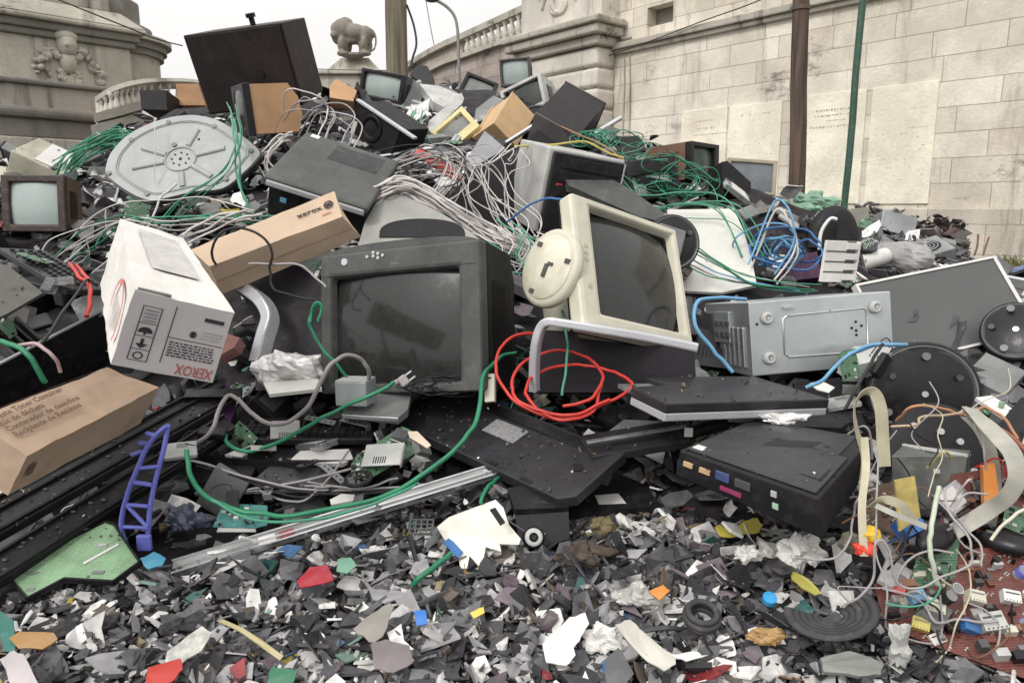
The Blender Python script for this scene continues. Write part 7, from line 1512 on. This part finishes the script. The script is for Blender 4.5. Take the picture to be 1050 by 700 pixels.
# ------------------------------------------------------------------ the larger shards, each its own object
rr = random.Random(77); SM = {}
for i, (c, w) in enumerate(PAL): SM[i] = mat('shard_' + NAMES[i].replace(' ', '_'), c, .55, var=.25, scale=30, dust=.3, dcol=(.2, .18, .16), bump=.2)
SH = []
tries = 0; wP = [q[1] for q in PAL]; wP[4] += 4; wP[5] += 4; wP[6] += 5
while len(SH) < 285 and tries < 6000:
    tries += 1; x = rr.uniform(-1.05, 1.05); y = rr.uniform(.95, 1.85); p, nn = on_heap(x, y)
    if p is None: continue
    px, py, dd = pix(p)
    if not (-10 < px < 1060 and py < 715) or not shred_zone(px, py - 4): continue
    s_ = rr.choice((.022, .026, .032, .038, .046)) * rr.uniform(.85, 1.25)
    if any((p - q).length < (s_ + r2) * .55 for q, r2 in SH): continue
    up = (nn + Vector((rr.gauss(0, .42), rr.gauss(0, .42) - .12, .0))).normalized(); fx = up.orthogonal().normalized(); fx.rotate(Quaternion(up, rr.uniform(0, 6.28))); mx = M3(p + nn * rr.uniform(.014, .026), fx, up.cross(fx), up)
    vs, fs = chip_mesh(rr, s_, rr.uniform(.0018, .0045))
    if not clear([mx @ Vector(v) for v in vs]): continue
    ci = rr.choices(range(len(PAL)), wP)[0]; g = G(); g.add(vs, fs); o = g.build('plastic_shard', SM[ci], None, mx); SH.append((p, s_)); o['desc'] = NAMES[ci] + ' plastic shard'; o['category'] = 'plastic shard'; o['group'] = NAMES[ci] + ' plastic shards in the foreground scrap'
print('shards', len(SH))
# noticeable small things lying on the shredded plastic
def flat(name, pts, m, lab, cat, d=None, th=.003, n=(0, -.6, .8), hero=None):
    cx = sum(p[0] for p in pts) / len(pts); cy = sum(p[1] for p in pts) / len(pts)
    if d is None: h = HB.ray_cast(CAM, (P(cx, cy, 1) - CAM).normalized()); d = pix(h[0])[2] - .085
    r_ = random.Random(int(cx * 7 + cy)); q = []
    for (a, b), (c, e) in zip(pts, pts[1:] + pts[:1]):
        L_ = math.hypot(c - a, e - b); q.append((a, b))
        for k in (range(1, 3) if L_ > 14 else range(1, 2)): f = k / (3 if L_ > 14 else 2); q.append((a + (c - a) * f + r_.gauss(0, .05) * min(L_, 16), b + (e - b) * f + r_.gauss(0, .05) * min(L_, 16)))
    o = slab(name, q, d, n, th, m, lab, cat, .0006, hero=hero); k = r_.choice((-1, 1)) * r_.uniform(1.5, 4.5); an = r_.uniform(0, 3.1); k2 = r_.uniform(-2, 2)
    for v in o.data.vertices: u = v.co.x * math.cos(an) + v.co.z * math.sin(an); w = -v.co.x * math.sin(an) + v.co.z * math.cos(an); v.co.y += k * u * u + k2 * u * w - abs(k) * .0008
    return o
YSP = mat('yellow_spoon_plastic', (.58, .49, .09), .4); AMB = mat('amber_film', (.38, .23, .09), .35, scale=40)
flat('plastic_spoon', [(733, 541), (738, 538), (746, 543), (762, 535), (776, 533), (782, 539), (778, 546), (762, 548), (748, 552), (738, 551)], YSP, 'yellow plastic spoon on the scrap below the docking station', 'spoon')
flat('plastic_shard', [(810, 584), (818, 588), (832, 597), (842, 608), (836, 610), (822, 603), (812, 594)], mat('olive_leaf_plastic', (.42, .38, .08), .5), 'yellow olive leaf shaped shard right of the white label pile', 'plastic shard')
flat('plastic_shard', [(666, 606), (680, 600), (687, 606), (676, 616)], ORG, 'orange shard in the centre right of the shredded plastic', 'plastic shard')
flat('plastic_shard', [(152, 686), (186, 676), (188, 688), (176, 700), (150, 702)], mat('vivid_red_plastic', (.42, .03, .02), .45, dust=.4, dcol=(.2, .08, .07)), 'vivid red shard at the bottom left of the picture', 'plastic shard', hero='vivid red shard')
flat('plastic_shard', [(305, 596), (318, 583), (336, 580), (342, 596), (320, 602), (308, 604)], mat('crimson_plastic', (.32, .015, .03), .4), 'crimson shard left of the cream plastic plate', 'plastic shard', hero='crimson shard')
flat('plastic_shard', [(10, 655), (20, 648), (56, 650), (60, 656), (44, 666), (20, 666)], mat('mustard_plastic', (.34, .19, .06), .5, dust=.5), 'mustard brown shard at the lower left corner', 'plastic shard', hero='mustard shard')
flat('plastic_shard', [(143, 572), (158, 566), (170, 572), (166, 580), (152, 584)], mat('sky_blue_plastic', (.06, .26, .38), .4, dust=.4), 'sky blue shard beside the light green board', 'plastic shard')
flat('plastic_shard', [(482, 628), (496, 622), (497, 628), (486, 634)], YSP, 'small yellow shard in the bottom centre', 'plastic shard')
flat('plastic_shard', [(424, 628), (436, 626), (438, 640), (428, 642)], BLUP, 'small blue shard in the bottom centre', 'plastic shard')
flat('plastic_shard', [(454, 556), (460, 552), (475, 566), (470, 572)], BLU, 'blue strip beneath the cream plastic plate', 'plastic shard')
flat('plastic_shard', [(346, 574), (360, 572), (366, 580), (356, 588), (345, 586)], mat('mint_plastic', (.14, .30, .21), .4, dust=.4), 'mint green shard above the bottom centre', 'plastic shard')
flat('plastic_shard', [(0, 650), (0, 626), (14, 636), (16, 668), (4, 668)], mat('bottle_green', (.02, .14, .11), .4), 'bottle green shard at the left edge', 'plastic shard')
flat('plastic_shard', [(276, 690), (280, 684), (306, 688), (300, 702), (274, 702)], mat('kelly_green', (.03, .15, .08), .4, dust=.4), 'green shard at the bottom edge left of centre', 'plastic shard')
flat('plastic_stick', [(222, 634), (228, 632), (290, 670), (286, 674)], mat('pale_straw', (.45, .40, .22), .5), 'long straw coloured stick lying on the lower left scrap', 'stick')
flat('plastic_plate', [(556, 660), (566, 650), (584, 634), (600, 630), (604, 640), (596, 652), (588, 664), (590, 672), (580, 684), (560, 680)], WHT, 'large white bent strip in the bottom centre scrap', 'plastic part')
flat('plastic_plate', [(630, 645), (645, 640), (660, 650), (690, 672), (692, 684), (680, 692), (664, 680)], mat('grey_white_strip', (.50, .48, .42), .5), 'long pale tapered strip right of the bottom centre', 'plastic part')
flat('plastic_plate', [(400, 618), (404, 622), (392, 652), (384, 658), (366, 650), (362, 645), (380, 630)], mat('warm_grey_shard', (.24, .225, .20), .5), 'large warm grey triangular shard left of bottom centre', 'plastic part')
flat('plastic_plate', [(380, 662), (396, 656), (420, 662), (424, 680), (404, 690), (384, 686)], mat('mauve_shard', (.17, .145, .15), .5), 'large mauve grey shard at the bottom centre', 'plastic part')
flat('plastic_plate', [(620, 676), (634, 664), (650, 690), (640, 704), (622, 700)], mat('slate_shard', (.09, .092, .095), .5), 'slate grey shard at the bottom centre right', 'plastic part')
flat('plastic_plate', [(842, 672), (870, 668), (908, 676), (904, 690), (880, 694), (846, 686)], mat('sage_grey', (.20, .21, .19), .5), 'flat sage grey plate near the bottom right', 'plastic part', th=.008)
flat('plastic_plate', [(0, 676), (14, 666), (24, 670), (40, 702), (12, 704)], mat('pale_mauve', (.45, .41, .41), .5), 'pale mauve plate in the lower left corner', 'plastic part')
flat('plastic_plate', [(172, 668), (208, 644), (218, 650), (206, 668), (186, 682), (170, 680)], mat('speckled_grey', (.44, .44, .40), .5, scale=60, var=.4), 'speckled light grey wedge in the lower left scrap', 'plastic part')
flat('plastic_strip', [(688, 672), (710, 668), (726, 672), (704, 678)], WHT, 'thin white strip in the lower right scrap', 'strip')
crumple('plastic_part', 'amber crumpled film lump in the lower right scrap', 'plastic lump', P(788, 652, 1.32), (.032, .014, .014), AMB, amp=.6, sd=11)
crumple('paper_wad', 'crumpled white paper wad with torn layers right of the yellow spoon', 'paper', P(822, 565, 1.50), (.035, .02, .034), WHT, amp=.8, sd=12, hero='white paper wad')
crumple('paper_wad', 'small crumpled white wad left of the larger paper wad', 'paper', P(766, 568, 1.52), (.024, .016, .014), WHT, amp=.9, sd=13)
crumple('paper_wad', 'white crumpled flower like scrap in the centre bottom', 'paper', P(618, 655, 1.33), (.03, .02, .02), WHT, amp=.9, sd=14)
crumple('plastic_bag', 'clear greyish crumpled film in the centre right scrap', 'film', P(654, 612, 1.44), (.04, .02, .02), mat('grey_film', (.40, .39, .36), .25, scale=30), amp=.8, sd=15)
crumple('foam_lump', 'dirty brown foam lump right of the black lens device', 'foam', P(618, 538, 1.63), (.022, .016, .016), mat('brown_foam', (.14, .11, .05), .8), amp=.7, sd=16)
crumple('foam_lump', 'dull brown lump below the foam lump', 'foam', P(592, 570, 1.54), (.035, .02, .018), mat('dull_brown', (.06, .045, .035), .8), amp=.7, sd=17)
crumple('paper_wad', 'pale torn strip pile beneath the thin looped grey wire', 'paper', P(922, 664, 1.28), (.014, .010, .034), LGR, amp=1.1, sd=18)
crumple('film_scrap', 'crumpled blue and clear film beside the violet plastic frame', 'film', P(190, 532, 1.66), (.036, .02, .030), mat('bluish_film', (.06, .07, .11), .25, scale=40, var=.6), amp=.8, sd=19)
t = thing('bottle_cap', 'round bright blue cap in the lower right scrap', 'cap', plane(789, 614, 1.40, (0, -.6, .8))); G().cyl((0, -.006, 0), (0, .006, 0), .013, n=20).build('cap', mat('bright_blue_cap', (.03, .30, .62), .35), t, bevel=.002)
t = thing('rubber_ring', 'stack of black rubber rings in the lower right scrap', 'rubber ring', plane(720, 630, 1.36, (0, -.45, .9)))
for i, r_ in enumerate((.026, .030, .027)): G().tube([(r_ * math.cos(a), -.006 + i * .01, r_ * math.sin(a)) for a in [PI * i_ / 12 for i_ in range(25)]], .006, 8, sub=1).build('ring', RUB, t)
t = thing('rubber_ring', 'big coil of black rubber strip at the lower right', 'rubber coil', plane(852, 632, 1.33, (-.2, -.45, .85)), None, 'black rubber coil')
for i in range(5): r_ = .022 + i * .009; G().tube([(r_ * 1.25 * math.cos(a), -.004 * i, r_ * math.sin(a)) for a in [PI * .9 + PI * i_ / 16 * 1.25 for i_ in range(17)]], .004, 6, flat=(.009, .0035), sub=1).build('coil_turn', RUB, t)
t = thing('mesh_grille', 'small black grid fragment above the bottom centre', 'grille', plane(432, 540, 1.56, (0, -.6, .8)))
for i in range(4): G().box((0, 0, -.018 + i * .012), (.05, .004, .003)).build('bar', DGR, t)
for i in range(5): G().box((-.024 + i * .012, 0, 0), (.003, .005, .04)).build('bar', DGR, t)
# rubble and plants along the wall foot, right
def gen_rub(r_):
    px = r_.uniform(870, 990); py = r_.uniform(216, 268) + (px - 870) * .12; return P(px, py + 4, 4.6 - (py - 216) * .012), Vector((0, 0, 1)), 1.0
PALB = PAL; PAL = [((.06, .05, .045), 6), ((.12, .10, .09), 3), ((.25, .22, .2), 2), ((.12, .06, .05), 1)]
chips(1100, gen_rub, 'rubble', 'dark twisted rubble and wire lying along the foot of the wall', [.02, .04, .06], (-.05, .06), 41, 'rubble')
PAL = PALB
for i in range(16):
    rr = random.Random(300 + i); x, y = rr.uniform(880, 968), rr.uniform(222, 262); x, y = x, 216 + (x - 870) * .35 + rr.uniform(-8, 12)
    cable([(x + rr.uniform(-14, 14), y + rr.uniform(-12, 6), 4.4), (x + rr.uniform(-8, 8), y - rr.uniform(0, 12), 4.35), (x + rr.uniform(-12, 12), y + rr.uniform(-4, 8), 4.4), (x + rr.uniform(-16, 16), y + rr.uniform(0, 10), 4.4)], rr.uniform(.006, .014), rr.choice([DGR, BRN, GRY]), 'twisted rusty wire in the rubble at the wall foot', 'twisted_wire', 'twisted wires in the rubble')
slab('metal_sheet', [(868, 232), (900, 240), (1000, 292), (996, 300), (900, 268), (872, 252)], 3.7, (0, -.6, .8), .02, mat('dark_greybrown', (.10, .09, .085), .7), 'dark board sloping down left above the flat screen', 'board')
t = thing('plant', 'dead weed stems standing at the wall foot', 'weed')
for i in range(5): x = 972 + i * 9; G().tube([P(x, 262, 4.5), P(x + 3, 252, 4.5), P(x - 2 + i * 2, 240 + i % 3 * 3, 4.5)], .006, 5).build('stem', BRN, t)
gr = G(); rr = random.Random(6)
for i in range(500):
    b = P(rr.uniform(1024, 1090), rr.uniform(270, 286), 4.2 + rr.uniform(-.3, .3)); h = rr.uniform(.03, .07); a = rr.uniform(0, 6.28); w = Vector((math.cos(a), math.sin(a), 0)) * .006; tip = b + Vector((rr.gauss(0, .04), rr.gauss(0, .04), h)); gr.add([b - w, b + w, tip], [(0, 1, 2)])
o = gr.build('grass', mat('dry_grass', (.13, .14, .04), .8), kind='stuff', recalc=False); tag(o, 'tuft of dry green grass at the right edge by the wall', 'grass')
crumple('cloth', 'bluish crumpled bag at the right edge above the flat screen', 'bag', P(1050, 292, 3.4), (.12, .09, .07), mat('blue_grey_cloth', (.12, .15, .26), .7), amp=.5, sd=21)
# ------------------------------------------------------------------ wording of the scattered things
bpy.context.view_layer.update()
def centre(o):
    pts = [m_.matrix_world @ Vector(v) for m_ in ([o] if o.type == 'MESH' else [c for c in o.children_recursive if c.type == 'MESH']) for v in m_.bound_box]
    c = sum(pts, Vector()) / len(pts); return pix(c)
HP = [(n_, centre(o)) for n_, o in HEROES]
for o in list(bpy.data.objects):
    if o.parent is None and 'desc' in o:
        c = centre(o); best = min(HP, key=lambda h: math.hypot(h[1][0] - c[0], (h[1][1] - c[1]) * 1.2)); dx, dy = c[0] - best[1][0], c[1] - best[1][1]
        far = '' if math.hypot(dx, dy) < 60 else 'further '
        rel = (far + ('right of' if dx > 0 else 'left of')) if abs(dx) > abs(dy) * 1.1 else ('above' if dy < 0 else 'below')
        if math.hypot(dx, dy) < 16: rel = 'beside'
        o['label'] = f"{o['desc']} {rel} the {best[0]}"; del o['desc']
SC.render.resolution_x, SC.render.resolution_y = 1024, 682
